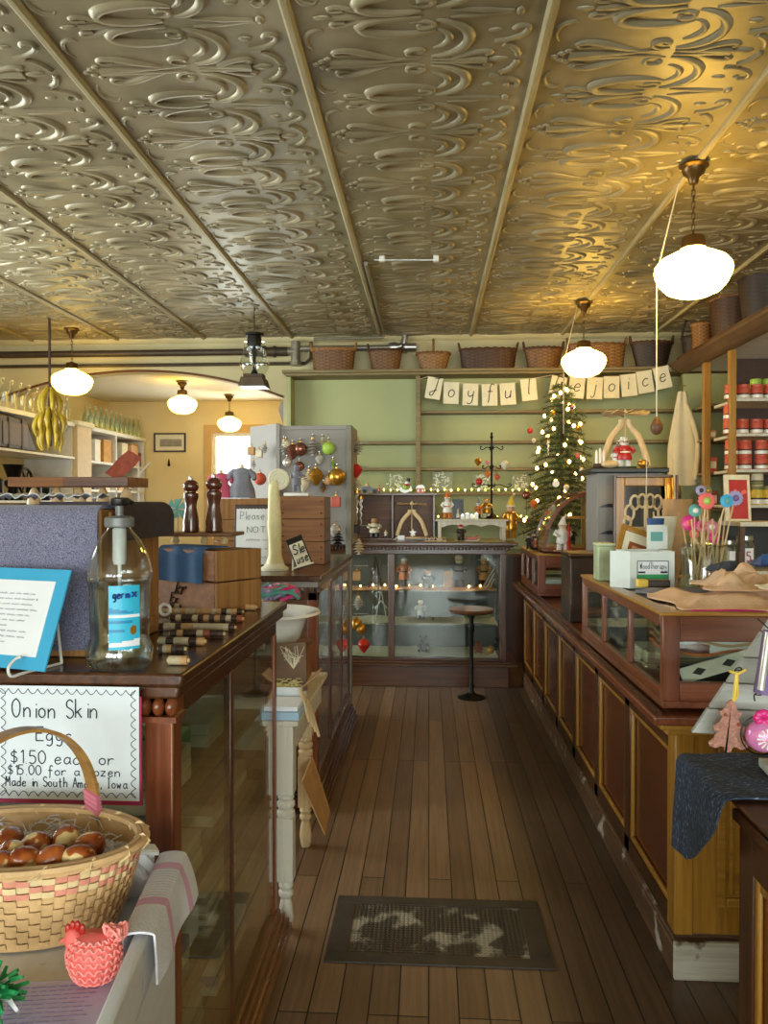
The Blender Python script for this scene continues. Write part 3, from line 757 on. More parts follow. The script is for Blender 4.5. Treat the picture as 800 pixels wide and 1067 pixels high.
# ---- floor grate
g = thing('floor_grate', 'worn iron heating grate set in the floorboards of the aisle', 'grate', (.03, 2.77, 0))
gx0, gx1, gy0, gy1 = -.355, .418, 2.555, 2.99
gm = plain('worn_iron_plate', '#4a423a', .5, .3, var=.25, vs=9)
q = MB(); 
q.box(gx0, gx1, gy0, gy0 + .055, .0, .006).box(gx0, gx1, gy1 - .055, gy1, .0, .006).box(gx0, gx0 + .075, gy0 + .055, gy1 - .055, .0, .006).box(gx1 - .075, gx1, gy0 + .055, gy1 - .055, .0, .006)
q.build('border', gm, g, bevel=.002)
q = MB().box(gx0 + .075, gx1 - .075, gy0 + .055, gy1 - .055, .0, .0025)
nx, ny = 38, 20
for i in range(nx):
    for j in range(ny):
        x = gx0 + .083 + (gx1 - gx0 - .166) * (i + .5) / nx; y = gy0 + .062 + (gy1 - gy0 - .124) * (j + .5) / ny
        q.tube([(x - .0075, y - .003, .003), (x, y + .004, .0048), (x + .0075, y - .003, .003)], .0022, 4)
q.build('tread_pattern', wood('worn_bright_tread', '#5c4e3b', '#443a2c', 'y', rough=.5, coat=0, worn='#a99e8a', wscale=8, wlo=.53), g)
# ================================================================== BACK WALL SHELVING
SX0, SX1 = -1.50, 2.72
SY = 8.02           # shelf fronts
bs = thing('wall_shelving', 'sage green built-in shelving with olive shelf edges across the back wall', 'shelving', (.6, 8.15, 0))
MB().box(SX0, SX1, 8.262, 8.298, 1.02, 2.90).build('back_board', M['green'], bs, smooth=0)
zt = P(500, 385, y=SY).z
def shelf(z, x0, x1, name='shelf', y=SY, h=.028, mt=None):
    return MB().box(x0, x1, y, 8.262, z - h, z).build(name, mt or M['shelfw'], bs, bevel=.004)
top = MB().box(SX0 - .03, SX1, 7.93, 8.298, zt - .03, zt).box(SX0, SX1, 7.96, 8.262, zt - .055, zt - .03); top.build('top_shelf', M['shelfw'], bs, bevel=.005)
xp = P(435, 450, y=8.0).x
for yy in (427, 459, 487): 
    z = P(500, yy, y=8.06).z
    shelf(z, SX0 + .04 if yy != 427 else xp, SX1, y=8.08, h=.03)
z5 = P(500, 513, y=8.0).z; shelf(z5, SX0 + .04, SX1, y=7.98)
z6 = P(500, 541, y=7.95).z; shelf(z6, SX0 + .04, SX1, y=7.9)
for x0, x1 in ((SX0, SX0 + .045), (xp - .02, xp + .03), (1.35, 1.40), (SX1 - .045, SX1)):
    MB().box(x0, x1, 8.03, 8.262, 1.06, zt - .055).build('upright', M['shelfw'] if x0 != SX0 else M['green'], bs, bevel=.004)
MB().box(SX0, SX1, 7.45, 8.29, 1.02, 1.06).build('counter', M['walnutx'], bs, bevel=.005)
MB().box(SX0, SX1, 7.50, 8.29, 0, 1.02).build('base_cupboards', M['walnut'], bs, smooth=0)

# ================================================================== RIGHT-HAND SHELVING
rs = thing('wall_shelving', 'dark wood shelving with a heavy cornice along the right wall', 'shelving', (3.2, 6.6, 0))
RFX = 2.56
zc = P(703, 390, x=RFX).z
za = zc - .04
prof = [(RFX - .06, za + .02), (RFX - .13, za + .075), (RFX - .13, za + .10), (RFX - .06, za + .125), (RFX - .08, za + .15), (RFX + .02, za + .15), (RFX + .02, za - .0), (RFX - .02, za)]
MB().prism(prof, 'y', 4.3, 7.92).build('cornice', M['browny'], rs)
MB().box(RFX + .02, XR, 4.3, 7.9, za + .10, za + .15).build('roof_board', M['browny'], rs, smooth=0)
MB().box(RFX + .02, XR, 4.3, 7.9, za + .02, za + .05).build('soffit', M['white'], rs, smooth=0)
MB().box(RFX - .01, RFX + .05, 7.30, 7.37, 0, za + .02).build('upright', M['oak'], rs, bevel=.004)
FY = 6.72
MB().box(RFX + .0, RFX + .055, FY, FY + .06, 0, za + .02).build('upright', M['oak'], rs, bevel=.004)
MB().box(3.72, 3.78, FY, FY + .06, 0, za + .02).build('upright', M['oak'], rs, bevel=.004)
MB().box(2.80, 3.78, 7.24, 7.28, 0, za + .02).build('back_board', M['dkbrown'], rs, smooth=0)
RZ = []
for py in (415, 451.5, 489, 526, 561, 596):
    z = P(770, py, y=FY).z; RZ.append(z)
    MB().box(RFX + .055, 3.74, FY - .01, 7.24, z - .026, z).build('shelf', M['whitewood'] if py < 580 else M['shelfw'], rs, bevel=.003)
RZ2 = []
for py in (420, 456, 492, 530):
    z = P(735, py, y=7.35).z; RZ2.append(z)
    MB().box(RFX + .06, 3.2, 7.38, 7.9, z - .022, z).build('side_shelf', M['shelfw'], rs, bevel=.003)
MB().box(RFX + .0, XR, 7.93, 8.0, 0, za).build('back_partition', M['green'], rs, smooth=0)

# ================================================================== LEFT SHELVES RUNNING THROUGH THE ARCH
ls = thing('wall_shelving', 'white shelves along the left wall, running back through the arch', 'shelving', (-4.5, 9.3, 0))
LFX = -4.22
zl = 2.50
MB().box(XL, LFX + .04, 9.32, 11.15, zl - .05, zl).build('top_shelf', M['white'], ls, bevel=.005)
MB().box(XL, LFX + .04, 7.0, 8.86, zl - .05, zl).build('top_shelf', M['white'], ls, bevel=.005)
MB().box(XL, LFX + .08, 8.86, 9.32, zl - .03, zl + .03).build('cap_moulding', M['cream_paper'], ls, bevel=.01)
MB().box(XL, LFX + .05, 8.90, 9.28, 0, zl - .03).build('pilaster', plain('buff_painted_pilaster', '#cbb48c', .6, var=.05), ls, smooth=0)
for y0 in (9.30, 10.1, 11.10): MB().box(XL, LFX + .02, y0, y0 + .03, 0, zl - .05).build('divider', M['white'], ls, smooth=0)
for y0 in (7.0, 8.86): MB().box(XL, LFX, y0, y0 + .03, 0, zl - .05).build('divider', M['white'], ls, smooth=0)
for z in (2.08, 1.72): MB().box(XL, LFX + .02, 9.33, 11.1, z - .03, z).build('shelf', M['white'], ls, smooth=0)
zs = P(50, 473, x=LFX).z
MB().box(XL, LFX + .04, 7.03, 8.86, zs - .025, zs).build('shelf', M['white'], ls, smooth=0)
MB().box(XL, LFX + .04, 7.03, 8.86, 1.55, 1.575).build('shelf', M['white'], ls, smooth=0)

# ================================================================== WHITE TABLE BETWEEN THE LEFT SHOWCASES
wt = thing('worktable', 'small white table with turned legs between the two left showcases', 'table', (-.75, 3.06, 0))
TT = .772
MB().box(-1.05, -.465, 2.70, 3.50, TT - .02, TT).build('tabletop', M['whitewood'], wt, bevel=.004)
q = MB().box(-1.02, -.50, 2.745, 2.765, TT - .12, TT - .02).box(-1.02, -.50, 3.435, 3.455, TT - .12, TT - .02).box(-.505, -.487, 2.76, 3.44, TT - .12, TT - .02).box(-1.02, -1.0, 2.76, 3.44, TT - .12, TT - .02)
q.build('apron', M['whitewood'], wt, smooth=0)
def turned_leg(x, y, mt):
    q = MB()
    q.box(x - .032, x + .032, y - .032, y + .032, .50, TT - .021); q.box(x - .030, x + .030, y - .030, y + .030, .185, .415)
    q.lathe([(.018, 0), (.024, .02), (.028, .05), (.024, .09), (.018, .12), (.027, .13), (.027, .145), (.020, .15), (.028, .165), (.022, .186)], (x, y, 0), 14)
    q.lathe([(.026, .41), (.033, .422), (.033, .436), (.024, .442), (.033, .455), (.033, .468), (.024, .475), (.031, .486), (.026, .502)], (x, y, 0), 14)
    return q.build('leg', mt, wt, bevel=.003)
turned_leg(-.517, 2.745, M['whitewood']); turned_leg(-1.0, 2.745, M['whitewood']); turned_leg(-.555, 3.42, M['pale']); turned_leg(-1.0, 3.42, M['pale'])

# ================================================================== GREY ORNAMENT RACK
rk = thing('ornament_rack', 'tall grey board rack hung with glass ornaments, left of the back showcase', 'rack', (-.95, 5.56, 0))
RKY = 5.50
zk = P(330, 443, y=RKY).z
xk0, xk1, xk2 = P(290, 500, y=RKY).x, P(361, 500, y=RKY).x, P(260, 500, y=5.72).x
MB().box(xk0, xk1, RKY + .03, RKY + .05, 1.25, zk).build('panel', M['grey'], rk, smooth=0)
q = MB(); a = Vector((xk0 - .005, RKY + .02, 0)); b_ = Vector((xk2, 5.78, 0)); d = (b_ - a).normalized(); nn = Vector((-d.y, d.x, 0)) * .012
q.prism([((a + nn).x, (a + nn).y), ((b_ + nn).x, (b_ + nn).y), ((b_ - nn).x, (b_ - nn).y), ((a - nn).x, (a - nn).y)], 'z', 1.25, zk + .015)
q.build('wing_panel', M['grey'], rk, smooth=0)
MB().box(xk1 - .006, xk1 + .035, RKY, RKY + .06, 0, zk).build('post', plain('grey_green_post', '#7f7b6c', .6, var=.08), rk, bevel=.004)
MB().box(xk0 - .02, xk0 + .012, RKY, RKY + .06, 0, zk + .01).build('post', M['grey'], rk, bevel=.004)
MB().box(xk1 + .02, xk1 + .035, RKY + .06, 5.95, 1.25, zk).build('side_panel', M['grey'], rk, smooth=0)
MB().box(xk0, xk1, RKY + .02, RKY + .05, zk - .03, zk).build('top_rail', M['grey'], rk, bevel=.003)

# ================================================================== STOOL
sx, sy = P(491, 727, z=0)[:2]
st = thing('pedestal_stool', 'round wooden stool on a black iron pedestal in front of the back showcase', 'stool', (sx, sy, 0))
zs = P(491, 634, y=sy).z
MB().lathe([(.0001, -.035), (.15, -.035), (.175, -.022), (.18, -.008), (.172, 0), (.0001, .004)], (sx, sy, zs), 32).build('seat', wood('stool_seat', '#7a5233', '#4c2e1a', 'x', rough=.35), st)
MB().lathe([(.026, zs - .036), (.03, zs - .06), (.016, zs - .085), (.020, zs - .13), (.026, zs - .16), (.016, zs - .20), (.016, .12), (.024, .10), (.018, .06), (.03, .04)], (sx, sy, 0), 16).build('pedestal', M['iron'], st)
MB().lathe([(.11, 0), (.11, .008), (.06, .02), (.032, .04), (.0001, .042)], (sx, sy, 0), 24).build('foot_plate', M['iron'], st)
# ================================================================== LAMPS AND HANGING THINGS
def schoolhouse(label, cx, cy, zc, zg, r, grp='lit schoolhouse pendants', mt='lampglow'):
    t = thing('pendant_lamp', label, 'lamp', (cx, cy, zc), grp)
    k = r / .195
    MB().lathe([(.075, 0), (.078, -.012), (.06, -.022), (.055, -.045), (.030, -.065), (.022, -.10), (.0001, -.105)], (cx, cy, zc), 20).build('ceiling_canopy', M['bronze'], t)
    ztop = zg + .155 * k
    q = MB(); z = zc - .10; i = 0
    while z > ztop + .055:
        zz = max(ztop + .05, z - .036)
        if i % 2: q.tube([(cx - .008, cy, z), (cx - .008, cy, zz), (cx + .008, cy, zz), (cx + .008, cy, z)], .0025, 5, closed=True)
        else: q.tube([(cx, cy - .008, z), (cx, cy - .008, zz), (cx, cy + .008, zz), (cx, cy + .008, z)], .0025, 5, closed=True)
        z -= .030; i += 1
    q.build('chain', M['bronze'], t)
    MB().lathe([(.014, .065), (.03, .055), (.055, .05), (.06, .04), (.06, .008), (.066, .0), (.066, -.012), (.0001, -.012)], (cx, cy, ztop), 20).build('shade_holder', M['bronze'], t)
    MB().lathe([(.058 * k, .155 * k), (.068 * k, .132 * k), (.110 * k, .115 * k), (.165 * k, .085 * k), (.190 * k, .055 * k), (.195 * k, .03 * k), (.188 * k, .0), (.172 * k, -.035 * k), (.135 * k, -.078 * k), (.08 * k, -.102 * k), (.0001, -.110 * k)], (cx, cy, zg), 36).build('opal_globe', M[mt], t, smooth=50)
    return t
def lamp_at(label, pc, pg, y, zc, r, mt='lampglow'):
    g = P(pg[0], pg[1], y=y)
    schoolhouse(label, g.x, y, zc, g.z, r, mt=mt)
lamp_at('lit opal pendant nearest the camera, above the right counter', (723, 178), (722, 288), 4.16, CEIL - .018, .197)
lamp_at('lit opal pendant hanging in front of the decorated tree', (608, 316), (608, 380), 6.92, CEIL - .018, .195)
lamp_at('yellow lit opal pendant beside the hanging bananas', (71, 340), (75, 400), 7.75, CEIL - .001, .205, 'lampyellow')
lamp_at('lit opal pendant beyond the arch, left of its neighbour', (190, 390), (190, 423), 9.3, 3.05, .178, 'lampyellow')
lamp_at('smaller lit opal pendant beyond the arch, in front of the bright window', (239, 410), (239, 443), 10.5, 3.05, .165, 'lampyellow')

def pull(label, p_top, p_mid, p_end, y, knob, yt=None, zt=CEIL - .03):
    a = P(p_top[0], p_top[1], z=zt); b_ = P(p_mid[0], p_mid[1], y=y); c = P(p_end[0], p_end[1], y=y)
    t = thing('pull_cord', label, 'cord', (c.x, y, c.z))
    MB().tube([a, b_, c], .0035, 6).build('string', M['bone'], t)
    if knob: 
        MB().lathe([(.0001, -.10), (.02, -.095), (.034, -.07), (.032, -.045), (.014, -.012), (.006, 0), (.0001, .002)], c, 14).build('knob', M['brown'], t)
    return t
pull('long white cord from the near lamp with a wooden knob', (707, 192), (684, 285), (684, 434), 4.30, True)
pull('white cord slanting past the lamp by the tree', (601, 321), (587, 378), (587, 452), 6.75, False)

# double-chimney oil lamp
g = P(265, 375, y=7.0)
ol = thing('oil_lamp', 'black hanging oil lamp with two clear chimneys, in front of the pipes', 'lamp', (g.x, 7.0, 2.6))
zt_, zb_ = P(265, 346, y=7.0).z, P(265, 404, y=7.0).z
q = MB().cyl((g.x, 7, zt_ - .02), (g.x, 7, CEIL - .0), .004, n=6).tube([(g.x, 7, CEIL - .03), (g.x + .012, 7, CEIL - .015), (g.x, 7, CEIL)], .004, 6); q.build('wire', M['iron'], ol)
MB().lathe([(.075, -.02), (.085, -.015), (.085, 0), (.06, .012), (.025, .02), (.0001, .025)], (g.x, 7, zt_ - .02), 16).lathe([(.062, -.14), (.068, -.10), (.062, -.03)], (g.x, 7, zt_), 16).build('smoke_cap', M['iron'], ol)
MB().box(g.x - .012, g.x + .012, 6.985, 7.015, zb_ + .06, zt_ - .03).lathe([(.03, 0), (.035, .03), (.02, .06)], (g.x, 7, zb_ + .10), 12).build('stem', M['iron'], ol)
for s in (-1, 1):
    MB().lathe([(.030, 0), (.055, .035), (.072, .085), (.066, .13), (.042, .19), (.033, .25), (.030, .30)], (g.x + s * .066, 7, zb_ + .12), 18).build('chimney', M['vessel'], ol)
MB().prism([(g.x - .125, zb_), (g.x + .125, zb_), (g.x + .10, zb_ + .085), (g.x - .10, zb_ + .085)], 'y', 6.88, 7.12).box(g.x - .09, g.x + .09, 6.93, 7.07, zb_ + .085, zb_ + .12).build('font', plain('oxidised_brass_font', '#4a3a28', .45, .5, var=.25), ol, bevel=.004)

# bananas on a rope
bx, by = P(52, 430, y=7.3).x, 7.3
bn = thing('banana_stalk', 'hanging stalk of bananas on a rope beside the yellow pendant', 'bananas', (bx, by, 2.1))
zt_ = P(52, 402, y=by).z; zb_ = P(52, 470, y=by).z
MB().cyl((bx, by, zt_ - .1), (bx, by, CEIL), .013, n=8).cyl((bx, by, zb_ + .05), (bx, by, zt_ - .1), .022, .016).build('rope', M['dkbrown'], bn)
bm = plain('ripe_banana_skin', '#b99a2c', .45, var=.22, vs=9)
def banana(a, z, l, tilt, r0):
    q = MB(); pts = []
    for i in range(9):
        s = i / 8
        rad = r0 + .085 * math.sin(s * PI * .75) + tilt * s
        pts.append((bx + math.cos(a) * rad, by + math.sin(a) * rad * .85, z - l * s))
    q.tube(pts, [.007, .010, .021, .025, .026, .025, .022, .014, .006], 8)
    return q.build('banana', bm, bn, smooth=60)
H_ = zt_ - zb_
for tier, (zz, n_, r0, l) in enumerate(((zt_ - .0, 7, .02, .27), (zt_ - .21, 11, .06, .25), (zt_ - .30, 9, .02, .30))):
    for k in range(n_): banana(2 * PI * k / n_ + tier * .4, zz - U(0, .03), l * U(.9, 1.05), U(-.02, .02), r0)

# ceiling rod, pipes
a = P(390, 271, z=CEIL - .035); b_ = P(457, 271, z=CEIL - .035)
rod = thing('ceiling_rod', 'short white metal rod screwed to the tin ceiling', 'rod', (0, a.y, CEIL))
MB().cyl(a, b_, .009, n=10).build('tube', M['steel'], rod)
for p in (a.lerp(b_, .12), a.lerp(b_, .96)): MB().box(p.x - .02, p.x + .02, p.y - .02, p.y + .02, p.z - .012, CEIL + .0).build('bracket', M['white'], rod, bevel=.003)
tag(rod, 'short white metal rod screwed to the tin ceiling', 'rod')

PYY = 8.225
z1 = P(150, 368, y=PYY).z
pp = thing('ceiling_pipe', 'dark steam pipe running above the arch to a grey valve', 'pipe', (-2.5, PYY, z1))
x1 = P(258, 368, y=PYY).x; x2 = P(300, 368, y=PYY).x
MB().cyl((XL, PYY, z1), (x1, PYY, z1), .036, n=12).build('run', M['dpipe'], pp)
MB().cyl((x1 - .02, PYY, z1), (x1 + .02, PYY, z1), .055, n=14).cyl((x1 + .02, PYY, z1), (x2, PYY, z1), .05, n=14).cyl((x1 + .16, PYY, z1), (x1 + .20, PYY, z1), .065, n=14).cyl((x1 + .28, PYY, z1), (x1 + .31, PYY, z1), .062, n=14).build('coupling', M['dpipe'], pp)
x3 = P(308, 368, y=PYY).x
q = MB().cyl((x3, PYY, z1 - .14), (x3, PYY, CEIL - .06), .05, n=14).cyl((x3, PYY, z1 - .15), (x3, PYY, z1 - .11), .065, n=14).cyl((x3, PYY, z1 + .02), (x3, PYY, z1 + .05), .062, n=14).cyl((x2, PYY, z1), (x3, PYY, z1), .045, n=14)
q.build('valve', M['pipe'], pp)
x4 = P(412, 362, y=PYY).x
MB().cyl((x3, PYY, z1 + .03), (x4, PYY, z1 + .03), .030, n=12).build('grey_run', M['pipe'], pp)
MB().lathe([(.05, -.05), (.06, 0), (.05, .05)], n=12, M=Matrix.Translation((x4 - .02, PYY, z1 + .03)) @ Matrix.Rotation(PI / 2, 4, 'Y')).tube(smooth_pts([(x4, PYY, z1 + .03), (x4 + .07, PYY, z1 + .05), (x4 + .10, PYY, z1 + .12), (x4 + .10, PYY, CEIL)], 4), .034, 12).cyl((x4 + .07, PYY, z1 + .03), (x4 + .22, PYY, z1 + .03), .045, n=12).cyl((x4 + .10, PYY, z1 + .03), (x4 + .13, PYY, z1 + .03), .058, n=12).build('elbow', M['steel'], pp)
z2 = P(150, 381, y=PYY + .06).z
q = MB().tube([(XL, PYY + .03, z2), (x3 + .10, PYY + .03, z2), (x3 + .16, PYY + .03, z2 + .06), (x3 + .16, PYY + .03, CEIL - .06)], .018, 8)
tag(q.build('conduit', M['dpipe']), 'thin conduit running under the steam pipe above the arch', 'conduit')
z3 = P(350, 354, y=8.1).z
q = MB().tube([(x3 + .22, 8.05, z3), (P(400, 352, y=8.05).x, 8.05, z3 + .01), (P(400, 352, y=8.05).x, 8.02, CEIL - .024), (SEAM0 + .05, 6.4, CEIL - .024), (SEAM0 + .05, 5.7, CEIL - .024)], .016, 8)
tag(q.build('conduit', M['pipe']), 'grey conduit bending up from the wall and along a ceiling seam', 'conduit')

# ================================================================== BASKETS
def basket(label, rx, ry, h, m1, m2, flare=1.18, hand='ears', n=44, grp='old baskets along the high shelves', rim=.014, hh=.3, hrot=0, cat='basket', name='wicker_basket'):
    t = thing(name, label, cat, (0, 0, 0), grp)
    rows = max(6, int(h / .016))
    prof = [(.0001, 0.004), (1 / flare * .98, 0)]
    for i in range(rows + 1): prof.append(((1 + (flare - 1) * i / rows) / flare, h * i / rows))
    def md(i, j, q): return 1 + (.025 if (i + j // 2) % 2 else -.015) if i > 1 else 1
    q = MB().lathe(prof, n=n, sx=rx, sy=ry, mod=md)
    pin = [(p[0] * .93, p[1]) for p in prof[2:]][::-1] + [(.85 / flare, .012), (.0001, .012)]
    q.lathe([(prof[-1][0], prof[-1][1])] + pin, n=n, sx=rx, sy=ry)
    for k in range(len(q.f)): q.mi[k] = 1 if ((k // n) + (k % n) // 2) % 2 else 0
    q.build('body', [m1, DK[m1.name]], t, smooth=35)
    ring = [(rx * math.cos(a) * 1.0, ry * math.sin(a) * 1.0, h + .004 * math.sin(a * 22)) for a in [2 * PI * k / 96 for k in range(96)]]
    MB().tube(ring, rim, 6, closed=True).build('rim', m2, t)
    if hand == 'ears':
        for s in (-1, 1):
            pts = [(s * rx * 1.0, -ry * .22 + 0, h), (s * rx * 1.03, -ry * .18, h + .05), (s * rx * 1.05, 0, h + .072), (s * rx * 1.03, ry * .18, h + .05), (s * rx * 1.0, ry * .22, h)]
            MB().tube(smooth_pts(pts, 4), .011, 6).build('handle', m2, t)
    elif hand == 'bow':
        c, s_ = math.cos(hrot), math.sin(hrot)
        pts = [(rx * math.cos(a) * c, ry * math.cos(a) * s_ if ry else 0, h - .02 + hh * math.sin(a) + (0 if 0 < a < PI else 0)) for a in [PI * k / 20 for k in range(21)]]
        MB().tube(pts, .012, 6).build('handle', m2, t)
    return t
wk = [wood('willow_brown', '#8d5f31', '#5c3a1c', 'z', rough=.6, coat=0), wood('willow_dark', '#5c3820', '#37200f', 'z', rough=.6, coat=0), wood('willow_honey', '#a8783f', '#7d5226', 'z', rough=.6, coat=0), wood('willow_black', '#3e291b', '#23160d', 'z', rough=.6, coat=0)]
def darker(m):
    d = m.copy(); d.name = m.name + '_under'
    for e in [n for n in d.node_tree.nodes if n.type == 'VALTORGB'][0].color_ramp.elements: e.color = mix3(e.color, .55)
    return d
DK = {m.name: darker(m) for m in wk}
def shelf_basket(px0, px1, pyt, lab, m1, m2, hand, ry=.105, fl=1.2, y=8.04, **k):
    a = P(px0, 385, y=y); b_ = P(px1, 385, y=y); h = P((px0 + px1) / 2, pyt, y=y).z - zt
    t = basket(lab, (b_.x - a.x) / 2, ry, h, m1, m2, fl, hand, **k)
    place(t, ((a.x + b_.x) / 2, y, zt + .001)); return t
shelf_basket(325, 370, 365, 'brown oval splint basket leftmost on the high shelf, beside the pipe valve', wk[0], wk[2], 'ears', fl=1.12)
shelf_basket(384, 419, 366, 'small round brown basket, second from the left on the high shelf', wk[0], wk[1], 'ears', fl=1.25)
shelf_basket(434, 469, 369, 'honey-coloured flared basket with a tall bow handle on the high shelf', wk[2], wk[0], 'bow', ry=.10, fl=1.35, hh=.17, hrot=PI / 2)
shelf_basket(479, 538, 365, 'long dark brown oblong basket above the first letter cards', wk[1], wk[1], 'ears', fl=1.1)
shelf_basket(546, 586, 364, 'brown flared basket above the top of the tree', wk[0], wk[1], 'ears', fl=1.3)
shelf_basket(592, 651, 360, 'large honey brown oblong basket behind the far right pendant', wk[2], wk[0], 'ears', fl=1.08)
shelf_basket(657, 700, 358, 'dark tapering basket above the end of the letter cards', wk[3], wk[1], 'ears', fl=1.4)
# on top of the right-hand cornice
ztop = za + .151
def corner_basket(px, y, lab, rx, ry, h, m1, m2, hand, **k):
    t = basket(lab, rx, ry, h, m1, m2, k.pop('fl', 1.2), hand, **k)
    x = max(P(px, 380, y=y).x, RFX - .07 + rx); place(t, (x, y, ztop)); return t
corner_basket(712, 7.76, 'black round basket with a thin hoop handle in the corner above the cornice', .125, .11, .17, wk[3], wk[3], 'bow', hh=.26)
corner_basket(729, 7.46, 'upright honey straw basket on the cornice, beside the black hoop basket', .10, .10, .23, wk[2], wk[2], 'none', fl=1.05)
corner_basket(758, 6.98, 'big dark red-brown basket with a round ear handle on the cornice', .20, .21, .34, wk[1], wk[0], 'ears', fl=1.15)
corner_basket(793, 6.35, 'large nearly black basket on the cornice, cut by the frame', .24, .22, .36, wk[3], wk[3], 'ears', fl=1.2)

# ================================================================== LETTER BANNER
bnr = thing('letter_banner', 'string of cream cards lettered Joyful Rejoice across the green shelving', 'banner', (.9, 7.9, 2.6))
cards = [(452, 404, 'J', -.16), (470, 409, 'o', -.04), (490, 410.5, 'y', -.03), (510, 411, 'f', .02), (529, 410, 'u', .06), (551, 405.5, 'l', .10),
         (581, 403, 'R', -.2), (601, 403, 'e', -.10), (619.5, 404, 'j', -.05), (637, 403, 'o', 0.0), (655, 401, 'i', .10), (672, 397.5, 'c', .15), (690, 393, 'e', .22)]
yb = 7.90
tops = []
for px, py, ch, an in cards:
    c = P(px, py, y=yb)
    T = Matrix.Translation(c) @ Matrix.Rotation(-an, 4, 'Y')
    k = MB().box(-.078, .078, 0, .003, -.115, .105, T).build('card', M['cream_paper'], bnr, smooth=0)
    q = MB(); write(q, ch, -.035, -.045, .15 if ch.islower() and ch not in 'lf' else   .15, .0042, T @ Matrix.Translation((0, -.002, 0)), slant=.15)
    q.build('letter', M['black'], k, smooth=60)
    tops += [T @ Vector((-.078, .0015, .105)), T @ Vector((.078, .0015, .105))]
e0 = P(438, 395, y=yb); e1 = P(699, 386, y=yb)
MB().tube([e0] + tops + [e1], .003, 5).build('string', M['bone'], bnr)

# ================================================================== TREE
tx, ty = P(585, 450, y=7.60).x, 7.60
tr = thing('christmas_tree', 'dark green artificial Christmas tree behind the right counter', 'tree', (tx, ty, 1.06))
ztp = P(585, 398, y=ty).z
MB().cyl((tx, ty, 1.10), (tx, ty, ztp), .024, .008, 8).lathe([(.14, 0), (.14, .03), (.05, .045), (.03, .06)], (tx, ty, 1.061), 16).build('trunk', M['dkbrown'], tr)
fo = MB(); br = MB(); tips = []
rt = random.Random(4)
zz = 1.32
while zz < ztp:
    fr = (ztp - zz) / (ztp - 1.32)
    ln = .08 + .36 * fr ** .62
    nb = int(7 + 5 * fr)
    for k in range(nb):
        a = 2 * PI * (k + rt.random() * .7) / nb
        l = ln * rt.uniform(.72, 1.08)
        dx, dy = math.cos(a), math.sin(a) * .6
        pts = [Vector((tx + dx * l * s, ty + dy * l * s, zz + l * (.18 * s - .38 * s * s))) for s in (0, .33, .66, 1)]
        br.tube(pts, [.006, .005, .004, .002], 4)
        tips.append((pts[2].lerp(pts[3], .6), fr))
        for i in range(int(34 + 75 * l)):
            s = rt.uniform(.12, 1.0); seg = min(2, int(s * 3)); p = pts[seg].lerp(pts[seg + 1], s * 3 - seg)
            dr = Vector((dx, dy, 0)) * .7 + Vector((rt.uniform(-1, 1), rt.uniform(-1, 1), rt.uniform(-.7, .7)))
            dr.normalize(); w_ = dr.cross(Vector((rt.uniform(-1, 1), rt.uniform(-1, 1), 1))).normalized() * .0045
            e = p + dr * rt.uniform(.03, .055)
            fo.add([p - w_, p + w_, e + w_ * .4, e - w_ * .4], [(0, 1, 2, 3)])
    zz += .062
br.build('branches', M['dkbrown'], tr)
fo.build('needles', plain('fir_needles', '#4c6238', .7, var=.3, vs=6), tr, smooth=0)
# fairy lights on the tree
sl = thing('string_lights', 'warm fairy lights wound around the Christmas tree', 'lights', (tx, ty, 1.4))
pts = []; bl = []
n_ = 52
for i in range(n_):
    s = i / (n_ - 1); zz = 1.36 + (ztp - 1.42) * s; fr = 1 - s
    a = s * 13 * 2 * PI * .618 + rt.uniform(-.2, .2)
    rr = (.05 + .35 * fr ** .62) * rt.uniform(.75, .98)
    p = Vector((tx + math.cos(a) * rr, ty + math.sin(a) * rr * .6, zz - .06 * fr)); pts.append(p)
MB().tube(pts, .003, 4).build('wire', M['dkgreen'], sl)
for p in pts: MB().ell(p, (.016, .016, .02), 8, 6).build('bulb', M['bulb'], sl)
def bauble(label, c, r, mt, kind='ball', grp=None, loop=True):
    t = thing('tree_ornament', label, 'ornament', c, grp)
    c = Vector(c)
    if kind == 'ball': MB().ell(c, (r, r, r), 16, 10).build('ball', mt, t)
    elif kind == 'drop': MB().lathe([(.0001, -1.3 * r), (.35 * r, -1.0 * r), (.8 * r, -.4 * r), (r, .1 * r), (.8 * r, .6 * r), (.3 * r, .95 * r), (.0001, r)], c, 16).build('drop', mt, t)
    elif kind == 'disc': MB().cyl(c - Vector((0, .006, 0)), c + Vector((0, .006, 0)), r, n=24).build('disc', mt, t, smooth=30)
    elif kind == 'icicle': MB().tube([c + Vector((.006 * math.sin(i * 1.9), .006 * math.cos(i * 1.9), r * (1 - i / 6))) for i in range(13)], [.012 * (1 - i / 14) for i in range(13)], 7).build('icicle', mt, t)
    elif kind == 'pine': 
        q = MB()
        for i in range(6):
            zz = r * (.9 - i * .36); rr = r * (.35 + .16 * i) if i < 4 else r * (.8 - .25 * (i - 3))
            q.lathe([(rr, -.12 * r), (rr * .35, .16 * r)], (c.x, c.y, c.z + zz), 9, mod=lambda a, b, d: 1 + .18 * (b % 2))
        q.build('cone_scales', mt, t)
    elif kind == 'gift': MB().cbox(c, (1.3 * r, 1.3 * r, 1.5 * r)).build('box', mt, t, bevel=.004)
    if loop:
        q = MB().cyl(c + Vector((0, 0, r * .92)), c + Vector((0, 0, r * 1.12)), r * .2, n=10); q.build('cap', M['gold'], t)
        MB().tube([c + Vector((0, 0, r * 1.1)), c + Vector((r * .12, 0, r * 1.35)), c + Vector((0, 0, r * 1.5)), c + Vector((-r * .12, 0, r * 1.35))], .002, 4, closed=True).build('loop', M['gold'], t)
    return t
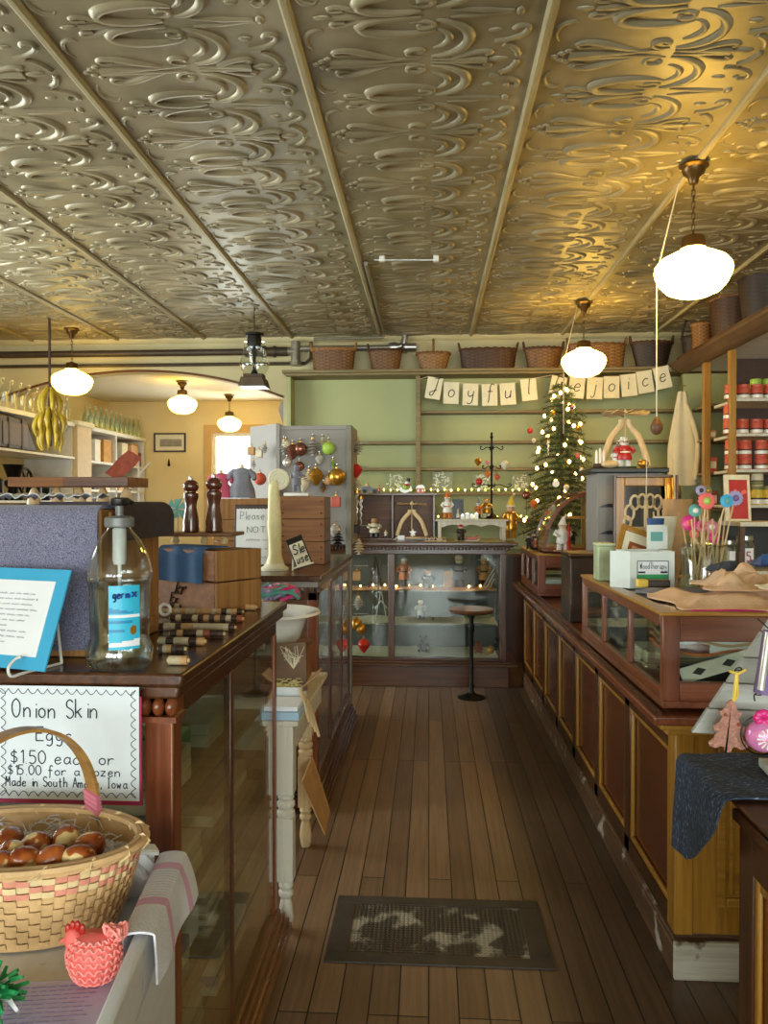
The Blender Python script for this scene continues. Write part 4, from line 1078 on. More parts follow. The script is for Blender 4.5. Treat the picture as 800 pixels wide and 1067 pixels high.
to = [(552, 449, 'redp', 'ball', .028, 'red ball at the left tip of the tree'), (571, 467, 'whitep', 'icicle', .07, 'long white icicle ornament on the left side of the tree'), (602, 475, 'redp', 'gift', .028, 'red box ornament on the right side of the tree'),
      (579, 504, 'whitep', 'disc', .032, 'round white disc ornament low on the tree front'), (590, 508, 'bone', 'drop', .030, 'cream drop ornament beside the white disc, low on the tree'), (556, 459, 'bone', 'drop', .022, 'pale drop ornament under the red ball on the left of the tree'),
      (606, 490, 'silver', 'ball', .026, 'silver ball at the lower right of the tree'), (602, 446, 'gold', 'drop', .028, 'gold drop high on the right of the tree'), (576, 430, 'gold', 'ball', .022, 'gold ball high on the left of the tree'), (617, 499, 'redp', 'ball', .036, 'red ball at the bottom right of the tree, above the glass case'),
      (596, 424, 'copper', 'ball', .022, 'copper ball near the top right of the tree'), (566, 486, 'copper', 'pine', .026, 'brown pine cone ornament low on the left of the tree')]
for px, py, mt, kd, r, lb in to:
    bauble(lb, P(px, py, y=ty - .25 if py > 440 else ty - .2), r, M[mt], kd)
# ================================================================== ON THE FRONT LEFT SHOWCASE
LZ = 1.205
# chest under a fleece
cx = P(104, 650, y=1.655).x
ch = thing('display_chest', 'wooden chest on the left showcase, hidden under a speckled blue-grey fleece', 'chest', (cx - .4, 1.86, LZ))
MB().box(cx - .85, cx, 1.665, 2.03, LZ + .001, 1.535).build('body', M['cratez'], ch, bevel=.004)
for z in (LZ + .02, 1.50): MB().box(cx - .0, cx + .008, 1.70, 1.99, z, z + .03).build('batten', M['cratez'], ch, bevel=.003)
def fleece_mat():
    m, nt, b = _new('speckled_fleece'); L = nt.links.new
    tc = nt.nodes.new('ShaderNodeTexCoord'); n = nt.nodes.new('ShaderNodeTexNoise'); n.inputs['Scale'].default_value = 400; n.inputs['Detail'].default_value = 3
    L(tc.outputs['Object'], n.inputs['Vector'])
    r = nt.nodes.new('ShaderNodeValToRGB'); r.color_ramp.elements[0].position = .36; r.color_ramp.elements[1].position = .62
    r.color_ramp.elements[0].color = col('#504e66'); r.color_ramp.elements[1].color = col('#8b889f'); L(n.outputs['Fac'], r.inputs['Fac']); L(r.outputs['Color'], b.inputs['Base Color'])
    b.inputs['Roughness'].default_value = .95; b.inputs['Sheen Weight'].default_value = .3
    bp = nt.nodes.new('ShaderNodeBump'); bp.inputs['Strength'].default_value = .5; bp.inputs['Distance'].default_value = .004; L(n.outputs['Fac'], bp.inputs['Height']); L(bp.outputs['Normal'], b.inputs['Normal'])
    return m
FLE = fleece_mat()
def fl(u, v):
    x = cx - .86 + .855 * u
    # v runs from the hem up the front, round the edge and back over the top
    L1, R_, L2 = .285, .035, .30
    s = v * (L1 + R_ * PI / 2 + L2)
    wv = .006 * math.sin(u * 15 + 1) * (1 - v) + .003 * math.sin(u * 37)
    if s < L1: return (x, 1.650 - wv, LZ + .008 + s + .012)
    if s < L1 + R_ * PI / 2:
        a = (s - L1) / R_
        return (x, 1.650 + R_ - R_ * math.cos(a) - wv * (1 - v), LZ + .02 + L1 + R_ * math.sin(a))
    return (x, 1.650 + R_ + s - L1 - R_ * PI / 2, LZ + .02 + L1 + R_)
tag(MB().sheet(fl, 40, 40, .008).build('fleece_blanket', FLE, smooth=80), 'speckled blue-grey fleece hung down the front of the chest, behind the sanitizer bottle', 'blanket')
def dk(u, v):
    L1, R_, L2 = .16, .035, .055
    s = v * (L1 + R_ * PI / 2 + L2); y = 1.70 + .35 * u
    if s < L1: return (cx - .16 + s, y, 1.553)
    if s < L1 + R_ * PI / 2:
        a = (s - L1) / R_
        return (cx - .002 + R_ * math.sin(a), y, 1.553 - R_ + R_ * math.cos(a))
    return (cx - .002 + R_ + .004 * math.sin(u * 9), y, 1.553 - R_ - (s - L1 - R_ * PI / 2))
tag(MB().sheet(dk, 16, 30, -.008).build('dark_cover', plain('plum_brown_felt', '#3d3238', .95, var=.15, vs=40, bump=.3, bs=200), smooth=80), 'plum-brown felt cover folded over the right end of the chest', 'cover')
def tissue(u, v): return (cx - .85 + .82 * u, 1.72 + .10 * v, 1.555 + .010 * abs(math.sin(u * 41 + v * 5)) + .008 * abs(math.sin(u * 83 + v * 2)))
tag(MB().sheet(tissue, 120, 4, -.001).build('tissue_paper', M['paper'], smooth=60), 'crinkled white tissue paper along the top of the fleece', 'paper')

# sky blue mat with a typed notice on a wire easel
e0 = P(22, 702, z=LZ)
es = thing('notice_easel', 'typed notice on a sky blue mat, leaning on a white wire easel', 'notice', (e0.x, e0.y, LZ))
T = Matrix.Translation((P(46, 700, z=LZ + .012).x, P(46, 700, z=LZ + .012).y, LZ + .012)) @ Matrix.Rotation(-.30, 4, 'Z') @ Matrix.Rotation(-.36, 4, 'X')
Tz = Matrix.Translation(T.translation) @ Matrix.Rotation(-.30, 4, 'Z')
bd = MB().box(-.30, 0, 0, .004, 0, .208, T).build('mat', M['sky'], es, smooth=0)
MB().box(-.265, -.030, -.0015, 0, .026, .182, T).build('sheet', M['paper'], bd, smooth=0)
q = MB()
for k in range(10): scribble(q, -.24, -.055 - .03 * rnd.random() - (.06 if k in (6, 9) else 0), .152 - k * .0112, .0065, .0005, T @ Matrix.Translation((0, -.002, 0)))
q.build('lettering', plain('grey_ink', '#55555f', .8), bd, smooth=0)
q = MB()
for x in (-.06, -.24):
    q.tube(smooth_pts([(x, .11, -.0085), (x, .01, -.0085), (x, -.024, -.0085), (x, -.030, .010), (x + .002, -.014, .024), (x + .012, -.010, .028)], 4), .003, 6, M=Tz)
    q.tube([(x, .11, -.0085), (x, .09, .14)], .003, 6, M=Tz)
q.tube([(-.06, .09, .14), (-.15, .09, .17), (-.24, .09, .14)], .003, 6, M=Tz)
q.build('wire_easel', M['white'], es)

# sanitizer bottle with pump
b0 = P(125, 699, z=LZ); b0.y += .035; b0 = Vector((P(125, 690, y=b0.y).x, b0.y, LZ))
sb = thing('sanitizer_bottle', 'big clear hand sanitizer bottle with a black pump and cyan label', 'bottle', b0)
hb = P(125, 525, y=b0.y).z - LZ
k = hb / .41
MB().lathe([(.0001, .002), (.060, .002), (.067, .012), (.068, .045), (.062, .062), (.058, .075), (.060, .11), (.062, .19), (.062, .205), (.067, .212), (.068, .232), (.064, .245), (.060, .268), (.044, .308), (.026, .333), (.0235, .343)], b0, 40).build('bottle', M['vessel'], sb, smooth=50)
MB().lathe([(.0001, .005), (.057, .006), (.063, .014), (.064, .043), (.058, .062), (.054, .075), (.056, .11), (.058, .205), (.062, .214), (.0001, .215)], b0, 32).build('gel', pane('clear_gel', '#dfe7e8', .10, .8, .03, 2.2), sb, smooth=50)
MB().lathe([(.027, .340), (.030, .343), (.030, .362), (.024, .366), (.008, .368), (.008, .40)], b0, 20).build('pump_collar', plain('smoke_grey_plastic', '#6c6c6a', .35), sb)
p_ = Vector(b0)
MB().lathe([(.017, .392), (.020, .398), (.020, .408), (.012, .412), (.0001, .412)], b0, 18).tube([p_ + Vector((0, 0, .402)), p_ + Vector((.022, -.012, .404)), p_ + Vector((.034, -.018, .398))], [.009, .008, .006], 8).build('nozzle', M['black'], sb)
MB().cyl(p_ + Vector((0, 0, .02)), p_ + Vector((0, 0, .25)), .004, n=8).lathe([(.012, .25), (.014, .26), (.014, .335), (.010, .34)], b0, 12).build('dip_tube', plain('milky_plastic', '#c9cbca', .4), sb)
def lab(u, v):
    a = -PI / 2 + .05 + .98 * u
    return (b0.x + .0645 * math.cos(a), b0.y + .0645 * math.sin(a), LZ + .055 + .15 * v)
q = MB().sheet(lab, 24, 44)
for i in range(24):
    for j in range(44):
        v = (j + .5) / 44; u = (i + .5) / 24
        q.mi[i * 44 + j] = 1 if (.05 < v < .10 + .06 * u or .50 < v < .535) else (2 if (.56 < v < .66 and v - .56 < .1 * (1 - u)) or (.40 < v < .46 and u < .75) or (.27 < v < .32 and u < .5) else (3 if (u - .78) ** 2 + (v - .30) ** 2 * 2 < .012 else 0))
lb = q.build('label', [plain('cyan_label', '#35b4d6', .3, var=.03), M['paper'], plain('deep_cyan', '#1f86b8', .3), M['gold']], sb, smooth=60)
q = MB(); T = Matrix.Translation((b0.x, b0.y, 0)) @ Matrix.Rotation(.52, 4, 'Z') @ Matrix.Translation((0, -.0655, LZ))
write(q, 'germ', -.022, .176, .020, .0016, T, x1=.012); write(q, 'x', .015, .178, .024, .0020, T)
q.build('lettering', plain('brand_blue', '#1c3f8c', .4), lb)
sb.scale.z = .865

# rows of beaded wooden rods
rods = [(176, 196, 688), (166, 193, 676), (166, 214, 668), (178, 234, 660), (165, 246, 653), (178, 254, 644), (167, 254, 637), (172, 268, 632), (181, 274, 625)]
cmix = [plain('bead_cream', '#b9a583', .6), M['dkbrown'], M['tan'], M['rust'], plain('bead_umber', '#4a3a30', .5)]
for i, (a_, b__, py) in enumerate(rods):
    p0 = P(a_, py, z=LZ + .010); p1 = P(b__, py, z=LZ + .010)
    t = thing('bead_rod', 'cream and brown banded wooden rod, %s row from the front on the left showcase' % NTH[i], 'rod', ((p0.x + p1.x) / 2, p0.y, LZ), 'banded wooden rods laid in rows')
    ln = p1.x - p0.x; n_ = max(6, int(ln / .016))
    q = MB(); 
    for s in range(n_):
        q.mat(rnd.choice([0, 0, 2, 1, 1, 3, 4]) if i % 2 else rnd.choice([0, 0, 0, 2, 2, 1]))
        q.cyl((p0.x + ln * s / n_, p0.y, LZ + .0105), (p0.x + ln * (s + .94) / n_, p0.y, LZ + .0105), .010, n=10)
    q.build('beads', cmix, t)
    MB().cyl((p0.x - .004, p0.y, LZ + .0105), (p1.x + .004, p0.y, LZ + .0105), .0045, n=6).build('dowel', M['pale'], t)
q = MB().tube([(P(172, 636, z=LZ + .02).x + .016 * math.cos(a), P(172, 636, z=LZ + .02).y, LZ + .022 + .016 * math.sin(a)) for a in [2 * PI * k / 20 for k in range(20)]], .005, 8, closed=True)
tag(q.build('napkin_ring', M['whitep']), 'small white ring standing beside the chest, behind the bottle', 'ring')
# little rectangular trays under the near rods
# old crate turned on its corner, blue cloth over it
cr = P(226, 630, y=2.33)
ct = thing('wooden_crate', 'old crate with dark lettering, turned cornerwise at the far end of the left showcase', 'crate', (cr.x, 2.33, LZ + .001))
T = Matrix.Translation((cr.x, 2.33, LZ + .001)) @ Matrix.Rotation(math.radians(57), 4, 'Z')
CH = .195
q = MB(); q.box(0, .19, 0, .010, 0, CH * .49, T).box(0, .19, 0, .010, CH * .51, CH, T).build('side_boards', M['cratez'], ct, bevel=.002)
q = MB(); q.box(0, .010, .012, .30, 0, CH * .49, T).box(0, .010, .012, .30, CH * .51, CH, T).build('front_boards', M['crate'], ct, bevel=.002)
q = MB().box(0, .19, .29, .30, 0, CH, T).box(.18, .19, .012, .29, 0, CH, T).box(.012, .178, .012, .288, 0, .01, T).box(.012, .178, .012, .288, CH - .012, CH - .002, T); q.build('inner_boards', M['crate'], ct, bevel=.002)
q = MB(); T2 = T @ Matrix.Rotation(-PI / 2, 4, 'Z')
write(q, 'kr', -.20, .05, .05, .003, T2 @ Matrix.Translation((0, -.0015, 0)), slant=.4); write(q, 'SA', -.25, .10, .04, .0025, T2 @ Matrix.Translation((0, -.0015, 0)), slant=.3); write(q, 'Ex', -.225, .02, .035, .0025, T2 @ Matrix.Translation((0, -.0015, 0)), slant=.3)
q.build('stencil', M['black'], ct)
q = MB()
def bc(u, v):
    s = v * .20
    y = .06 + .22 * u
    w_ = .004 * math.sin(u * 14)
    if s < .09: return T @ Vector((.10 - s, y, CH + .006))
    return T @ Vector((-.004 - w_ + (.014 - .014 * min(1, (s - .09) * 40)), y, CH + .006 - (s - .09)))
tag(MB().sheet(bc, 14, 26, -.004).build('blue_cloth', plain('indigo_cloth', '#2f5178', .9, var=.12, vs=30), smooth=70), 'indigo blue cloth hanging over the edge of the old crate', 'cloth')
# board with two pepper mills
BZ = LZ + CH + .013
pb = thing('display_board', 'narrow board on short feet carrying the two pepper mills', 'board', (P(205, 555, y=2.45).x, 2.50, BZ))
bx0, bx1 = P(168, 555, y=2.45).x, P(243, 555, y=2.45).x
MB().box(bx0, bx1, 2.44, 2.60, BZ + .028, BZ + .040).build('board', M['brown'], pb, bevel=.003)
for x in (bx0 + .02, (bx0 + bx1) / 2, bx1 - .05):
    MB().lathe([(.010, 0), (.014, .01), (.009, .02), (.012, .028)], (x, 2.53, BZ), 10).build('foot', M['pale'], pb)
mill = [(.0001, 0), (.030, 0), (.031, .006), (.029, .018), (.030, .035), (.027, .055), (.021, .085), (.023, .105), (.027, .118), (.0285, .128), (.027, .133), (.018, .137), (.018, .139), (.024, .143), (.029, .152), (.028, .166), (.018, .176), (.008, .179), (.0001, .18)]
for i, (px, sc) in enumerate(((199, .96), (223, 1.0))):
    x = P(px, 555, y=2.50).x; z = BZ + .041
    t = thing('pepper_mill', 'dark turned wooden pepper mill, %s of the pair on the board' % ('left' if i == 0 else 'right'), 'pepper mill', (x, 2.50, z), 'pair of pepper mills')
    MB().lathe([(r * sc * .92, zz * sc) for r, zz in mill], (x, 2.50, z), 28).build('body', wood('mill_walnut', '#5b2c1c', '#3a180d', 'z', rough=.2, coat=.5), t)
    MB().lathe([(.006, .178 * sc), (.008, .184 * sc), (.005, .192 * sc), (.0001, .193 * sc)], (x, 2.50, z), 12).build('finial', M['steel'], t)

# notice clipped to the front of the showcase
sy_ = 1.500
a = P(-4, 714, y=sy_); b_ = P(145, 835, y=sy_)
sg = thing('price_sign', 'hand-lettered price sign for onion skin eggs on the front of the left showcase', 'sign', ((a.x + b_.x) / 2, sy_, b_.z))
MB().box(a.x, b_.x + .004, sy_ + .003, sy_ + .008, b_.z - .010, a.z - .02).build('backing_card', plain('crimson_card', '#a3234c', .6), sg, smooth=0)
pp_ = MB().box(a.x, b_.x, sy_, sy_ + .002, b_.z, a.z).build('paper', plain('sign_paper', '#dfe4ea', .6, var=.02), sg, smooth=0)
ink = plain('black_ink', '#22262e', .6)
q = MB(); T = Matrix.Translation((0, sy_ - .0012, 0))
def X(px): return P(px, 780, y=sy_).x
def Z(py): return P(70, py, y=sy_).z
pxm = 1.5 / 800
for txt, p0, p1, base, hp, r in (('Onion Skin', 13, 103, 748, 20, .0013), ('Eggs', 38, 77, 772, 15, .0012), ('$1.50 each or', 11, 121, 796, 14, .0011), ('$15.00 for a dozen', 8, 126, 808, 10.5, .0010), ('Made in South Amana, Iowa', 6, 133, 820, 10.5, .0010)):
    write(q, txt, X(p0), Z(base), hp * pxm, r, T, x1=X(p1), wob=.03)
q.build('lettering', ink, pp_)
q = MB()
n_ = 14
for k in range(n_):
    x0 = a.x + .006 + (b_.x - a.x - .012) * k / n_; x1 = a.x + .006 + (b_.x - a.x - .012) * (k + 1) / n_
    for zz, s in ((a.z - .006, -1), (b_.z + .006, 1)):
        q.tube([(x0 + (x1 - x0) * i / 8, 0, zz + s * .010 * math.sin(PI * i / 8)) for i in range(9)], .0007, 4, M=T)
n_ = 11
for k in range(n_):
    z0 = b_.z + .006 + (a.z - b_.z - .012) * k / n_; z1_ = b_.z + .006 + (a.z - b_.z - .012) * (k + 1) / n_
    for xx, s in ((a.x + .010, 1), (b_.x - .006, -1)):
        q.tube([(xx + s * .010 * math.sin(PI * i / 8), 0, z0 + (z1_ - z0) * i / 8) for i in range(9)], .0007, 4, M=T)
q.build('scalloped_border', ink, pp_)

# ================================================================== FOREGROUND: EGG BASKET ON A WHITE WASHSTAND
FZ = .845
fa = P(190, 884, z=.905); na = P(117, 1067, z=.905)
ang = math.atan2(-(na.x - fa.x) * -1, 1) if False else math.atan((fa.x - na.x) / (fa.y - na.y))
ws = thing('washstand', 'chipped white painted washstand with raised sides under the egg basket', 'washstand', (fa.x, fa.y, 0))
T = Matrix.Translation((fa.x, fa.y, 0)) @ Matrix.Rotation(-ang, 4, 'Z')
chip = wood('chipped_white_gloss', '#dfe0e2', '#d3d4d6', 'y', rough=.4, coat=0, worn='#8d6a48', wscale=17, wlo=.70)
DL, WL = .82, .85
def side(xa, xb, nm):
    q = MB(); pts = [(0, FZ - .02), (0, .865), (-.05, .905), (-DL * .9, .905), (-DL, .87), (-DL, FZ - .02)]
    q.prism(pts, 'x', xa, xb, T); return q.build(nm, chip, ws, bevel=.004)
side(-.022, 0, 'side_rail'); side(-WL, -WL + .022, 'side_rail')
MB().box(-WL, 0, -DL, 0, FZ - .04, FZ - .021, T).box(-WL + .022, -.022, -DL, -.02, FZ - .021, FZ, T).build('top', chip, ws)
MB().box(-WL + .01, -.012, -DL + .02, -.012, .50, FZ - .04, T).build('body', chip, ws, smooth=0)
q = MB()
for x in (-WL + .03, -.03):
    for y in (-DL + .04, -.03): 
        MB().lathe([(.018, 0), (.026, .06), (.03, .2), (.022, .3), (.03, .42), (.028, .5)], (x, y, 0), 12, M=T).build('leg', chip, ws)
# egg basket
ec = P(20, 885, y=1.25); ec.z = FZ + .008
RX_, RY_, HB = .208, .125, .129
eb = thing('splint_basket', 'tan splint basket with a pink woven band and bow handle, full of brown eggs', 'basket', ec)
NU, NV = 64, 12
q = MB()
spl = [plain('tan_splint', '#d3ab78', .55, var=.14, vs=30), plain('pink_splint', '#d98f78', .55, var=.12, vs=30), plain('pale_splint', '#e2c795', .55, var=.1, vs=30)]
def pt(i, v, o): 
    a = 2 * PI * i / NU; s = .80 + .20 * v ** .8
    return Vector((ec.x + (RX_ * s + o) * math.cos(a), ec.y + (RY_ * s + o) * math.sin(a), ec.z + HB * v))
for j in range(NV):
    for i in range(NU):
        over = (i // 1 + j) % 2
        band = j in (8, 9, 10)
        o = .0020 if over else .0
        v0, v1 = j / NV + .004, (j + 1) / NV - .004
        vs = []
        for k in range(3):
            ii = i + k * .5; oo = o if k != 1 else (o + .0015)
            vs += [pt(ii, v0, oo), pt(ii, v1, oo)]
        q.mat(1 if band and (i // 2 + j) % 2 else (2 if band else 0))
        q.add(vs, [(0, 2, 3, 1), (2, 4, 5, 3)])
q.mat(0)
inner = [[pt(i, v, -.004) for v in (0, .5, 1)] for i in range(NU + 1)]
q.add([p for r in inner for p in r], [(i * 3 + j, i * 3 + j + 1, i * 3 + j + 4, i * 3 + j + 3) for i in range(NU) for j in range(2)])
q.lathe([(.0001, -.004), (.80, -.004), (.81, 0), (.79, .006), (.0001, .006)], ec, NU, RX_, RY_)
q.build('woven_body', spl, eb, smooth=25)
q = MB()
for o in (.005, -.006): q.tube([pt(i, 1, o) + Vector((0, 0, .002)) for i in range(NU)], .0068, 6, closed=True)
q.build('rim', spl[0], eb)
for i in range(0, NU, 4):
    MB().tube([pt(i, .93, .006), pt(i + .6, 1.0, .013) , pt(i + 1.2, 1.06, 0), pt(i + 1.5, 1.0, -.013)], .0042, 5, flat=.6).build('rim_lashing', spl[2], eb)
ha = math.atan2(.118, .072)
ht = P(25, 760, y=1.27).z - ec.z
def hd(u, v):
    a = PI * u; rr = .152
    c_, s_ = math.cos(ha), math.sin(ha)
    k = math.cos(a) * rr; w_ = (v - .5) * .030
    zz = ec.z + HB * .75 + (ht - HB * .75) * (math.sin(a) ** .75)
    return (ec.x + k * c_ - w_ * s_ + 0, ec.y + k * s_ * .86 + w_ * c_, zz)
MB().sheet(hd, 40, 2, .006).build('handle', wood('bent_ash_handle', '#b98a4c', '#8f6530', 'x', rough=.45), eb, smooth=50)
for s in (0.0, 1.0):
    q = MB()
    for k in range(4):
        u = .035 + .012 * k; u = u if s == 0 else 1 - u
        a_, b2 = Vector(hd(u, -.15)), Vector(hd(u, 1.15)); d = Vector((0, 0, .004)); q.tube([a_ - d, b2 + d], .006, 5)
    q.build('handle_wrap', M['pink'], eb)
# shredded paper and eggs
q = MB(); rs_ = random.Random(9)
for k in range(420):
    a = rs_.uniform(0, 2 * PI); rr = rs_.uniform(0, 1) ** .5
    p = Vector((ec.x + RX_ * .86 * rr * math.cos(a), ec.y + RY_ * .86 * rr * math.sin(a), ec.z + HB * (.66 + .26 * rr ** 3) + rs_.uniform(-.008, .008)))
    d = Vector((rs_.uniform(-1, 1), rs_.uniform(-1, 1), rs_.uniform(-.25, .45))).normalized() * rs_.uniform(.012, .03)
    q.tube([p - d, p + Vector((rs_.uniform(-.006, .006), rs_.uniform(-.006, .006), .004)), p + d], .0011, 3)
q.lathe([(.0001, HB * .62), (.60, HB * .62), (.80, HB * .66), (.86, HB * .76)], ec, 40, RX_, RY_)
o = q.build('shredded_paper', M['paper'], smooth=0); tag(o, 'white shredded paper bedding the eggs in the basket', 'shredded paper'); o['kind'] = 'stuff'
def egg_mat():
    m, nt, b = _new('onion_skin_egg'); L = nt.links.new
    tc = nt.nodes.new('ShaderNodeTexCoord'); oi = nt.nodes.new('ShaderNodeObjectInfo')
    ad = nt.nodes.new('ShaderNodeVectorMath'); ad.operation = 'ADD'; sc_ = nt.nodes.new('ShaderNodeMath'); sc_.operation = 'MULTIPLY'; sc_.inputs[1].default_value = 50
    L(oi.outputs['Random'], sc_.inputs[0]); L(tc.outputs['Object'], ad.inputs[0]); L(sc_.outputs[0], ad.inputs[1])
    n = nt.nodes.new('ShaderNodeTexNoise'); n.inputs['Scale'].default_value = 26; n.inputs['Detail'].default_value = 2; L(ad.outputs[0], n.inputs['Vector'])
    r = nt.nodes.new('ShaderNodeValToRGB'); e = r.color_ramp.elements
    e[0].position = .42; e[0].color = col('#7c3413'); e[1].position = .585; e[1].color = col('#e0c287'); k = e.new(.565); k.color = col('#b0602c')
    L(n.outputs['Fac'], r.inputs['Fac']); L(r.outputs['Color'], b.inputs['Base Color']); b.inputs['Roughness'].default_value = .22
    return m
EM = egg_mat()
eggs = [(10, 878, 'at the back left'), (12, 893, 'at the left, pale patch upward'), (38, 884, 'in the middle of the back row'), (68, 879, 'at the back beside the handle foot'), (94, 884, 'at the far right of the basket'),
        (27, 900, 'in the front row, left of the white-starred one'), (52, 900, 'in the front row with a pale star patch'), (84, 898, 'largest at the front right'), (0, 905, 'cut by the left frame edge')]
for px, py, lb_ in eggs:
    c = P(px, py, z=ec.z + HB * .93)
    q = MB().lathe([(.0001, -.021), (.010, -.0195), (.017, -.014), (.0205, -.004), (.020, .006), (.0155, .017), (.009, .0245), (.0001, .028)], n=20)
    o = q.build('dyed_egg', EM, origin=False); o.scale = (1.12,) * 3; o.location = (c.x, c.y, c.z + .004); o.rotation_euler = (U(.8, 1.8), U(-.4, .4), U(0, 6))
    tag(o, 'glossy onion-skin dyed egg ' + lb_, 'egg', 'brown eggs in the basket')

# leaflets, woven hen, tinsel bow
c = P(50, 1040, z=FZ + .01)
lf = thing('leaflet_stack', 'small stack of printed lilac leaflets lying in front of the egg basket', 'leaflets', (c.x, c.y, FZ + .0005))
for k in range(4):
    T3 = Matrix.Translation((c.x, c.y - .02, FZ + .001 + k * .0022)) @ Matrix.Rotation(.08 + k * .025, 4, 'Z')
    sh = MB().box(-.085, .085, -.06, .06, 0, .0018, T3).build('leaflet', plain('leaflet_lilac', '#cbc4de', .7, var=.03) if k == 3 else M['sky' if k == 1 else 'paper'], lf, smooth=0)
q = MB(); TT3 = T3 @ Matrix.Rotation(-PI / 2, 4, 'X')
for k in range(11): scribble(q, -.075, .07 - .02 * rnd.random(), .045 - k * .0095, .004, .0004, TT3 @ Matrix.Translation((0, -.0022, 0)))
q.build('printed_lines', plain('purple_ink', '#6a5c94', .8), sh, smooth=0)
hc = P(97, 1026, z=FZ + .009); hc.y += .005
hn = thing('woven_hen', 'coral woven straw hen with a red comb beside the egg basket', 'hen', (hc.x, hc.y, FZ + .0105))
hz = FZ + .0105
prof = [(.0001, 0), (.022, .001), (.034, .012), (.042, .032), (.044, .050), (.038, .066), (.026, .076), (.0001, .080)]
MB().lathe(prof, (hc.x, hc.y, hz), 28, 1.0, .78).build('body', M['coral'], hn)
q = MB(); zg = plain('pale_coral_straw', '#f5958c', .5, var=.08)
def hp(a, t):
    i = min(len(prof) - 2, int(t * (len(prof) - 1))); f_ = t * (len(prof) - 1) - i
    r = prof[i][0] * (1 - f_) + prof[i + 1][0] * f_ + .0012; z = prof[i][1] * (1 - f_) + prof[i + 1][1] * f_
    return (hc.x + r * math.cos(a), hc.y + r * .78 * math.sin(a), hz + z)
for k in range(7):
    pts = []
    for i in range(41): pts.append(hp(-PI * 1.08 + PI * 1.16 * i / 40, .22 + .095 * k + (.05 if i % 4 in (1, 2) else 0)))
    q.tube(pts, .0021, 5)
q.build('straw_chevrons', zg, hn)
MB().ell((hc.x - .034, hc.y - .004, hz + .070), (.014, .012, .018), 12, 8).tube([(hc.x - .045, hc.y - .004, hz + .070), (hc.x - .056, hc.y - .006, hz + .064)], [.005, .001], 6).build('head', M['coral'], hn)
q = MB()
for k in range(4): q.ell((hc.x - .042 + k * .008, hc.y - .004, hz + .086 + .006 * math.sin(k)), (.005, .004, .009), 8, 6)
q.build('comb', M['redp'], hn)
q = MB()
for k in range(9):
    a = U(-.9, .9); q.tube(smooth_pts([(hc.x + .022, hc.y, hz + .068), (hc.x + .030 + .016 * math.sin(k), hc.y - .012 + .003 * k, hz + .092), (hc.x + .044, hc.y - .015 + .004 * k, hz + .082 - .002 * k), (hc.x + .030, hc.y, hz + .064)], 4), .0026, 5)
q.build('tail_loops', zg, hn); hn.scale = (.9,) * 3
gc = P(6, 1026, z=FZ + .03)
tb = thing('tinsel_bow', 'bright green and white tinsel bow at the lower left, in front of the basket', 'bow', (gc.x, gc.y - .05, FZ + .001))
for nm, mt, n_ in (('green_tinsel', M['greenp'], 60), ('white_ribbon', M['paper'], 14)):
    q = MB()
    for k in range(n_):
        d = Vector((U(-1, 1), U(-1, 1), U(-.25, 1))).normalized(); c0 = Vector((gc.x, gc.y - .04, FZ + .036)); l = U(.028, .048)
        d2 = (d + Vector((U(-.5, .5), U(-.5, .5), -.3))).normalized()
        e1 = c0 + d * l * .6; e2 = e1 + d2 * l * .5
        for e in (e1, e2): e.z = max(e.z, FZ + .006)
        q.tube([c0 + d * .004, e1, e2], [.003, .0045, .003], 4)
    q.build(nm, mt, tb, smooth=0)
# striped towel over the right side board
def towel(u, v):
    y = -.035 - .265 * u
    L0, L1 = .040, .088
    s = v * (L0 + .034 + L1)
    wv = .008 * math.sin(u * 9 + .6)
    if s < L0: x, z = -.0235 - .012, .910 - (L0 - s)
    elif s < L0 + .046:
        a = (s - L0) / .046 * PI; x, z = -.011 - .0245 * math.cos(a), .910 + .007 * math.sin(a)
    else:
        d = s - L0 - .046; x, z = .0135 + (.006 + .020 * (1 - u)) * (1 - math.exp(-d * 18)) + wv * d * 6, .910 - d * (.97)
    return T @ Vector((x, y, z))
q = MB().sheet(towel, 60, 44, .0035)
n_ = 44
for i in range(60):
    for j in range(n_):
        u = (i + .5) / 60
        q.mi[i * n_ + j] = 1 if (.17 < u < .25 or .62 < u < .70) else (2 if (i % 2 and .25 < u < .62) else 0)
tag(q.build('dish_towel', [plain('white_huck_towel', '#dddbe2', .95, var=.04, vs=60, bump=.4, bs=300), plain('pink_stripe', '#d3a3bf', .95, var=.04), plain('white_rib', '#cfced8', .95)], smooth=70), 'white towel with two pink stripes draped over the washstand side', 'towel')
rb = random.Random(5)
def bag(u, v):
    a = 2 * PI * u; r = (.052 * math.sin(PI * min(.98, v * .9 + .08)) + .004) * (1 + .22 * math.sin(a * 3 + v * 7) * v + .12 * math.sin(a * 7 + v * 3))
    return T @ Vector((-.085 + r * math.cos(a), -.055 + r * .55 * math.sin(a), FZ + .002 + .085 * v + .012 * math.sin(a * 2) * v))
tag(MB().sheet(bag, 36, 14).build('paper_bag', plain('white_plastic_bag', '#dcdde2', .35, var=.04), smooth=25), 'crumpled white bag tucked in the far corner of the washstand', 'bag')
q = MB().box(-.0115, .0115, -.085, .0, 0, .006, T @ Matrix.Translation((-.04, -.04, .918)) @ Matrix.Rotation(.5, 4, 'Y') @ Matrix.Rotation(-.9, 4, 'Z')).box(-.011, .011, -.083, -.002, .006, .009, T @ Matrix.Translation((-.04, -.04, .918)) @ Matrix.Rotation(.5, 4, 'Y') @ Matrix.Rotation(-.9, 4, 'Z'))
tag(q.build('price_tag_holder', M['white'], bevel=.002), 'folded white card strip lying on the crumpled bag', 'card')

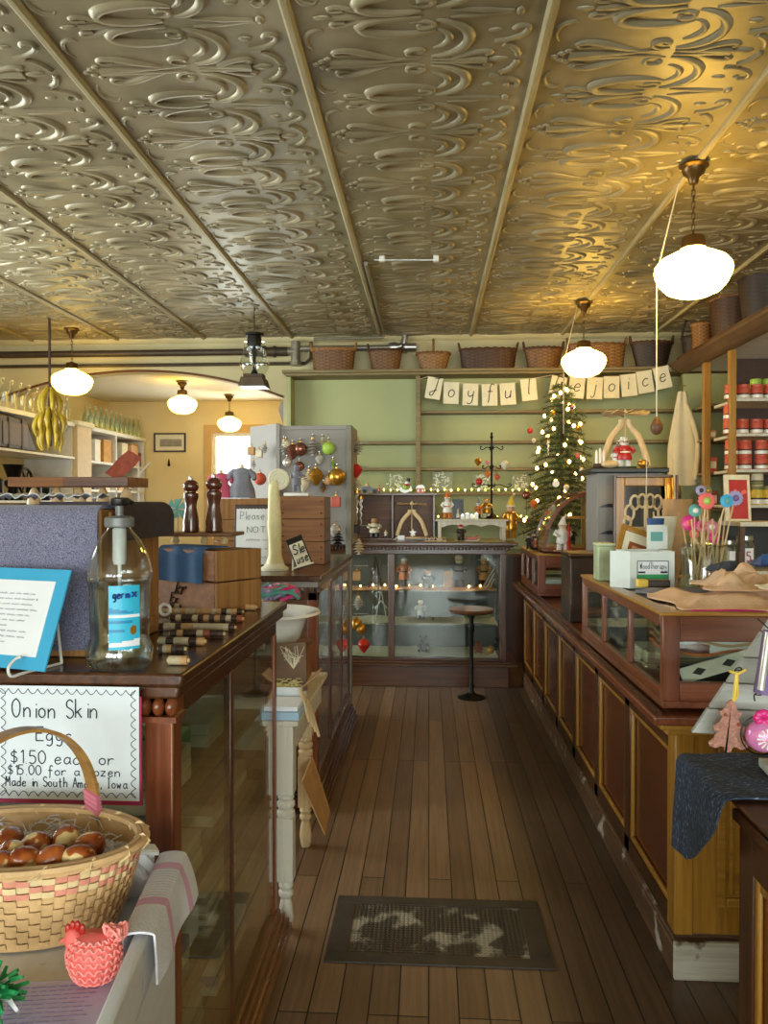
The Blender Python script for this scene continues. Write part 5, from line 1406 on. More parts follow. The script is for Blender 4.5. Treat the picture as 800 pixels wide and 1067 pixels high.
# ================================================================== WHITE TABLE: BASIN, CRATE, PICTURE, CARTONS
bc_ = P(297, 640, y=3.22)
bz = bc_.z
MBX = thing('wooden_box', 'rough wooden box on the white table, holding up the enamel basin', 'box', (-.72, 3.25, TT))
q = MB().box(-.93, -.53, 3.06, 3.08, TT + .001, bz - .155).box(-.93, -.53, 3.42, 3.44, TT + .001, bz - .155).box(-.93, -.91, 3.08, 3.42, TT + .001, bz - .155).box(-.55, -.53, 3.08, 3.42, TT + .001, bz - .155).build('sides', M['crate'], MBX, bevel=.003)
MB().box(-.94, -.52, 3.05, 3.45, bz - .155, bz - .142).build('lid', M['brown'], MBX, bevel=.003)
bn_ = thing('enamel_basin', 'large white enamel basin with a wide rim holding bright yarn', 'basin', (bc_.x - .07, 3.24, bz - .14))
bx_, by_ = bc_.x - .075, 3.24
MB().lathe([(.0001, -.139), (.105, -.139), (.135, -.10), (.155, -.04), (.165, -.012), (.215, .006), (.222, .002), (.216, .012), (.165, -.004), (.148, -.04), (.125, -.10), (.0001, -.13)], (bx_, by_, bz), 44).build('bowl', M['whitep'], bn_, smooth=60)
yn = thing('yarn_skein', 'skein of pink, turquoise and lilac yarn piled in the enamel basin', 'yarn', (bx_, by_, bz - .03))
for nm, mt in (('pink_strands', M['hotpink']), ('turquoise_strands', M['teal']), ('lilac_strands', M['lilac']), ('rose_strands', M['pink'])):
    q = MB()
    for k in range(13):
        a = U(0, 2 * PI); r0 = U(.02, .06); cx_, cy_ = bx_ - .03 + U(-.09, .09), by_ + U(-.06, .06)
        q.tube(smooth_pts([(cx_ + (r0 + .03) * math.cos(a + i * .9), cy_ + (r0 + .02) * math.sin(a + i * .9), bz + .125 - ((cx_ - bx_) ** 2 + (cy_ - by_) ** 2) * 6 + .02 * math.sin(i * 1.7 + a) - .02) for i in range(6)], 3), .008, 6)
    q.build(nm, mt, yn, smooth=60)
yl = P(313, 632, y=3.12)
pf = thing('framed_print', 'brown print with pale sprig leaning against the box on the white table', 'picture', (P(305, 700, y=2.98).x, 2.98, TT + .145))
c0 = P(290, 712, y=2.95); c1_ = P(322, 668, y=3.0)
Tp = Matrix.Translation((c0.x, 2.94, c0.z)) @ Matrix.Rotation(-.25, 4, 'X') @ Matrix.Rotation(-.06, 4, 'Y')
wd = c1_.x - c0.x; hd_ = c1_.z - c0.z
MB().box(-.02, wd, 0, .012, -.03, hd_, Tp).build('board', plain('brown_print', '#6a4c33', .6, var=.2, vs=12), pf, bevel=.002)
q = MB()
for k in range(26):
    a = U(-1.2, 1.2); q.tube([(wd * .55, -.002, hd_ * .35), (wd * .55 + U(-.03, .03), -.002, hd_ * .6), (wd * .55 + U(-.055, .045), -.002, hd_ * U(.45, .92))], .0012, 4, M=Tp)
q.build('sprig', M['bone'], pf)
cz = TT + .001
ca = thing('carton', 'flat pale blue carton on the front edge of the white table', 'box', (-.53, 2.76, cz))
p0 = P(270, 745, y=2.72); p1 = P(313, 745, y=2.72)
MB().box(p0.x, p1.x - .003, 2.705, 2.88, cz, cz + .028).build('tray', plain('pale_blue_carton', '#a8c4d8', .6, var=.04), ca, bevel=.002)
MB().box(p0.x + .01, p1.x - .01, 2.72, 2.87, cz + .0285, cz + .045).build('papers', M['paper'], ca, bevel=.002)
wb = thing('carton', 'white box of yellow shreds with open cardboard flaps on the white table', 'box', (-.52, 2.93, cz))
p0 = P(284, 735, y=2.90); p1 = P(314, 735, y=2.90); zt3 = P(300, 716, y=2.90).z
q = MB().box(p0.x, p1.x, 2.895, 2.90, cz, zt3).box(p0.x, p1.x, 3.02, 3.025, cz, zt3).box(p0.x, p0.x + .005, 2.9, 3.02, cz, zt3).box(p1.x - .005, p1.x, 2.9, 3.02, cz, zt3).box(p0.x, p1.x, 2.9, 3.02, cz, cz + .004); q.build('walls', M['paper'], wb, smooth=0)
MB().prism([(p1.x, zt3), (p1.x + .06, zt3 + .05), (p1.x + .063, zt3 + .047), (p1.x + .003, zt3 - .002)], 'y', 2.9, 3.02).build('flap', M['tan'], wb, smooth=0)
MB().prism([(p0.x, zt3), (p0.x - .05, zt3 + .015), (p0.x - .05, zt3 + .011), (p0.x, zt3 - .004)], 'y', 2.9, 3.02).build('flap', M['tan'], wb, smooth=0)
q = MB()
for k in range(90):
    p = Vector((U(p0.x + .01, p1.x - .01), U(2.905, 3.015), zt3 + U(-.005, .02))); d = Vector((U(-1, 1), U(-1, 1), U(-.3, .3))).normalized() * .018
    q.tube([p - d, p + Vector((0, 0, .005)), p + d], .0022, 3)
q.box(p0.x + .006, p1.x - .006, 2.902, 3.018, zt3 - .02, zt3)
o = q.build('yellow_shreds', plain('straw_yellow_shred', '#d8c98a', .8), wb, smooth=0); o['kind'] = 'stuff'
cs = thing('cardboard_sheet', 'loose cardboard sheet leaning by the legs of the white table', 'cardboard', (-.5, 3.3, 0))
pa = P(309, 818, x=-.49); pb_ = P(334, 866, x=-.44)
q = MB().add([(-.52, 3.12, .40), (-.52, 3.40, .42), (-.435, 3.36, .19), (-.43, 3.16, .17)], [(0, 1, 2, 3)]).add([(-.525, 3.12, .397), (-.525, 3.40, .417), (-.44, 3.36, .187), (-.435, 3.16, .167)], [(3, 2, 1, 0)])
q.add([(-.52, 3.12, .40), (-.52, 3.40, .42), (-.435, 3.36, .19), (-.43, 3.16, .17), (-.525, 3.12, .397), (-.525, 3.40, .417), (-.44, 3.36, .187), (-.435, 3.16, .167)], [(0, 4, 5, 1), (1, 5, 6, 2), (2, 6, 7, 3), (3, 7, 4, 0)])
q.build('sheet', M['tan'], cs, smooth=0)
for i in range(4):
    z0 = TT + .14 - .05 * i
    p = P(317 + i * 3, 745 + i * 6, y=2.84 + .04 * i)
    q = MB().cyl((p.x - .015, 2.84 + .05 * i, p.z + .10), (p.x + .022, 2.82 + .05 * i, p.z - .02), .006, n=8)
    tag(q.build('clothes_peg', M['pale']), 'pale wooden peg clipped at the right edge of the white table, %s from the front' % NTH[i], 'peg', 'wooden pegs by the white table')
# ================================================================== SMALL FIGURES (turned wood and glass)
def figure(name, label, cat, c, h, coat, hat, hatkind='tall', head='skin', beard=None, trim='black', arms=True, base=None, grp=None, wide=1.0):
    """A little turned figure: boots, coat, arms, head with eyes, beard and hat."""
    t = thing(name, label, cat, c, grp)
    x, y, z = c
    W = h * .17 * wide
    if base: MB().lathe([(W * 1.3, 0), (W * 1.3, h * .04), (.0001, h * .042)], c, 16).build('base', M[base], t)
    q = MB()
    for s in (-1, 1): q.lathe([(W * .34, h * .04), (W * .36, h * .10), (W * .28, h * .24)], (x + s * W * .4, y, z), 8)
    q.lathe([(W * .62, h * .20), (W * .70, h * .215), (W * .70, h * .25), (.0001, h * .255)], c, 12)
    q.build('boots', M[trim], t)
    MB().lathe([(W * .80, h * .22), (W * .85, h * .26), (W * .72, h * .40), (W * .62, h * .46), (W * .74, h * .56), (W * .58, h * .61), (W * .3, h * .63)], c, 16).build('coat', M[coat], t)
    MB().lathe([(W * .70, h * .415), (W * .73, h * .43), (W * .68, h * .455)], c, 16).build('belt', M[trim], t)
    if arms:
        for s in (-1, 1):
            MB().tube([(x + s * W * .70, y, z + h * .57), (x + s * W * 1.02, y - W * .1, z + h * .47), (x + s * W * .72, y - W * .75, z + h * .43)], [W * .24, W * .22, W * .17], 8).build('arm', M[coat], t)
    hd = MB().ell((x, y, z + h * .69), (W * .52, W * .50, h * .085), 14, 9); hd.ell((x, y - W * .52, z + h * .685), W * .10, 8, 5); hd = hd.build('head', M[head], t)
    e = MB()
    for s in (-1, 1): e.ell((x + s * W * .19, y - W * .46, z + h * .71), W * .07, 6, 4)
    e.build('eyes', M['black'], hd)
    if beard: MB().lathe([(.0001, -h * .12), (W * .30, -h * .07), (W * .48, 0), (W * .40, h * .02)], (x, y - W * .16, z + h * .675), 12).build('beard', M[beard], t)
    zt_ = z + h * .735
    if hatkind == 'tall': q = MB().lathe([(W * .60, 0), (W * .60, h * .015), (W * .46, h * .02), (W * .50, h * .25), (.0001, h * .262)], (x, y, zt_), 16)
    elif hatkind == 'cone': q = MB().tube([(x, y, zt_), (x + W * .04, y, zt_ + h * .11), (x + W * .16, y, zt_ + h * .2), (x + W * .4, y, zt_ + h * .255)], [W * .55, W * .36, W * .18, W * .06], 12)
    elif hatkind == 'brim': q = MB().lathe([(W * .95, 0), (W * .95, h * .015), (W * .5, h * .025), (W * .46, h * .12), (.0001, h * .14)], (x, y, zt_), 16)
    elif hatkind == 'cap': q = MB().lathe([(W * .54, -h * .01), (W * .56, h * .03), (W * .38, h * .085), (.0001, h * .10)], (x, y, zt_), 16)
    else: q = MB().lathe([(W * .52, -h * .02), (W * .50, h * .03), (W * .3, h * .06), (.0001, h * .065)], (x, y, zt_), 16)
    q.build('hair' if hatkind == 'none' else 'hat', M[hat], t)
    if hatkind == 'cone': MB().lathe([(W * .56, -h * .015), (W * .64, 0), (W * .56, h * .02)], (x, y, zt_), 14).ell((x + W * .42, y, zt_ + h * .265), W * .15, 8, 6).build('hat_trim', M['whitep'], t)
    return t
def fig_at(px, pb, pt, y, z, name, label, cat, *a, **k):
    p = P(px, pb, y=y); h = P(px, pt, y=y).z - z
    return figure(name, label, cat, (p.x, y, z + .0008), h, *a, **k)
def teddy(label, px, pt, y, z, fur, grp=None):
    p = P(px, pt, y=y); h = p.z - z; x = p.x
    t = thing('teddy_bear', label, 'teddy bear', (x, y, z), grp)
    MB().ell((x, y, z + h * .32), (h * .27, h * .24, h * .32), 14, 9).build('body', M[fur], t)
    hd = MB().ell((x, y - h * .03, z + h * .74), (h * .22, h * .20, h * .20), 14, 9).ell((x, y - h * .21, z + h * .69), (h * .10, h * .07, h * .08), 10, 6)
    for s in (-1, 1): hd.ell((x + s * h * .17, y, z + h * .92), (h * .085, h * .05, h * .08), 8, 6)
    hd = hd.build('head', M[fur], t)
    q = MB().ell((x, y - h * .28, z + h * .71), h * .03, 6, 4)
    for s in (-1, 1): q.ell((x + s * h * .08, y - h * .20, z + h * .79), h * .025, 6, 4)
    q.build('face', M['black'], hd)
    for s in (-1, 1):
        MB().tube([(x + s * h * .20, y - h * .05, z + h * .54), (x + s * h * .33, y - h * .12, z + h * .38), (x + s * h * .30, y - h * .22, z + h * .26)], [h * .09, h * .085, h * .075], 8).build('arm', M[fur], t)
        MB().tube([(x + s * h * .16, y - h * .10, z + h * .12), (x + s * h * .24, y - h * .30, z + h * .10), (x + s * h * .26, y - h * .38, z + h * .13)], [h * .10, h * .10, h * .09], 8).build('leg', M[fur], t)
    return t

# ================================================================== INSIDE THE BACK SHOWCASE
YU, ZU, ZL2, ZB2 = 6.80, .8015, .522, .254
q = P(391, 606, y=6.78)
ld = thing('folding_easel', 'small dark A-frame stand on the upper shelf, left end of the back showcase', 'stand', (q.x, 6.78, ZU))
for s in (-1, 1):
    MB().tube([(q.x + s * .055, 6.75, ZU + .004), (q.x, 6.79, ZU + .27)], .008, 6).build('leg', M['dkbrown'], ld)
    MB().tube([(q.x + s * .05, 6.86, ZU + .004), (q.x, 6.79, ZU + .27)], .007, 6).build('leg', M['dkbrown'], ld)
for k in range(3): MB().cyl((q.x - .05 + .014 * k, 6.757 + .009 * k, ZU + .05 + .06 * k), (q.x + .05 - .014 * k, 6.757 + .009 * k, ZU + .05 + .06 * k), .006, n=6).build('rung', M['dkbrown'], ld)
fig_at(421, 608, 573, 6.76, ZU, 'nutcracker', 'nutcracker with orange coat and white wig on the upper shelf of the back showcase', 'nutcracker', 'orange', 'whitep', 'none', trim='black', beard=None)
fig_at(446, 614, 591, 6.70, ZU, 'gnome_figure', 'orange-haired gnome in a black jacket on the upper shelf of the back showcase', 'figurine', 'black', 'orange', 'cap', beard='whitep', wide=1.7)
p = P(468, 607, y=6.80); b_ = MB().box(p.x - .05, p.x + .05, 6.77, 6.87, ZU + .001, ZU + .15); tag(b_.build('gift_box', plain('amber_box', '#c9882f', .5), bevel=.004), 'amber box beside the grey figure on the upper shelf of the back showcase', 'box')
fig_at(478, 606, 571, 6.74, ZU, 'carved_figure', 'tall pale grey carved figure on the upper shelf of the back showcase', 'figurine', 'greycloth', 'bone', 'cap', trim='black', beard='bone', wide=1.1)
fig_at(504, 605, 573, 6.80, ZU, 'carved_figure', 'brown shepherd figure at the right end of the upper shelf of the back showcase', 'figurine', 'tan', 'bone', 'brim', trim='dkbrown')
for i in range(3):
    a_ = P(509, 580 + 8 * i, y=6.62); b2 = P(524, 594 + 9 * i, y=6.58)
    tag(MB().cyl((.47 + .03 * i, 6.72, ZU + .012), (.565, 6.60 + .03 * i, ZU + .20 - .05 * i), .010, n=8).build('turned_rod', M['silver']), 'silvery rod propped in the right corner of the back showcase, %s from the top' % NTH[i], 'rod', 'rods propped in the back showcase')
q = P(397, 640, y=6.72)
st_ = thing('wire_star_figure', 'white wire figure standing on the lower shelf, left of the post', 'figurine', (q.x, 6.72, ZL2))
m_ = MB()
for s in (-1, 1): m_.tube([(q.x + s * .05, 6.72, ZL2 + .002), (q.x, 6.72, ZL2 + .26), ], .004, 6).tube([(q.x, 6.72, ZL2 + .17), (q.x + s * .055, 6.72, ZL2 + .10)], .004, 6)
m_.ell((q.x, 6.72, ZL2 + .275), .018, 10, 6).build('body', M['whitep'], st_)
fig_at(438, 657, 620, 6.72, ZL2, 'angel_figure', 'pale silver angel on the lower glass shelf of the back showcase', 'figurine', 'silver', 'bone', 'none', trim='greycloth', wide=1.2)
fig_at(451, 656, 641, 6.70, ZL2, 'gnome_figure', 'tiny dark gnome beside the silver angel on the lower shelf', 'figurine', 'dkgreen', 'black', 'cone')
p = P(497, 640, y=6.85); tag(MB().box(p.x - .12, p.x + .12, 6.88, 6.90, ZL2, ZL2 + .11).build('card_box', M['olive'], bevel=.002), 'olive card standing at the right end of the lower shelf of the back showcase', 'card')
teddy('dark brown teddy bear on the floor of the back showcase', 441, 662, 6.68, ZB2, 'dkbrown')
teddy('mid-brown teddy bear behind the stool in the back showcase', 498, 668, 6.66, ZB2, 'rust')
teddy('black teddy bear at the right end of the floor of the back showcase', 519, 664, 6.80, ZB2, 'iron')
bauble('gold glass ball glinting beside the bears on the floor of the back showcase', (P(511, 684, y=6.60).x, 6.60, ZB2 + .036), .034, M['gold'])

us = thing('string_lights', 'warm fairy lights lying along the upper shelf of the back showcase', 'lights', (-.1, 6.72, ZU))
pts = [Vector((-.60 + .105 * k, 6.70 + .10 * abs(math.sin(k * 2.1)), ZU + .02)) for k in range(11)]
MB().tube(pts, .0025, 4).build('wire', M['dkgreen'], us)
for p in pts: MB().ell(p, (.008, .008, .011), 8, 5).build('bulb', M['bulb'], us)

# ================================================================== ON TOP OF THE BACK SHOWCASE
ZT = 1.223
x0, x1 = P(370, 560, y=6.84).x, P(453, 560, y=6.84).x
zt2 = P(410, 514, y=6.84).z
bx = thing('display_shelf', 'dark brown two-bay display shelf standing on the back showcase', 'shelf', ((x0 + x1) / 2, 6.9, ZT))
MB().box(x0 - .01, x1 + .02, 6.80, 7.02, zt2 - .018, zt2).build('top', M['walnutx'], bx, bevel=.003)
xm = P(409, 560, y=6.84).x
for x in (x0, xm - .008, x1 - .016): MB().box(x, x + .016, 6.82, 7.0, ZT, zt2 - .018).build('upright', M['walnut'], bx, bevel=.002)
MB().box(x0, x1, 6.99, 7.0, ZT, zt2 - .018).build('back', M['brown'], bx, smooth=0)
MB().box(x0, x1, 6.82, 6.99, ZT, ZT + .012).build('bottom', M['walnutx'], bx)
zs_ = ZT + .0125
fig_at(390, 560, 536, 6.88, zs_, 'carved_bear_figure', 'pale carved figure in the left bay of the two-bay shelf', 'figurine', 'bone', 'tan', 'cap', head='tan', wide=1.6)
fig_at(402, 561, 550, 6.85, zs_, 'carved_figure', 'tiny pale carved figure beside the larger one in the left bay', 'figurine', 'bone', 'tan', 'none')
def pyramid_arch(label, px, ya, pw, ptop, prot, y, z, mt, rotor=True, wings=9, rw=.5):
    c = P(px, 500, y=y); w_ = (P(px + pw / 2, 500, y=y).x - c.x); zt_ = P(px, ptop, y=y).z; zr = P(px, prot, y=y).z
    t = thing('candle_pyramid', label, 'ornament', (c.x, y, z))
    q = MB()
    for s in (-1, 1):
        pts = smooth_pts([(c.x + s * w_, y, z + .022), (c.x + s * w_ * .93, y, z + (zt_ - z) * .22), (c.x + s * w_ * .62, y, z + (zt_ - z) * .62), (c.x + s * w_ * .18, y, z + (zt_ - z) * .88), (c.x + s * w_ * .16, y, zt_)], 5)
        MB().tube(pts, [w_ * .095] * len(pts), 8, flat=1.5).build('arch_leg', mt, t)
    MB().lathe([(w_ * 1.12, 0), (w_ * 1.12, .010), (w_ * .9, .014), (.0001, .015)], (c.x, y, z), 24, sy=.5).build('base', mt, t)
    MB().cyl((c.x, y, z + .01), (c.x, y, zr + .01), .004, n=6).build('spindle', mt, t)
    if rotor:
        q = MB().lathe([(.016, -.01), (.016, .01), (.006, .02), (.0001, .03)], (c.x, y, zr), 10)
        for k in range(wings):
            a = 2 * PI * k / wings + .25
            R_ = Matrix.Translation((c.x, y, zr)) @ Matrix.Rotation(a, 4, 'Z') @ Matrix.Rotation(.42, 4, 'X')
            q.prism([(.012, -.010), (w_ * 1.0, -.026), (w_ * 1.05, .0), (w_ * 1.0, .026), (.012, .010)], 'z', -.0015, .0015, R_)
        q.build('rotor', mt, t)
    return t
pyramid_arch('pale wooden arch pyramid with a propeller in the right bay of the two-bay shelf', 429, 6.86, 31, 531, 525, 6.845, zs_, M['pale'], wings=4)
q = MB(); c = P(430, 550, y=6.82)
q.prism([(c.x + (.036 if i % 2 == 0 else .016) * math.sin(i * PI / 5), ZT + .062 + (.036 if i % 2 == 0 else .016) * math.cos(i * PI / 5)) for i in range(10)], 'y', 6.818, 6.828).box(c.x - .006, c.x + .006, 6.818, 6.828, ZT + .013, ZT + .05)
tag(q.build('wooden_star', M['whitep'], smooth=0), 'small white wooden star before the arch pyramid', 'star')
p = P(418, 559, y=6.80); tag(MB().box(p.x - .03, p.x + .03, 6.765, 6.775, ZT + .0, ZT + .04).build('price_card', M['paper'], smooth=0), 'little white price card under the left foot of the arch pyramid', 'card')
# on its roof
zr2 = zt2 + .0005
p = P(385, 512, y=6.9)
cr_ = thing('toy_car', 'grey toy car with a passenger on the roof of the two-bay shelf', 'toy car', (p.x, 6.9, zr2))
MB().prism([(p.x - .075, zr2 + .018), (p.x + .075, zr2 + .018), (p.x + .075, zr2 + .042), (p.x + .02, zr2 + .048), (p.x + .008, zr2 + .062), (p.x - .06, zr2 + .062), (p.x - .075, zr2 + .045)], 'y', 6.875, 6.925).build('body', M['greycloth'], cr_, bevel=.004)
for sx_ in (-.045, .045):
    MB().cyl((p.x + sx_, 6.87, zr2 + .018), (p.x + sx_, 6.93, zr2 + .018), .018, n=14).build('wheel', M['black'], cr_)
MB().ell((p.x - .02, 6.9, zr2 + .075), (.016, .014, .018), 10, 6).build('passenger', M['skin'], cr_)
fig_at(395, 515, 505, 6.88, zr2, 'tiny_figure', 'tiny red-hatted figure beside the grey toy car', 'figurine', 'redc', 'redp', 'cone')
p = P(422, 512, y=6.88)
rk_ = thing('rocking_snowman', 'snowman on a crescent rocker with a black top hat on the two-bay shelf', 'figurine', (p.x, 6.88, zr2))
q = MB(); mo = [(p.x + .060 * math.cos(a), zr2 + .062 + .060 * math.sin(a)) for a in [math.radians(200 + 8 * i) for i in range(20)]] + [(p.x + .008 + .043 * math.cos(a), zr2 + .072 + .043 * math.sin(a)) for a in [math.radians(352 - 8 * i) for i in range(20)]]
q.prism(mo, 'y', 6.86, 6.90).build('crescent', M['whitep'], rk_)
MB().ell((p.x + .004, 6.88, zr2 + .05), (.03, .024, .028), 12, 8).build('body', M['lime'], rk_)
MB().ell((p.x + .018, 6.878, zr2 + .09), (.022, .02, .022), 12, 8).build('head', M['whitep'], rk_)
MB().lathe([(.024, -.008), (.026, .004), (.022, .010)], (p.x + .016, 6.878, zr2 + .075), 12).build('scarf', M['redp'], rk_)
MB().lathe([(.026, 0), (.026, .004), (.017, .005), (.017, .03), (.0001, .031)], n=14, M=Matrix.Translation((p.x + .024, 6.878, zr2 + .108)) @ Matrix.Rotation(.35, 4, 'Y')).build('top_hat', M['black'], rk_)
p = P(438, 512, y=6.88)
ho = thing('toy_house', 'little red and white house at the right of the two-bay shelf roof', 'toy house', (p.x, 6.88, zr2))
MB().box(p.x - .038, p.x + .038, 6.86, 6.90, zr2, zr2 + .045).build('walls', M['redc'], ho)
MB().prism([(p.x - .044, zr2 + .045), (p.x + .044, zr2 + .045), (p.x + .02, zr2 + .075), (p.x - .02, zr2 + .075)], 'y', 6.855, 6.905).build('roof', M['whitep'], ho)
for s in (-1, 1): MB().box(p.x + s * .02 - .007, p.x + s * .02 + .007, 6.857, 6.86, zr2 + .015, zr2 + .035).build('window', M['whitep'], ho, smooth=0)
# white riser
x0, x1 = P(456, 560, y=6.66).x, P(527, 560, y=6.66).x; zr3 = P(490, 541, y=6.66).z
ri = thing('display_riser', 'small cream bench-shaped riser with a scalloped apron on the back showcase', 'stand', ((x0 + x1) / 2, 6.75, ZT))
MB().box(x0 - .02, x1 + .02, 6.63, 6.90, zr3 - .016, zr3).build('top', M['whitewood'], ri, bevel=.003)
ap = [(x0, zr3 - .016), (x1, zr3 - .016), (x1, zr3 - .075)] + [(x1 - .05 - (x1 - x0 - .1) * i / 24, zr3 - .068 + .022 * abs(math.sin(PI * i / 8))) for i in range(25)] + [(x0, zr3 - .075)]
MB().prism(ap, 'y', 6.645, 6.657).build('apron', M['whitewood'], ri)
for x in (x0 + .002, x1 - .032):
    for y in (6.658, 6.855): MB().box(x, x + .03, y, y + .03, ZT, zr3 - .016).build('leg', M['whitewood'], ri, bevel=.003)
fig_at(480, 563, 543, 6.56, ZT, 'gnome_figure', 'red-capped gnome standing before the cream riser', 'figurine', 'dkbrown', 'redp', 'cap', beard='bone', wide=1.3)
p = P(491, 562, y=6.56)
sl_ = thing('toy_sleigh', 'little red sleigh beside the red-capped gnome', 'toy sleigh', (p.x, 6.56, ZT))
MB().prism([(p.x - .045, ZT + .015), (p.x + .045, ZT + .015), (p.x + .055, ZT + .055), (p.x + .02, ZT + .035), (p.x - .03, ZT + .035), (p.x - .05, ZT + .05)], 'y', 6.54, 6.58).build('seat', M['redp'], sl_, bevel=.003)
for y in (6.54, 6.58): MB().tube([(p.x - .055, y, ZT + .006), (p.x + .05, y, ZT + .006), (p.x + .068, y, ZT + .02)], .004, 6).build('runner', M['whitep'], sl_)
p = P(456, 561, y=6.58)
tg = MB()
for k in range(5): tg.tube([(p.x - .09 + .035 * k + .017 * math.cos(a), 6.56, ZT + .003 + .03 * math.sin(a)) for a in [PI * i / 10 for i in range(11)]], .004, 6)
tg.box(p.x - .11, p.x + .07, 6.552, 6.568, ZT, ZT + .006)
tag(tg.build('scalloped_fence', M['pale']), 'tiny scalloped wooden fence left of the cream riser', 'fence')
# goods on the riser
fig_at(466, 541, 511, 6.72, zr3, 'santa_figure', 'tall orange and white Santa at the left of the cream riser', 'figurine', 'whitep', 'orange', 'cone', beard='whitep', trim='orange', wide=1.15)
p = P(477, 540, y=6.74); zt_ = P(477, 520, y=6.74).z
nb = thing('shadow_box', 'black shadow box with a small pale figure on the cream riser', 'box', (p.x, 6.74, zr3))
q = MB(); rect_frame(q, p.x - .048, p.x + .048, zr3 + .001, zt_, .010, 6.72, 6.76); q.box(p.x - .04, p.x + .04, 6.752, 6.76, zr3 + .008, zt_ - .008); q.build('case', M['black'], nb, smooth=0)
MB().lathe([(.022, 0), (.016, .03), (.008, .055), (.012, .07), (.0001, .085)], (p.x, 6.735, zr3 + .012), 10).build('figure', M['bone'], nb)
p = P(489, 540, y=6.70)
vi = thing('toy_village', 'low white winter village on the cream riser', 'ornament', (p.x, 6.70, zr3))
for k in range(4):
    x = p.x - .06 + .04 * k; hh = .03 + .012 * (k % 2)
    r_ = MB().box(x - .016, x + .016, 6.69, 6.72, zr3 + .001, zr3 + hh).build('house', M['whitep'], vi, smooth=0)
    MB().prism([(x - .02, zr3 + hh), (x + .02, zr3 + hh), (x, zr3 + hh + .02)], 'y', 6.685, 6.725).build('roof', M['silver'], r_, smooth=0)
fig_at(498, 541, 519, 6.76, zr3, 'santa_figure', 'grey-brown Santa with a green base beside the black ornament tree', 'figurine', 'orange', 'greycloth', 'cone', beard='whitep', base='greenp')
fig_at(507, 539, 514, 6.80, zr3, 'angel_figure', 'gold and cream angel standing against the stem of the black ornament tree', 'figurine', 'gold', 'gold', 'none', trim='bone', wide=1.2)
fig_at(532, 541, 515, 6.80, ZT, 'angel_figure', 'golden angel right of the cream riser', 'figurine', 'gold', 'yellowp', 'cone', trim='gold')
# black iron ornament tree
p = P(512, 540, y=6.82); zt_ = P(511, 450, y=6.82).z
ot = thing('ornament_tree', 'black iron stand with curled arms hung with ornaments on the cream riser', 'stand', (p.x, 6.82, zr3))
MB().cyl((p.x, 6.82, zr3 + .03), (p.x, 6.82, zt_ - .03), .009, n=8).lathe([(.010, -.06), (.016, -.045), (.008, -.03), (.012, -.015), (.0001, .0)], (p.x, 6.82, zt_), 10).build('stem', M['iron'], ot)
MB().lathe([(.078, 0), (.05, .02), (.018, .05), (.012, .08)], (p.x, 6.82, zr3 + .001), 16).build('foot', M['iron'], ot)
tiers = [(P(511, 468, y=6.82).z, .10), (P(511, 488, y=6.82).z, .08), (P(511, 507, y=6.82).z, .17)]
for zz, l in tiers:
    for k in range(4):
        a = PI * k / 2 + .12; d = Vector((math.cos(a), math.sin(a) * .5, 0)); o_ = Vector((p.x, 6.82, zz))
        pts = [o_, o_ + d * l * .4 + Vector((0, 0, .018)), o_ + d * l * .8 + Vector((0, 0, -.005)), o_ + d * l + Vector((0, 0, .006)), o_ + d * (l * .97) + Vector((0, 0, .026)), o_ + d * (l * .86) + Vector((0, 0, .016))]
        MB().tube(smooth_pts([tuple(v) for v in pts], 4), .0045, 6).build('arm', M['iron'], ot)
for px, py, kd, r, mt, lb_ in ((498, 481, 'drop', .032, 'gold', 'amber drop hung top left on the black ornament tree'), (526, 484, 'drop', .038, 'bone', 'cream egg ornament hung top right on the black ornament tree'), (508, 482, 'ball', .018, 'pink', 'small pink ball by the stem of the black ornament tree'),
                               (499, 502, 'ball', .030, 'redp', 'red ball on the left middle arm of the black ornament tree'), (518, 497, 'drop', .026, 'redc', 'red and white drop right of the stem of the black ornament tree'), (508, 494, 'drop', .026, 'orange', 'orange drop left of the stem of the black ornament tree'),
                               (548, 516, 'ball', .038, 'copper', 'bronze ball hanging from the long right arm towards the tree'), (556, 525, 'drop', .038, 'orange', 'orange bell ornament beneath the left side of the Christmas tree')):
    bauble(lb_, P(px, py, y=6.74), r, M[mt], kd)

# ================================================================== GLASS BLOCKS AND FAIRY LIGHTS ON THE GREEN SHELVES
for i, (pa, pb_) in enumerate(((401, 421), (450, 472), (493, 513), (533, 553))):
    a = P(pa, 512, y=8.03); b_ = P(pb_, 512, y=8.03); w_ = b_.x - a.x; z0 = z5 + .001
    t = thing('glass_block', 'sparkling square glass block on the green shelf, %s from the left' % NTH[i], 'glass block', ((a.x + b_.x) / 2, 8.06, z0), 'glass blocks in a row on the green shelf')
    MB().box(a.x, b_.x, 8.03, 8.10, z0, z0 + w_).build('block', M['icicle'], t, bevel=.008)
    q = MB(); rr = random.Random(i)
    for k in range(30):
        c = Vector((rr.uniform(a.x + .02, b_.x - .02), 8.065, rr.uniform(z0 + .02, z0 + w_ - .02)))
        an = rr.uniform(0, 6.28); l = rr.uniform(.012, .03); d = Vector((math.cos(an) * l, rr.uniform(-.012, .012), math.sin(an) * l)); n_ = Vector((-d.z, 0, d.x)).normalized() * rr.uniform(.004, .009)
        q.tube([c - d, c - d * .3 + n_, c + d * .4 - n_ * .4, c + d], [.003, .007, .008, .003], 5)
    q.build('ribbon_filling', plain('frosted_ribbon', '#e3e2d4', .35, var=.15), t)
fl_ = thing('string_lights', 'yellow fairy lights trailing along the two lowest green shelves', 'lights', (.3, 8.0, z6))
pts = []; rr = random.Random(21)
for k in range(30): pts.append(Vector((-.75 + 1.75 * k / 29, 7.95 + rr.uniform(-.02, .03), z6 + .012 + .012 * abs(math.sin(k * 1.3)))))
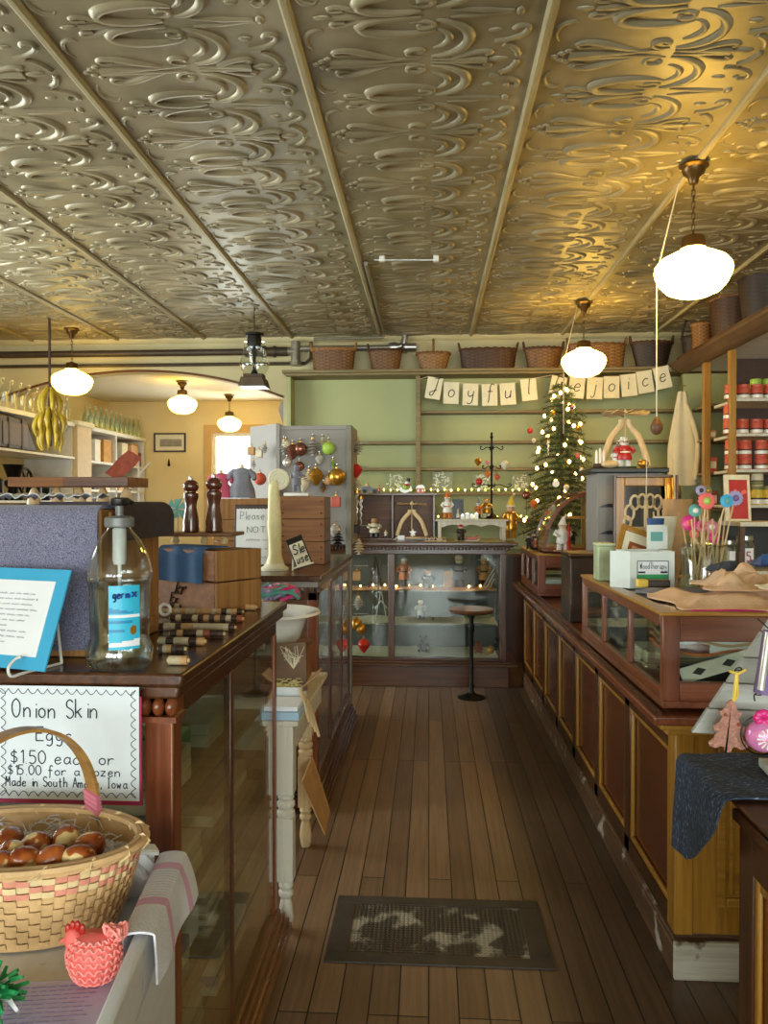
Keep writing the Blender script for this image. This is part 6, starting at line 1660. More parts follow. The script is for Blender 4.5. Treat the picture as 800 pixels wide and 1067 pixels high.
for k in range(26): pts.append(Vector((1.0 - 1.75 * k / 25, 8.00 + rr.uniform(-.01, .015), z5 + .012 + .010 * abs(math.sin(k * 1.7)))))
MB().tube(pts, .003, 4).build('wire', M['dkgreen'], fl_)
for p in pts[::1]: MB().ell(p + Vector((0, -.004, .008)), (.008, .008, .012), 8, 5).build('bulb', M['fairy'], fl_)

# ================================================================== ORNAMENTS ON THE GREY RACK
orn = [(296, 466, 'pine', .050, 'silver', 'silver flower-like cluster at the top left of the grey rack'), (305, 470, 'drop', .050, 'copper', 'pinkish copper drop in the top row of the grey rack'), (313, 468, 'ball', .050, 'copper', 'copper glass ball in the middle of the top row of the grey rack'),
       (326, 466, 'pine', .062, 'silver', 'large frosted silver pine cone in the top row of the grey rack'), (342, 467, 'ball', .048, 'lime', 'green and gold glitter ball at the right of the top row of the grey rack'),
       (322, 496, 'pine', .045, 'bone', 'cream bird-like cluster in the second row of the grey rack'), (329, 496, 'drop', .056, 'gold', 'golden figure drop in the second row of the grey rack'), (351, 497, 'ball', .062, 'gold', 'big golden walnut ball at the right of the second row of the grey rack'),
       (343, 500, 'ball', .040, 'tan', 'dull tan ball tucked left of the golden walnut'), (316, 505, 'drop', .045, 'bone', 'pale drop low in the second row of the grey rack'),
       (350, 523, 'gift', .048, 'redc', 'red lantern ornament in the third row of the grey rack'), (352, 561, 'pine', .060, 'iron', 'black and white figure cluster low on the grey rack'), (349, 553, 'drop', .045, 'silver', 'silver drop above the black cluster on the grey rack'),
       (299, 482, 'ball', .034, 'silver', 'small silver ball under the copper drop on the grey rack'), (333, 478, 'drop', .034, 'silver', 'frosted drop under the large pine cone on the grey rack'), (336, 461, 'pine', .036, 'bone', 'cream cone tucked beside the green glitter ball'), (298, 463, 'drop', .032, 'bone', 'cream drop at the top left corner of the grey rack'),
       (347, 483, 'pine', .030, 'lime', 'green cone under the glitter ball on the grey rack'), (337, 508, 'pine', .036, 'gold', 'gold cone low in the second row of the grey rack'), (312, 486, 'ball', .036, 'copper', 'dull copper ball under the middle of the top row of the grey rack')]
for px, py, kd, r, mt, lb_ in orn:
    c = P(px, py, y=RKY - r * .75 - .008)
    bauble(lb_, c, r, M[mt], kd)
    q = MB().cyl((c.x, RKY + .029, c.z + r * 1.45), (c.x, c.y - .02, c.z + r * 1.45), .004, n=6); q.build('peg', M['silver'], rk)
wing = [(262, 470, 'gift', .038, 'tan', 'tan carton ornament on the left wing of the grey rack'), (270, 473, 'gift', .036, 'bone', 'cream carton ornament on the left wing of the grey rack'), (276, 467, 'pine', .036, 'silver', 'silver cone on the left wing of the grey rack'), (271, 499, 'ball', .046, 'redc', 'dull red ball on the left wing of the grey rack'), (264, 484, 'pine', .032, 'silver', 'frosted cone above the red ball on the left wing')]
for px, py, kd, r, mt, lb_ in wing: bauble(lb_, P(px, py, y=5.50), r, M[mt], kd)
sidep = [(373, 466, 'pine', .055, 'silver', 'striped silver cone at the top of the right side of the grey rack'), (371, 490, 'drop', .048, 'redp', 'red and white drop on the right side of the grey rack'), (373, 505, 'pine', .045, 'bone', 'cream winged ornament on the right side of the grey rack'), (372, 528, 'icicle', .11, 'silver', 'bunch-like silver icicle on the right side of the grey rack'), (376, 533, 'icicle', .10, 'whitep', 'white icicle beside the silver one on the grey rack'), (371, 551, 'gift', .042, 'iron', 'dark box ornament below the icicles on the grey rack'),
         (374, 570, 'pine', .055, 'bone', 'cream cluster at counter height on the right side of the grey rack'), (372, 600, 'gift', .045, 'tan', 'tan box ornament level with the showcase top on the grey rack'), (373, 628, 'pine', .05, 'silver', 'silver cluster halfway down the right side of the grey rack'), (371, 650, 'ball', .045, 'gold', 'gold bell ball low on the right side of the grey rack'), (376, 655, 'ball', .040, 'gold', 'second gold bell ball low on the right side of the grey rack'), (379, 672, 'drop', .048, 'redp', 'red drop lowest on the right side of the grey rack')]
for px, py, kd, r, mt, lb_ in sidep: bauble(lb_, P(px, py, y=5.72), r, M[mt], kd)
for zz in (2.0, 1.82, 1.62, 1.38, 1.08, .72): MB().cyl((xk1 + .03, 5.72, zz), (xk1 + .14, 5.72, zz), .004, n=6).build('peg', M['silver'], rk)

# ================================================================== ON THE SECOND LEFT SHOWCASE
Z2 = 1.186
p = P(262, 590, y=4.30)
ns = thing('framed_notice', 'dark framed white notice with a serrated edge asking customers, beside the cream column', 'notice', (p.x, 4.3, Z2))
a = P(243, 590, y=4.30); b_ = P(283, 526, y=4.30)
Tn = Matrix.Translation((a.x, 4.30, Z2 + .003)) @ Matrix.Rotation(-.10, 4, 'X')
w_, h_ = b_.x - a.x, b_.z - Z2
q = MB(); q.box(0, w_, 0, .012, 0, h_, Tn).build('frame', M['dkbrown'], ns, bevel=.003)
pg = MB(); zig = [(.012, .012), (w_ - .012, .012)] + [(w_ - .012 - (.004 if k % 2 else 0), .012 + (h_ - .034) * k / 30) for k in range(1, 31)] + [(w_ - .014 - (w_ - .026) * k / 20, h_ - .022 - (.005 if k % 2 else 0)) for k in range(1, 20)] + [(.012, h_ - .022)]
pg = pg.prism(zig, 'y', -.002, 0, Tn).build('sheet', M['paper'], ns, smooth=0)
q = MB(); Tk = Tn @ Matrix.Translation((0, -.003, 0))
write(q, 'Please', .035, h_ - .085, .045, .0016, Tk, x1=w_ - .045); write(q, 'NOT', .075, h_ - .16, .034, .0016, Tk, x1=w_ - .04)
for k in range(3): scribble(q, .07, w_ - .03, h_ - .205 - k * .05, .022, .0014, Tk)
q.build('lettering', plain('grey_pencil', '#7f828a', .8), pg, smooth=0)
p = P(286, 588, y=4.12); zt_ = P(291, 489, y=4.12).z
cc = thing('carved_column', 'tall cream carved column with a ringed disc head on the second left showcase', 'ornament', (p.x, 4.12, Z2))
MB().lathe([(.075, 0), (.078, .012), (.06, .022), (.05, .035), (.0001, .036)], (p.x, 4.12, Z2), 24).build('foot', M['cream_paper'], cc)
hh = zt_ - Z2
def cp(i, j, q_): return 1 + .10 * math.sin(q_ * 3 + i * .8)
MB().lathe([(.050, .035), (.036, .08), (.034, .16), (.038, .24), (.032, hh - .17), (.030, hh - .10), (.026, hh - .06)], (p.x, 4.12, Z2), 24, mod=cp).build('shaft', plain('waxy_cream', '#cfc08c', .5, var=.12, vs=18), cc, smooth=60)
q = MB(); xc, zc_ = p.x + .025, zt_ - .055
q.cyl((xc, 4.105, zc_), (xc, 4.135, zc_), .058, n=28)
for r in (.018, .034, .050): q.tube([(xc + r * math.cos(a), 4.103, zc_ + r * math.sin(a)) for a in [2 * PI * k / 28 for k in range(28)]], .004, 5, closed=True)
q.build('disc_head', M['cream_paper'], cc)
p = P(312, 588, y=4.02)
tc_ = thing('sign_card', 'black and white card with looping letters tilted on a small stand', 'card', (p.x, 4.0, Z2))
a = P(311, 590, y=4.02); Tc = Matrix.Translation((a.x, 4.0, Z2 + .012)) @ Matrix.Rotation(-.45, 4, 'X') @ Matrix.Rotation(-.42, 4, 'Y')
bd = MB().box(-.005, .085, 0, .006, 0, .185, Tc).build('card', M['black'], tc_, bevel=.002)
pg = MB().box(.002, .078, -.001, 0, .012, .150, Tc).build('white_panel', M['bone'], bd, smooth=0)
q = MB(); write(q, 'Sle', .008, .085, .055, .0035, Tc @ Matrix.Translation((0, -.002, 0)), x1=.075, slant=.2); write(q, 'use', .010, .03, .055, .0035, Tc @ Matrix.Translation((0, -.002, 0)), x1=.074, slant=.2)
q.build('lettering', M['black'], pg)
MB().tube([Tc @ Vector((.02, .006, .12)), Vector((a.x - .04, 4.07, Z2 + .003))], .006, 6).tube([Tc @ Vector((-.02, -.012, .012)), Tc @ Vector((.09, -.012, .0))], .005, 6).build('prop', M['cream_paper'], tc_)
# crates behind
def big_crate(label, x0, x1, y0, y1, h, m1, m2):
    t = thing('wooden_crate', label, 'crate', ((x0 + x1) / 2, (y0 + y1) / 2, Z2))
    q = MB(); n_ = 3
    for k in range(n_): q.box(x0, x1, y0, y0 + .012, Z2 + h * k / n_ + .001, Z2 + h * (k + 1) / n_ - .002)
    q.build('front_boards', m1, t, bevel=.002)
    q = MB()
    for k in range(n_): q.box(x1 - .012, x1, y0 + .0125, y1 - .0125, Z2 + h * k / n_ + .001, Z2 + h * (k + 1) / n_ - .002).box(x0, x0 + .012, y0 + .0125, y1 - .0125, Z2 + h * k / n_ + .001, Z2 + h * (k + 1) / n_ - .002)
    q.build('side_boards', M['dkbrown'] if m2 is None else m2, t, bevel=.002)
    MB().box(x0 + .013, x1 - .013, y0 + .013, y1 - .013, Z2 + .001, Z2 + .012).box(x0, x1, y1 - .012, y1, Z2 + .001, Z2 + h).box(x0 + .012, x1 - .012, y0 + .012, y1 - .012, h + Z2 - .012, h + Z2 - .001).build('inner_boards', m1, t)
    q = MB()
    for s in (0, 1):
        for k in range(6): q.ell((x0 + .02 if not s else x1 - .02, y0 - .001, Z2 + h * (k + .5) / 6), (.005, .003, .005), 8, 4)
    q.build('nail_heads', M['iron'], t)
    return t
a = P(291, 517, y=4.5); b_ = P(338, 517, y=4.5)
big_crate('brown pine crate standing on end behind the cream column, under the grey figurine', a.x, b_.x, 4.5, 4.78, a.z - Z2, M['crate'], M['walnut'])
zcr = a.z
a2 = P(222, 519, y=4.62); b2_ = P(290, 519, y=4.62)
big_crate('second pine crate behind the framed notice, left of the other', a2.x, b2_.x - .03, 4.62, 4.9, a2.z - Z2, M['cratez'], M['walnut'])
zcr2 = a2.z
fig_at(309, 515, 477, 4.62, zcr + .022, 'statuette', 'slate-grey statuette of a standing figure on the pine crate', 'statuette', 'greycloth', 'greycloth', 'none', head='greycloth', trim='greycloth')
p = P(309, 515, y=4.62); tag(MB().box(p.x - .07, p.x + .08, 4.57, 4.67, zcr + .0005, zcr + .021).build('plinth_block', M['whitep'], bevel=.004), 'white block beneath the slate-grey statuette', 'plinth')
# small dresses on the second crate
def dress(label, px, py0, py1, y, mt, w_):
    a = P(px, py1, y=y); zt_ = P(px, py0, y=y).z; z = zcr2 + .001
    t = thing('doll_dress', label, 'dress', (a.x, y, z)); h = zt_ - z
    MB().lathe([(w_, 0), (w_ * .92, h * .25), (w_ * .62, h * .55), (w_ * .70, h * .75), (w_ * .55, h * .86), (w_ * .20, h * .90)], (a.x, y, z), 24, sy=.55, mod=lambda i, j, q_: 1 + .05 * math.sin(q_ * 6) * (1 if i < 3 else .2)).build('bodice', mt, t, smooth=60)
    for s in (-1, 1): MB().tube([(a.x + s * w_ * .5, y, z + h * .82), (a.x + s * w_ * .85, y, z + h * .70), (a.x + s * w_ * .98, y - .01, z + h * .55)], [w_ * .22, w_ * .24, w_ * .18], 10).build('sleeve', mt, t)
    MB().cyl((a.x, y, z + h * .88), (a.x, y, z + h), .012, n=8).build('stand_neck', M['pale'], t)
dress('grey doll dress on a stand in front of the bright window', 252, 484, 530, 4.76, M['greycloth'], .085)
p = P(222, 492, y=4.74)
dress('rose pink doll dress on a stand behind the pepper mills', 230, 490, 530, 4.76, plain('rose_cloth', '#c0506c', .8), .075)
pw_ = P(183, 530, y=2.54)
pwl = thing('paper_pinwheel', 'turquoise paper pinwheel on a stick left of the pepper mills', 'pinwheel', (pw_.x, 2.56, BZ + .041))
MB().cyl((pw_.x, 2.56, BZ + .041), (pw_.x, 2.56, pw_.z), .003, n=6).build('stick', M['pale'], pwl)
q = MB()
for k in range(6):
    a = PI / 3 * k; q.prism([(pw_.x, pw_.z), (pw_.x + .04 * math.cos(a), pw_.z + .04 * math.sin(a)), (pw_.x + .03 * math.cos(a + .8), pw_.z + .03 * math.sin(a + .8))], 'y', 2.55 - .004 * (k % 2), 2.553)
q.build('vanes', M['teal'], pwl, smooth=0)
# contents of the second left showcase
for i, (y, z, kd, mt, r, lb_) in enumerate(((4.15, .809, 'gift', 'bone', .05, 'cream box on the upper shelf near end'), (4.55, .809, 'ball', 'silver', .055, 'silver ball on the upper shelf, second from the near end'), (4.8, .809, 'ball', 'gold', .05, 'gold ball in the middle of the upper shelf'), (5.15, .809, 'pine', 'silver', .06, 'silver cone at the far end of the upper shelf'),
                                            (4.2, .509, 'ball', 'copper', .055, 'copper ball on the lower shelf near end'), (4.6, .509, 'drop', 'gold', .05, 'gold drop in the middle of the lower shelf'), (5.0, .509, 'gift', 'tan', .06, 'tan box at the far end of the lower shelf'), (5.2, .509, 'pine', 'bone', .055, 'cream cone beside the tan box on the lower shelf'))):
    bauble(lb_ + ' inside the second left showcase', (-.74, y, z + r * (1.32 if kd == 'drop' else 1.02 if kd == 'ball' else .80 if kd == 'gift' else 1.25)), r, M[mt], kd)
# ================================================================== ON THE RIGHT COUNTER
# old metal tin between the two table-top showcases
tn = thing('metal_tin', 'dark dented metal box between the two table-top showcases', 'box', (.99, 4.55, LEDZ))
MB().box(.79, 1.22, 4.36, 4.66, LEDZ + .0005, 1.245).build('body', plain('browned_tin', '#46352a', .35, .5, var=.35, vs=6), tn, bevel=.012)
MB().box(.785, 1.225, 4.355, 4.665, 1.245, 1.266).build('lid', plain('browned_tin_lid', '#57432f', .35, .5, var=.35, vs=6), tn, bevel=.008)
# inside the near table-top showcase
ZI = LEDZ + .0355
tag(MB().sheet(lambda u, v: (.84 + .5 * u, 2.60 + .30 * v, ZI + .030 + .055 * math.sin(PI * u) * math.sin(PI * v) + .012 * math.sin(u * 17 + v * 9)), 24, 16, .008).build('black_cloth', plain('black_velvet', '#131114', .9), smooth=60), 'black cloth heaped in the front end of the near table-top showcase', 'cloth')
for i, (x, y, rz) in enumerate(((.86, 2.575, .32), (1.0, 2.59, .30))):
    t = thing('diamond_board', 'white board with black diamonds in the near showcase, %s' % ('left one' if i == 0 else 'right one'), 'board', (x, y, ZI + .09)); T = Matrix.Translation((x + .02 + .06 * i, y - .012, ZI + .012 - .0 * i)) @ Matrix.Rotation(-.30, 4, 'Y') @ Matrix.Rotation(-.25, 4, 'X')
    b_ = MB().box(-.03, .30, -.0, .006, .0 - .045 * i + .045, .050 - .045 * i + .045, T).build('board', M['whitep'], t, smooth=0)
    q = MB()
    for k in range(3): cx_ = .03 + .10 * k + .04 * i; z_ = .07 - .045 * i; q.prism([(cx_ - .024, z_), (cx_, z_ - .013), (cx_ + .024, z_), (cx_, z_ + .013)], 'y', -.001, .0, T)
    q.build('diamonds', M['black'], b_, smooth=0)
for i, (mt, z) in enumerate((('tan', .172), ('orange', .140), ('olive', .205))):
    tag(MB().sheet(lambda u, v: (.80 + .50 * u, 2.62 + .22 * v, ZI + z + .010 * math.sin(u * 12 + i * 2) + .006 * math.sin(v * 9 + u * 5)), 26, 8, .010).build('folded_cloth', M[mt], smooth=60), '%s cloth folded across the near table-top showcase, %s' % (('tan', 'rust', 'olive')[i], ('in the middle', 'lowest', 'uppermost')[i]), 'cloth')
tag(MB().box(.94, 1.25, 2.62, 2.635, ZI + .11, ZI + .17, Matrix.Translation((0, 0, .02)) ).build('white_card', M['paper']), 'long white card standing in the front end of the near showcase', 'card')
for i, (y, px) in enumerate(((3.0, 0), (3.35, 0), (3.62, 0))):
    stack('folded_linen', ('pale', 'dark', 'grey')[i] + ' folded linen in the near table-top showcase, %s from its front end' % NTH[i], 'linen', .80, 1.1, y - .12, y + .12, ZI, 4, .022, [[lin1, M['cream_paper']], [lin3, M['black']], [M['greycloth'], lin2]][i])
for i, y in enumerate((5.66, 5.9, 6.2)):
    stack('folded_linen', ('white', 'dark', 'tan')[i] + ' folded goods in the far table-top showcase, %s from its front end' % NTH[i], 'linen', .83, 1.2, y - .1, y + .1, LEDZ + .0355, 3, .03, [[M['paper']], [M['dkbrown']], [lin1]][i])

# ---- heaped on top of the near showcase
# white soap carton with an open lid
p0, p1 = P(642, 609, z=TZ), P(703, 611, z=TZ)
yb_ = 3.20; xa, xb = P(642, 600, y=yb_).x, P(703, 600, y=yb_).x; zt_ = P(670, 575, y=yb_).z
sc = thing('soap_carton', 'white open carton with a green and black label on the near showcase', 'box', ((xa + xb) / 2, yb_ + .06, TZ))
Ts = Matrix.Translation((xa + .055, yb_, TZ + .001)) @ Matrix.Rotation(.10, 4, 'Z')
wd = xb - xa - .05; hh = zt_ - TZ
wh = plain('carton_white', '#d6dcd6', .5, var=.03)
q = MB().box(0, wd, 0, .004, 0, hh, Ts).box(0, wd, .16, .164, 0, hh, Ts).box(0, .004, .004, .16, 0, hh, Ts).box(wd - .004, wd, .004, .16, 0, hh, Ts).box(.004, wd - .004, .004, .16, 0, .004, Ts); q.build('walls', wh, sc, smooth=0)
q = MB().prism([(0.0, 0), (-.058, .07), (-.058, .074 + .0), (0.0, .006)], 'z', 0, hh, Ts).build('side_flap', wh, sc, smooth=0)
fl2 = MB().box(wd * .70, wd * 1.18, .150, .156, hh + .001, hh + .105, Ts @ Matrix.Rotation(-.0, 4, 'X')).build('open_lid', wh, sc, smooth=0)
MB().box(wd * .78, wd * 1.06, .1465, .1495, hh + .035, hh + .075, Ts).build('inner_label', M['teal'], fl2, smooth=0)
lb_ = MB().box(wd * .16, wd * .86, -.0016, 0, hh * .22, hh * .74, Ts).build('label', M['paper'], sc, smooth=0)
MB().box(wd * .16, wd * .86, -.0024, -.0016, hh * .22, hh * .38, Ts).build('green_band', M['greenp'], lb_, smooth=0)
q = MB(); rect_frame(q, wd * .155, wd * .865, hh * .21, hh * .75, .003, -.003, -.0016)
q2 = MB(); 
for v in q.v: q2.v.append(tuple(Ts @ Vector(v)))
q2.f = q.f; q2.mi = q.mi
q2.box(wd * .18, wd * .34, -.0026, -.0016, hh * .41, hh * .46, Ts).box(wd * .68, wd * .84, -.0026, -.0016, hh * .41, hh * .46, Ts)
q2.build('border', M['black'], lb_, smooth=0)
q = MB(); write(q, 'WoodTherapy', wd * .22, hh * .53, .026, .0009, Ts @ Matrix.Translation((0, -.003, 0)), x1=wd * .82); q.build('lettering', M['black'], lb_)
# little bar in front of it
p0 = P(664, 608, z=TZ + .02); 
br_ = thing('wrapped_bar', 'yellow and brown wrapped bar lying in front of the white carton', 'bar', (P(680, 606, z=TZ).x, 3.10, TZ))
x0_ = P(663, 606, y=3.10).x; x1_ = P(697, 606, y=3.10).x
MB().box(x0_ + .04, x1_, 3.08, 3.12, TZ + .0185, TZ + .048).build('wrapper', M['dkbrown'], br_, bevel=.005); MB().box(x0_, x0_ + .042, 3.079, 3.121, TZ + .018, TZ + .049).build('end_band', M['yellowp'], br_, bevel=.005)
def fold_sheet(nm, label, x0, x1, y0, y1, z, amp, mt, rz=0, th=.006, f1=7, f2=5, cat='cloth', edge=0):
    c = Vector(((x0 + x1) / 2, (y0 + y1) / 2, z)); R_ = Matrix.Translation(c) @ Matrix.Rotation(rz, 4, 'Z')
    r_ = random.Random(sum(map(ord, label))); p1_, p2_ = r_.uniform(0, 6), r_.uniform(0, 6)
    def f(u, v):
        e = min(u, 1 - u, v, 1 - v) * 6
        k = min(1, e) 
        w1 = .03 * math.sin(v * 9 + p1_) * (x1 - x0); w2 = .04 * math.sin(u * 8 + p2_) * (y1 - y0)
        return R_ @ Vector(((u - .5) * (x1 - x0) + w1, (v - .5) * (y1 - y0) + w2, th + amp * k * (max(0, .45 + .9 * noise.noise((u * f1 * .32 + p1_, v * f2 * .32, p2_))) + .55 * (.5 - abs(noise.noise((u * f1 * .6, v * f2 * .6 + p2_, p1_)))))))
    o = MB().sheet(f, 54, 40, th * .9).build(nm, mt, smooth=70); return tag(o, label, cat)
fold_sheet('grey_cloth', 'grey-lilac cloth lying flat before the white carton', .83, 1.13, 2.92, 3.14, TZ + .001, .012, M['greycloth'], .1)
fold_sheet('peach_felt', 'big peach felt piece spread to the front edge of the near showcase', .83, 1.40, 2.56, 2.98, TZ + .001, .034, M['peach'], .05, f1=16, f2=9)
fold_sheet('peach_felt', 'crumpled pale peach cloth heaped at the back of the felt', 1.0, 1.40, 2.74, 3.02, TZ + .042, .055, plain('pale_peach', '#dcb58f', .9, var=.1, bump=.3, bs=150), -.1, f1=19, f2=13)
fold_sheet('blue_cloth', 'royal blue cloth corner on the heap at the right', 1.24, 1.36, 3.03, 3.11, TZ + .11, .03, M['blue'], .4)
fold_sheet('dark_cloth', 'dark slate cloth in the heap beside the blue one', 1.09, 1.21, 3.03, 3.10, TZ + .085, .03, plain('slate_cloth', '#3f434d', .9), .2)
fold_sheet('cream_cloth', 'cream scrap with printed marks at the front right of the heap', 1.12, 1.36, 2.58, 2.72, TZ + .062, .03, M['cream_paper'], -.2)
fold_sheet('magenta_ribbon', 'thin magenta ribbon under the front edge of the felt', .86, 1.36, 2.545, 2.575, TZ + .0005, .003, M['hotpink'], .0, th=.003, cat='ribbon')
# tilted picture frame
yb_ = 3.42
pfm = thing('picture_frame', 'tilted golden wood frame with a small framed picture inside, behind the white carton', 'picture', (P(665, 585, y=yb_).x, yb_, TZ))
a = P(637, 590, y=yb_); b_ = P(678, 590, y=yb_); h_ = .21
Tf = Matrix.Translation((a.x, yb_, TZ + .075)) @ Matrix.Rotation(.34, 4, 'Y') @ Matrix.Rotation(-.40, 4, 'X')
w_ = (b_.x - a.x) * 1.15
q = MB()
for (x0_, x1_, z0_, z1_) in ((0, .022, 0, h_), (w_ - .022, w_, 0, h_), (.022, w_ - .022, 0, .022), (.022, w_ - .022, h_ - .022, h_)): q.box(x0_, x1_, -.012, .012, z0_, z1_, Tf)
q.build('frame', M['oakh'], pfm, bevel=.003)
mt_ = MB().box(.02, w_ - .02, .002, .008, .02, h_ - .02, Tf).build('mount', M['cream_paper'], pfm, smooth=0)
MB().box(w_ * .26, w_ * .74, -.001, .003, h_ * .16, h_ * .68, Tf).build('inner_frame', M['rust'], mt_, smooth=0)
MB().box(w_ * .34, w_ * .66, -.003, .0, h_ * .24, h_ * .60, Tf).build('picture', M['tan'], mt_, smooth=0)
pbk = thing('green_tin', 'pale green tin standing left of the tilted frame', 'tin', (P(631, 570, y=3.50).x, 3.52, TZ))
a = P(623, 569, y=3.50); b_ = P(641, 569, y=3.50)
MB().box(a.x, b_.x, 3.50, 3.60, TZ + .001, a.z).build('body', plain('pale_green_tin', '#a9b48c', .4), pbk, bevel=.006); MB().box(a.x - .003, b_.x + .003, 3.497, 3.603, a.z, a.z + .012).build('lid', plain('green_lid', '#bcc3a2', .4), pbk, bevel=.004)
# fretwork ornament
yb_ = 3.62; c = P(673, 545, y=yb_)
fr = thing('fretwork_ornament', 'pale fretwork ornament of looped scrolls behind the tilted frame', 'ornament', (c.x, yb_, TZ))
q = MB(); zt_ = P(673, 514, y=yb_).z
for s in (-1, 1):
    for k, (dx, dz, r) in enumerate(((.018, 0, .03), (.052, -.008, .032), (.075, -.055, .034), (.085, -.10, .026))):
        q.tube([(c.x + s * (dx + r * .6 * math.cos(a)), yb_, zt_ - .035 + dz + r * math.sin(a)) for a in [2 * PI * i / 20 for i in range(20)]], .006, 6, closed=True)
q.build('scrolls', M['pale'], fr)
MB().cyl((c.x, yb_, TZ + .001), (c.x, yb_, zt_ - .03), .010, n=8).box(c.x - .085, c.x + .085, yb_ - .006, yb_ + .006, zt_ - .17, zt_ - .155).lathe([(.05, 0), (.05, .012), (.0001, .014)], (c.x, yb_, TZ + .0005), 16).build('stem', M['pale'], fr)
MB().tube([(c.x, yb_, zt_ - .02), (c.x + .002, yb_, zt_ + .16)], .002, 4).build('string', M['bone'], fr)
for i, (px, mt, lb2) in enumerate(((683, 'blue', 'blue flag-like cloth on sticks beside the fretwork'), (694, 'cream_paper', 'cream paper cone between the fretwork and the flower sticks'), (708, 'tan', 'large kraft paper cone beside the flower sticks'))):
    p = P(px, 560 - 6 * i, y=3.56); zb_ = TZ + .001; zt_ = P(px, (540, 538, 520)[i], y=3.56).z
    t = thing('paper_cone', lb2, 'paper', (p.x, 3.56, zb_))
    MB().lathe([(.008, 0), (.03 + .012 * i, (zt_ - zb_) * .7), (.04 + .016 * i, zt_ - zb_)], (p.x, 3.56 + .02 * i, zb_), 14, sy=.5).build('cone', M[mt], t)
    MB().cyl((p.x, 3.56 + .02 * i, zb_), (p.x - .01, 3.56 + .02 * i, zt_ + .03), .003, n=6).build('stick', M['pale'], t)
# jar with flower sticks
yj = 3.22; c = P(734, 600, y=yj); zj = TZ + .001
jr = thing('glass_jar', 'wide clear glass jar holding the felt flowers on sticks', 'jar', (c.x, yj, zj)); rj = .088
MB().lathe([(.0001, .004), (rj, .004), (rj + .004, .02), (rj + .004, .16), (rj - .006, .172), (rj + .004, .184), (rj, .184), (rj - .012, .172), (rj - .003, .16), (rj - .003, .012), (.0001, .01)], (c.x, yj, zj), 32).build('jar', M['vessel'], jr, smooth=60)
fls = [(757, 522, 'sky', 'teal', .026, 'turquoise felt flower'), (766, 519, 'lilac', 'purple', .030, 'lilac scalloped felt flower with purple centre, furthest right'), (736, 522, 'coral', 'lime', .034, 'large coral felt flower with lime centre'), (730, 511, 'lilac', 'dkbrown', .020, 'lilac ring flower at the top left'), (737, 511, 'olive', 'gold', .018, 'small olive flower behind the coral one'), (724, 532, 'teal', 'whitep', .026, 'slate teal ring flower with white centre'),
       (718, 545, 'hotpink', 'coral', .032, 'hot pink felt ball flower at the left'), (731, 548, 'pink', 'redp', .024, 'pink flower in the middle of the bunch'), (741, 549, 'pink', 'whitep', .028, 'pink and white striped flower over the jar rim'), (723, 556, 'coral', 'bone', .020, 'small coral flower at the jar rim, left'), (744, 560, 'hotpink', 'pink', .024, 'deep pink flower at the jar rim, right')]
for i, (px, py, m1, m2, r, lb2) in enumerate(fls):
    p = P(px, py, y=yj - .10 + .012 * i); base = Vector((c.x + .05 * math.sin(i * 2.2), yj + .04 * math.cos(i * 1.7), zj + .013))
    t = thing('felt_flower', lb2 + ' on a stick in the glass jar', 'felt flower', base, 'felt flowers on sticks')
    MB().tube([base, base.lerp(p, .5), p + Vector((0, .008, 0))], .0034, 6).build('stick', M['pale'], t)
    MB().lathe([(.0001, .006), (r * .6, .006), (r, 0), (r * .6, -.006), (.0001, -.006)], n=28, mod=lambda a_, b_, q_: 1 + .09 * math.cos(q_ * 12), M=Matrix.Translation(p) @ Matrix.Rotation(PI / 2 - .1, 4, 'X')).build('petals', M[m1], t)
    MB().ell(p + Vector((0, -.007, 0)), (r * .45, .005, r * .45), 12, 6).build('centre', M[m2], t)
for i in range(9):
    base = Vector((c.x + .05 * math.sin(i * 1.3), yj + .045 * math.cos(i * 1.9), zj + .013)); top_ = Vector((c.x + .075 * math.sin(i * 1.3 + .4), yj + .07 * math.cos(i * 1.9), zj + U(.22, .33)))
    tag(MB().cyl(base, top_, .0032, n=6).build('craft_stick', M['pale']), 'bare pale craft stick among the felt flowers', 'stick', 'bare sticks in the glass jar')
# red picture standing behind the jar, glass candy jars and the shelf jars
# tall mirror and grey cabinet
yb_ = 4.82; a = P(622, 570, y=yb_); b_ = P(641, 570, y=yb_)
zc0 = P(650, 493, y=yb_).z
gc_ = thing('narrow_cabinet', 'narrow pale grey cabinet with a black top behind the wood framed mirror', 'cabinet', (1.3, 5.0, LEDZ))
xe = 1.44
MB().box(a.x, xe, yb_, 5.16, LEDZ + .0005, zc0).build('body', M['grey'], gc_, bevel=.003)
MB().box(a.x - .05, xe + .02, yb_ - .05, 5.19, zc0, zc0 + .03).build('top', M['black'], gc_, bevel=.006)
for py in (528, 556): 
    z = P(631, py, y=yb_).z; MB().prism([(a.x + .01, z - .004), (b_.x + .03, z - .004), (b_.x + .03, z + .012), (a.x + .07, z + .020), (a.x + .03, z + .008)], 'y', yb_ - .006, yb_).build('slot', M['black'], gc_, smooth=0)
zb_ = zc0 + .0305
ym = 4.70; a = P(641, 570, y=ym); b_ = P(704, 570, y=ym); zt_ = P(670, 497, y=ym).z
mr_ = thing('framed_mirror', 'dark mirror in a broad golden wood frame in front of the grey cabinet', 'mirror', ((a.x + b_.x) / 2, ym, LEDZ))
q = MB(); rect_frame(q, a.x, b_.x, LEDZ + .001, zt_, .055, ym, ym + .03); q.build('frame', M['oak'], mr_, bevel=.006)
q = MB(); rect_frame(q, a.x - .012, b_.x + .012, LEDZ + .001, zt_ + .012, .014, ym - .008, ym + .02); q.build('outer_moulding', M['walnut'], mr_, bevel=.003)
MB().box(a.x + .05, b_.x - .05, ym + .012, ym + .018, LEDZ + .05, zt_ - .05).build('glass', plain('dark_mirror_glass', '#2c2a28', .08, .85, var=.1), mr_, smooth=0)
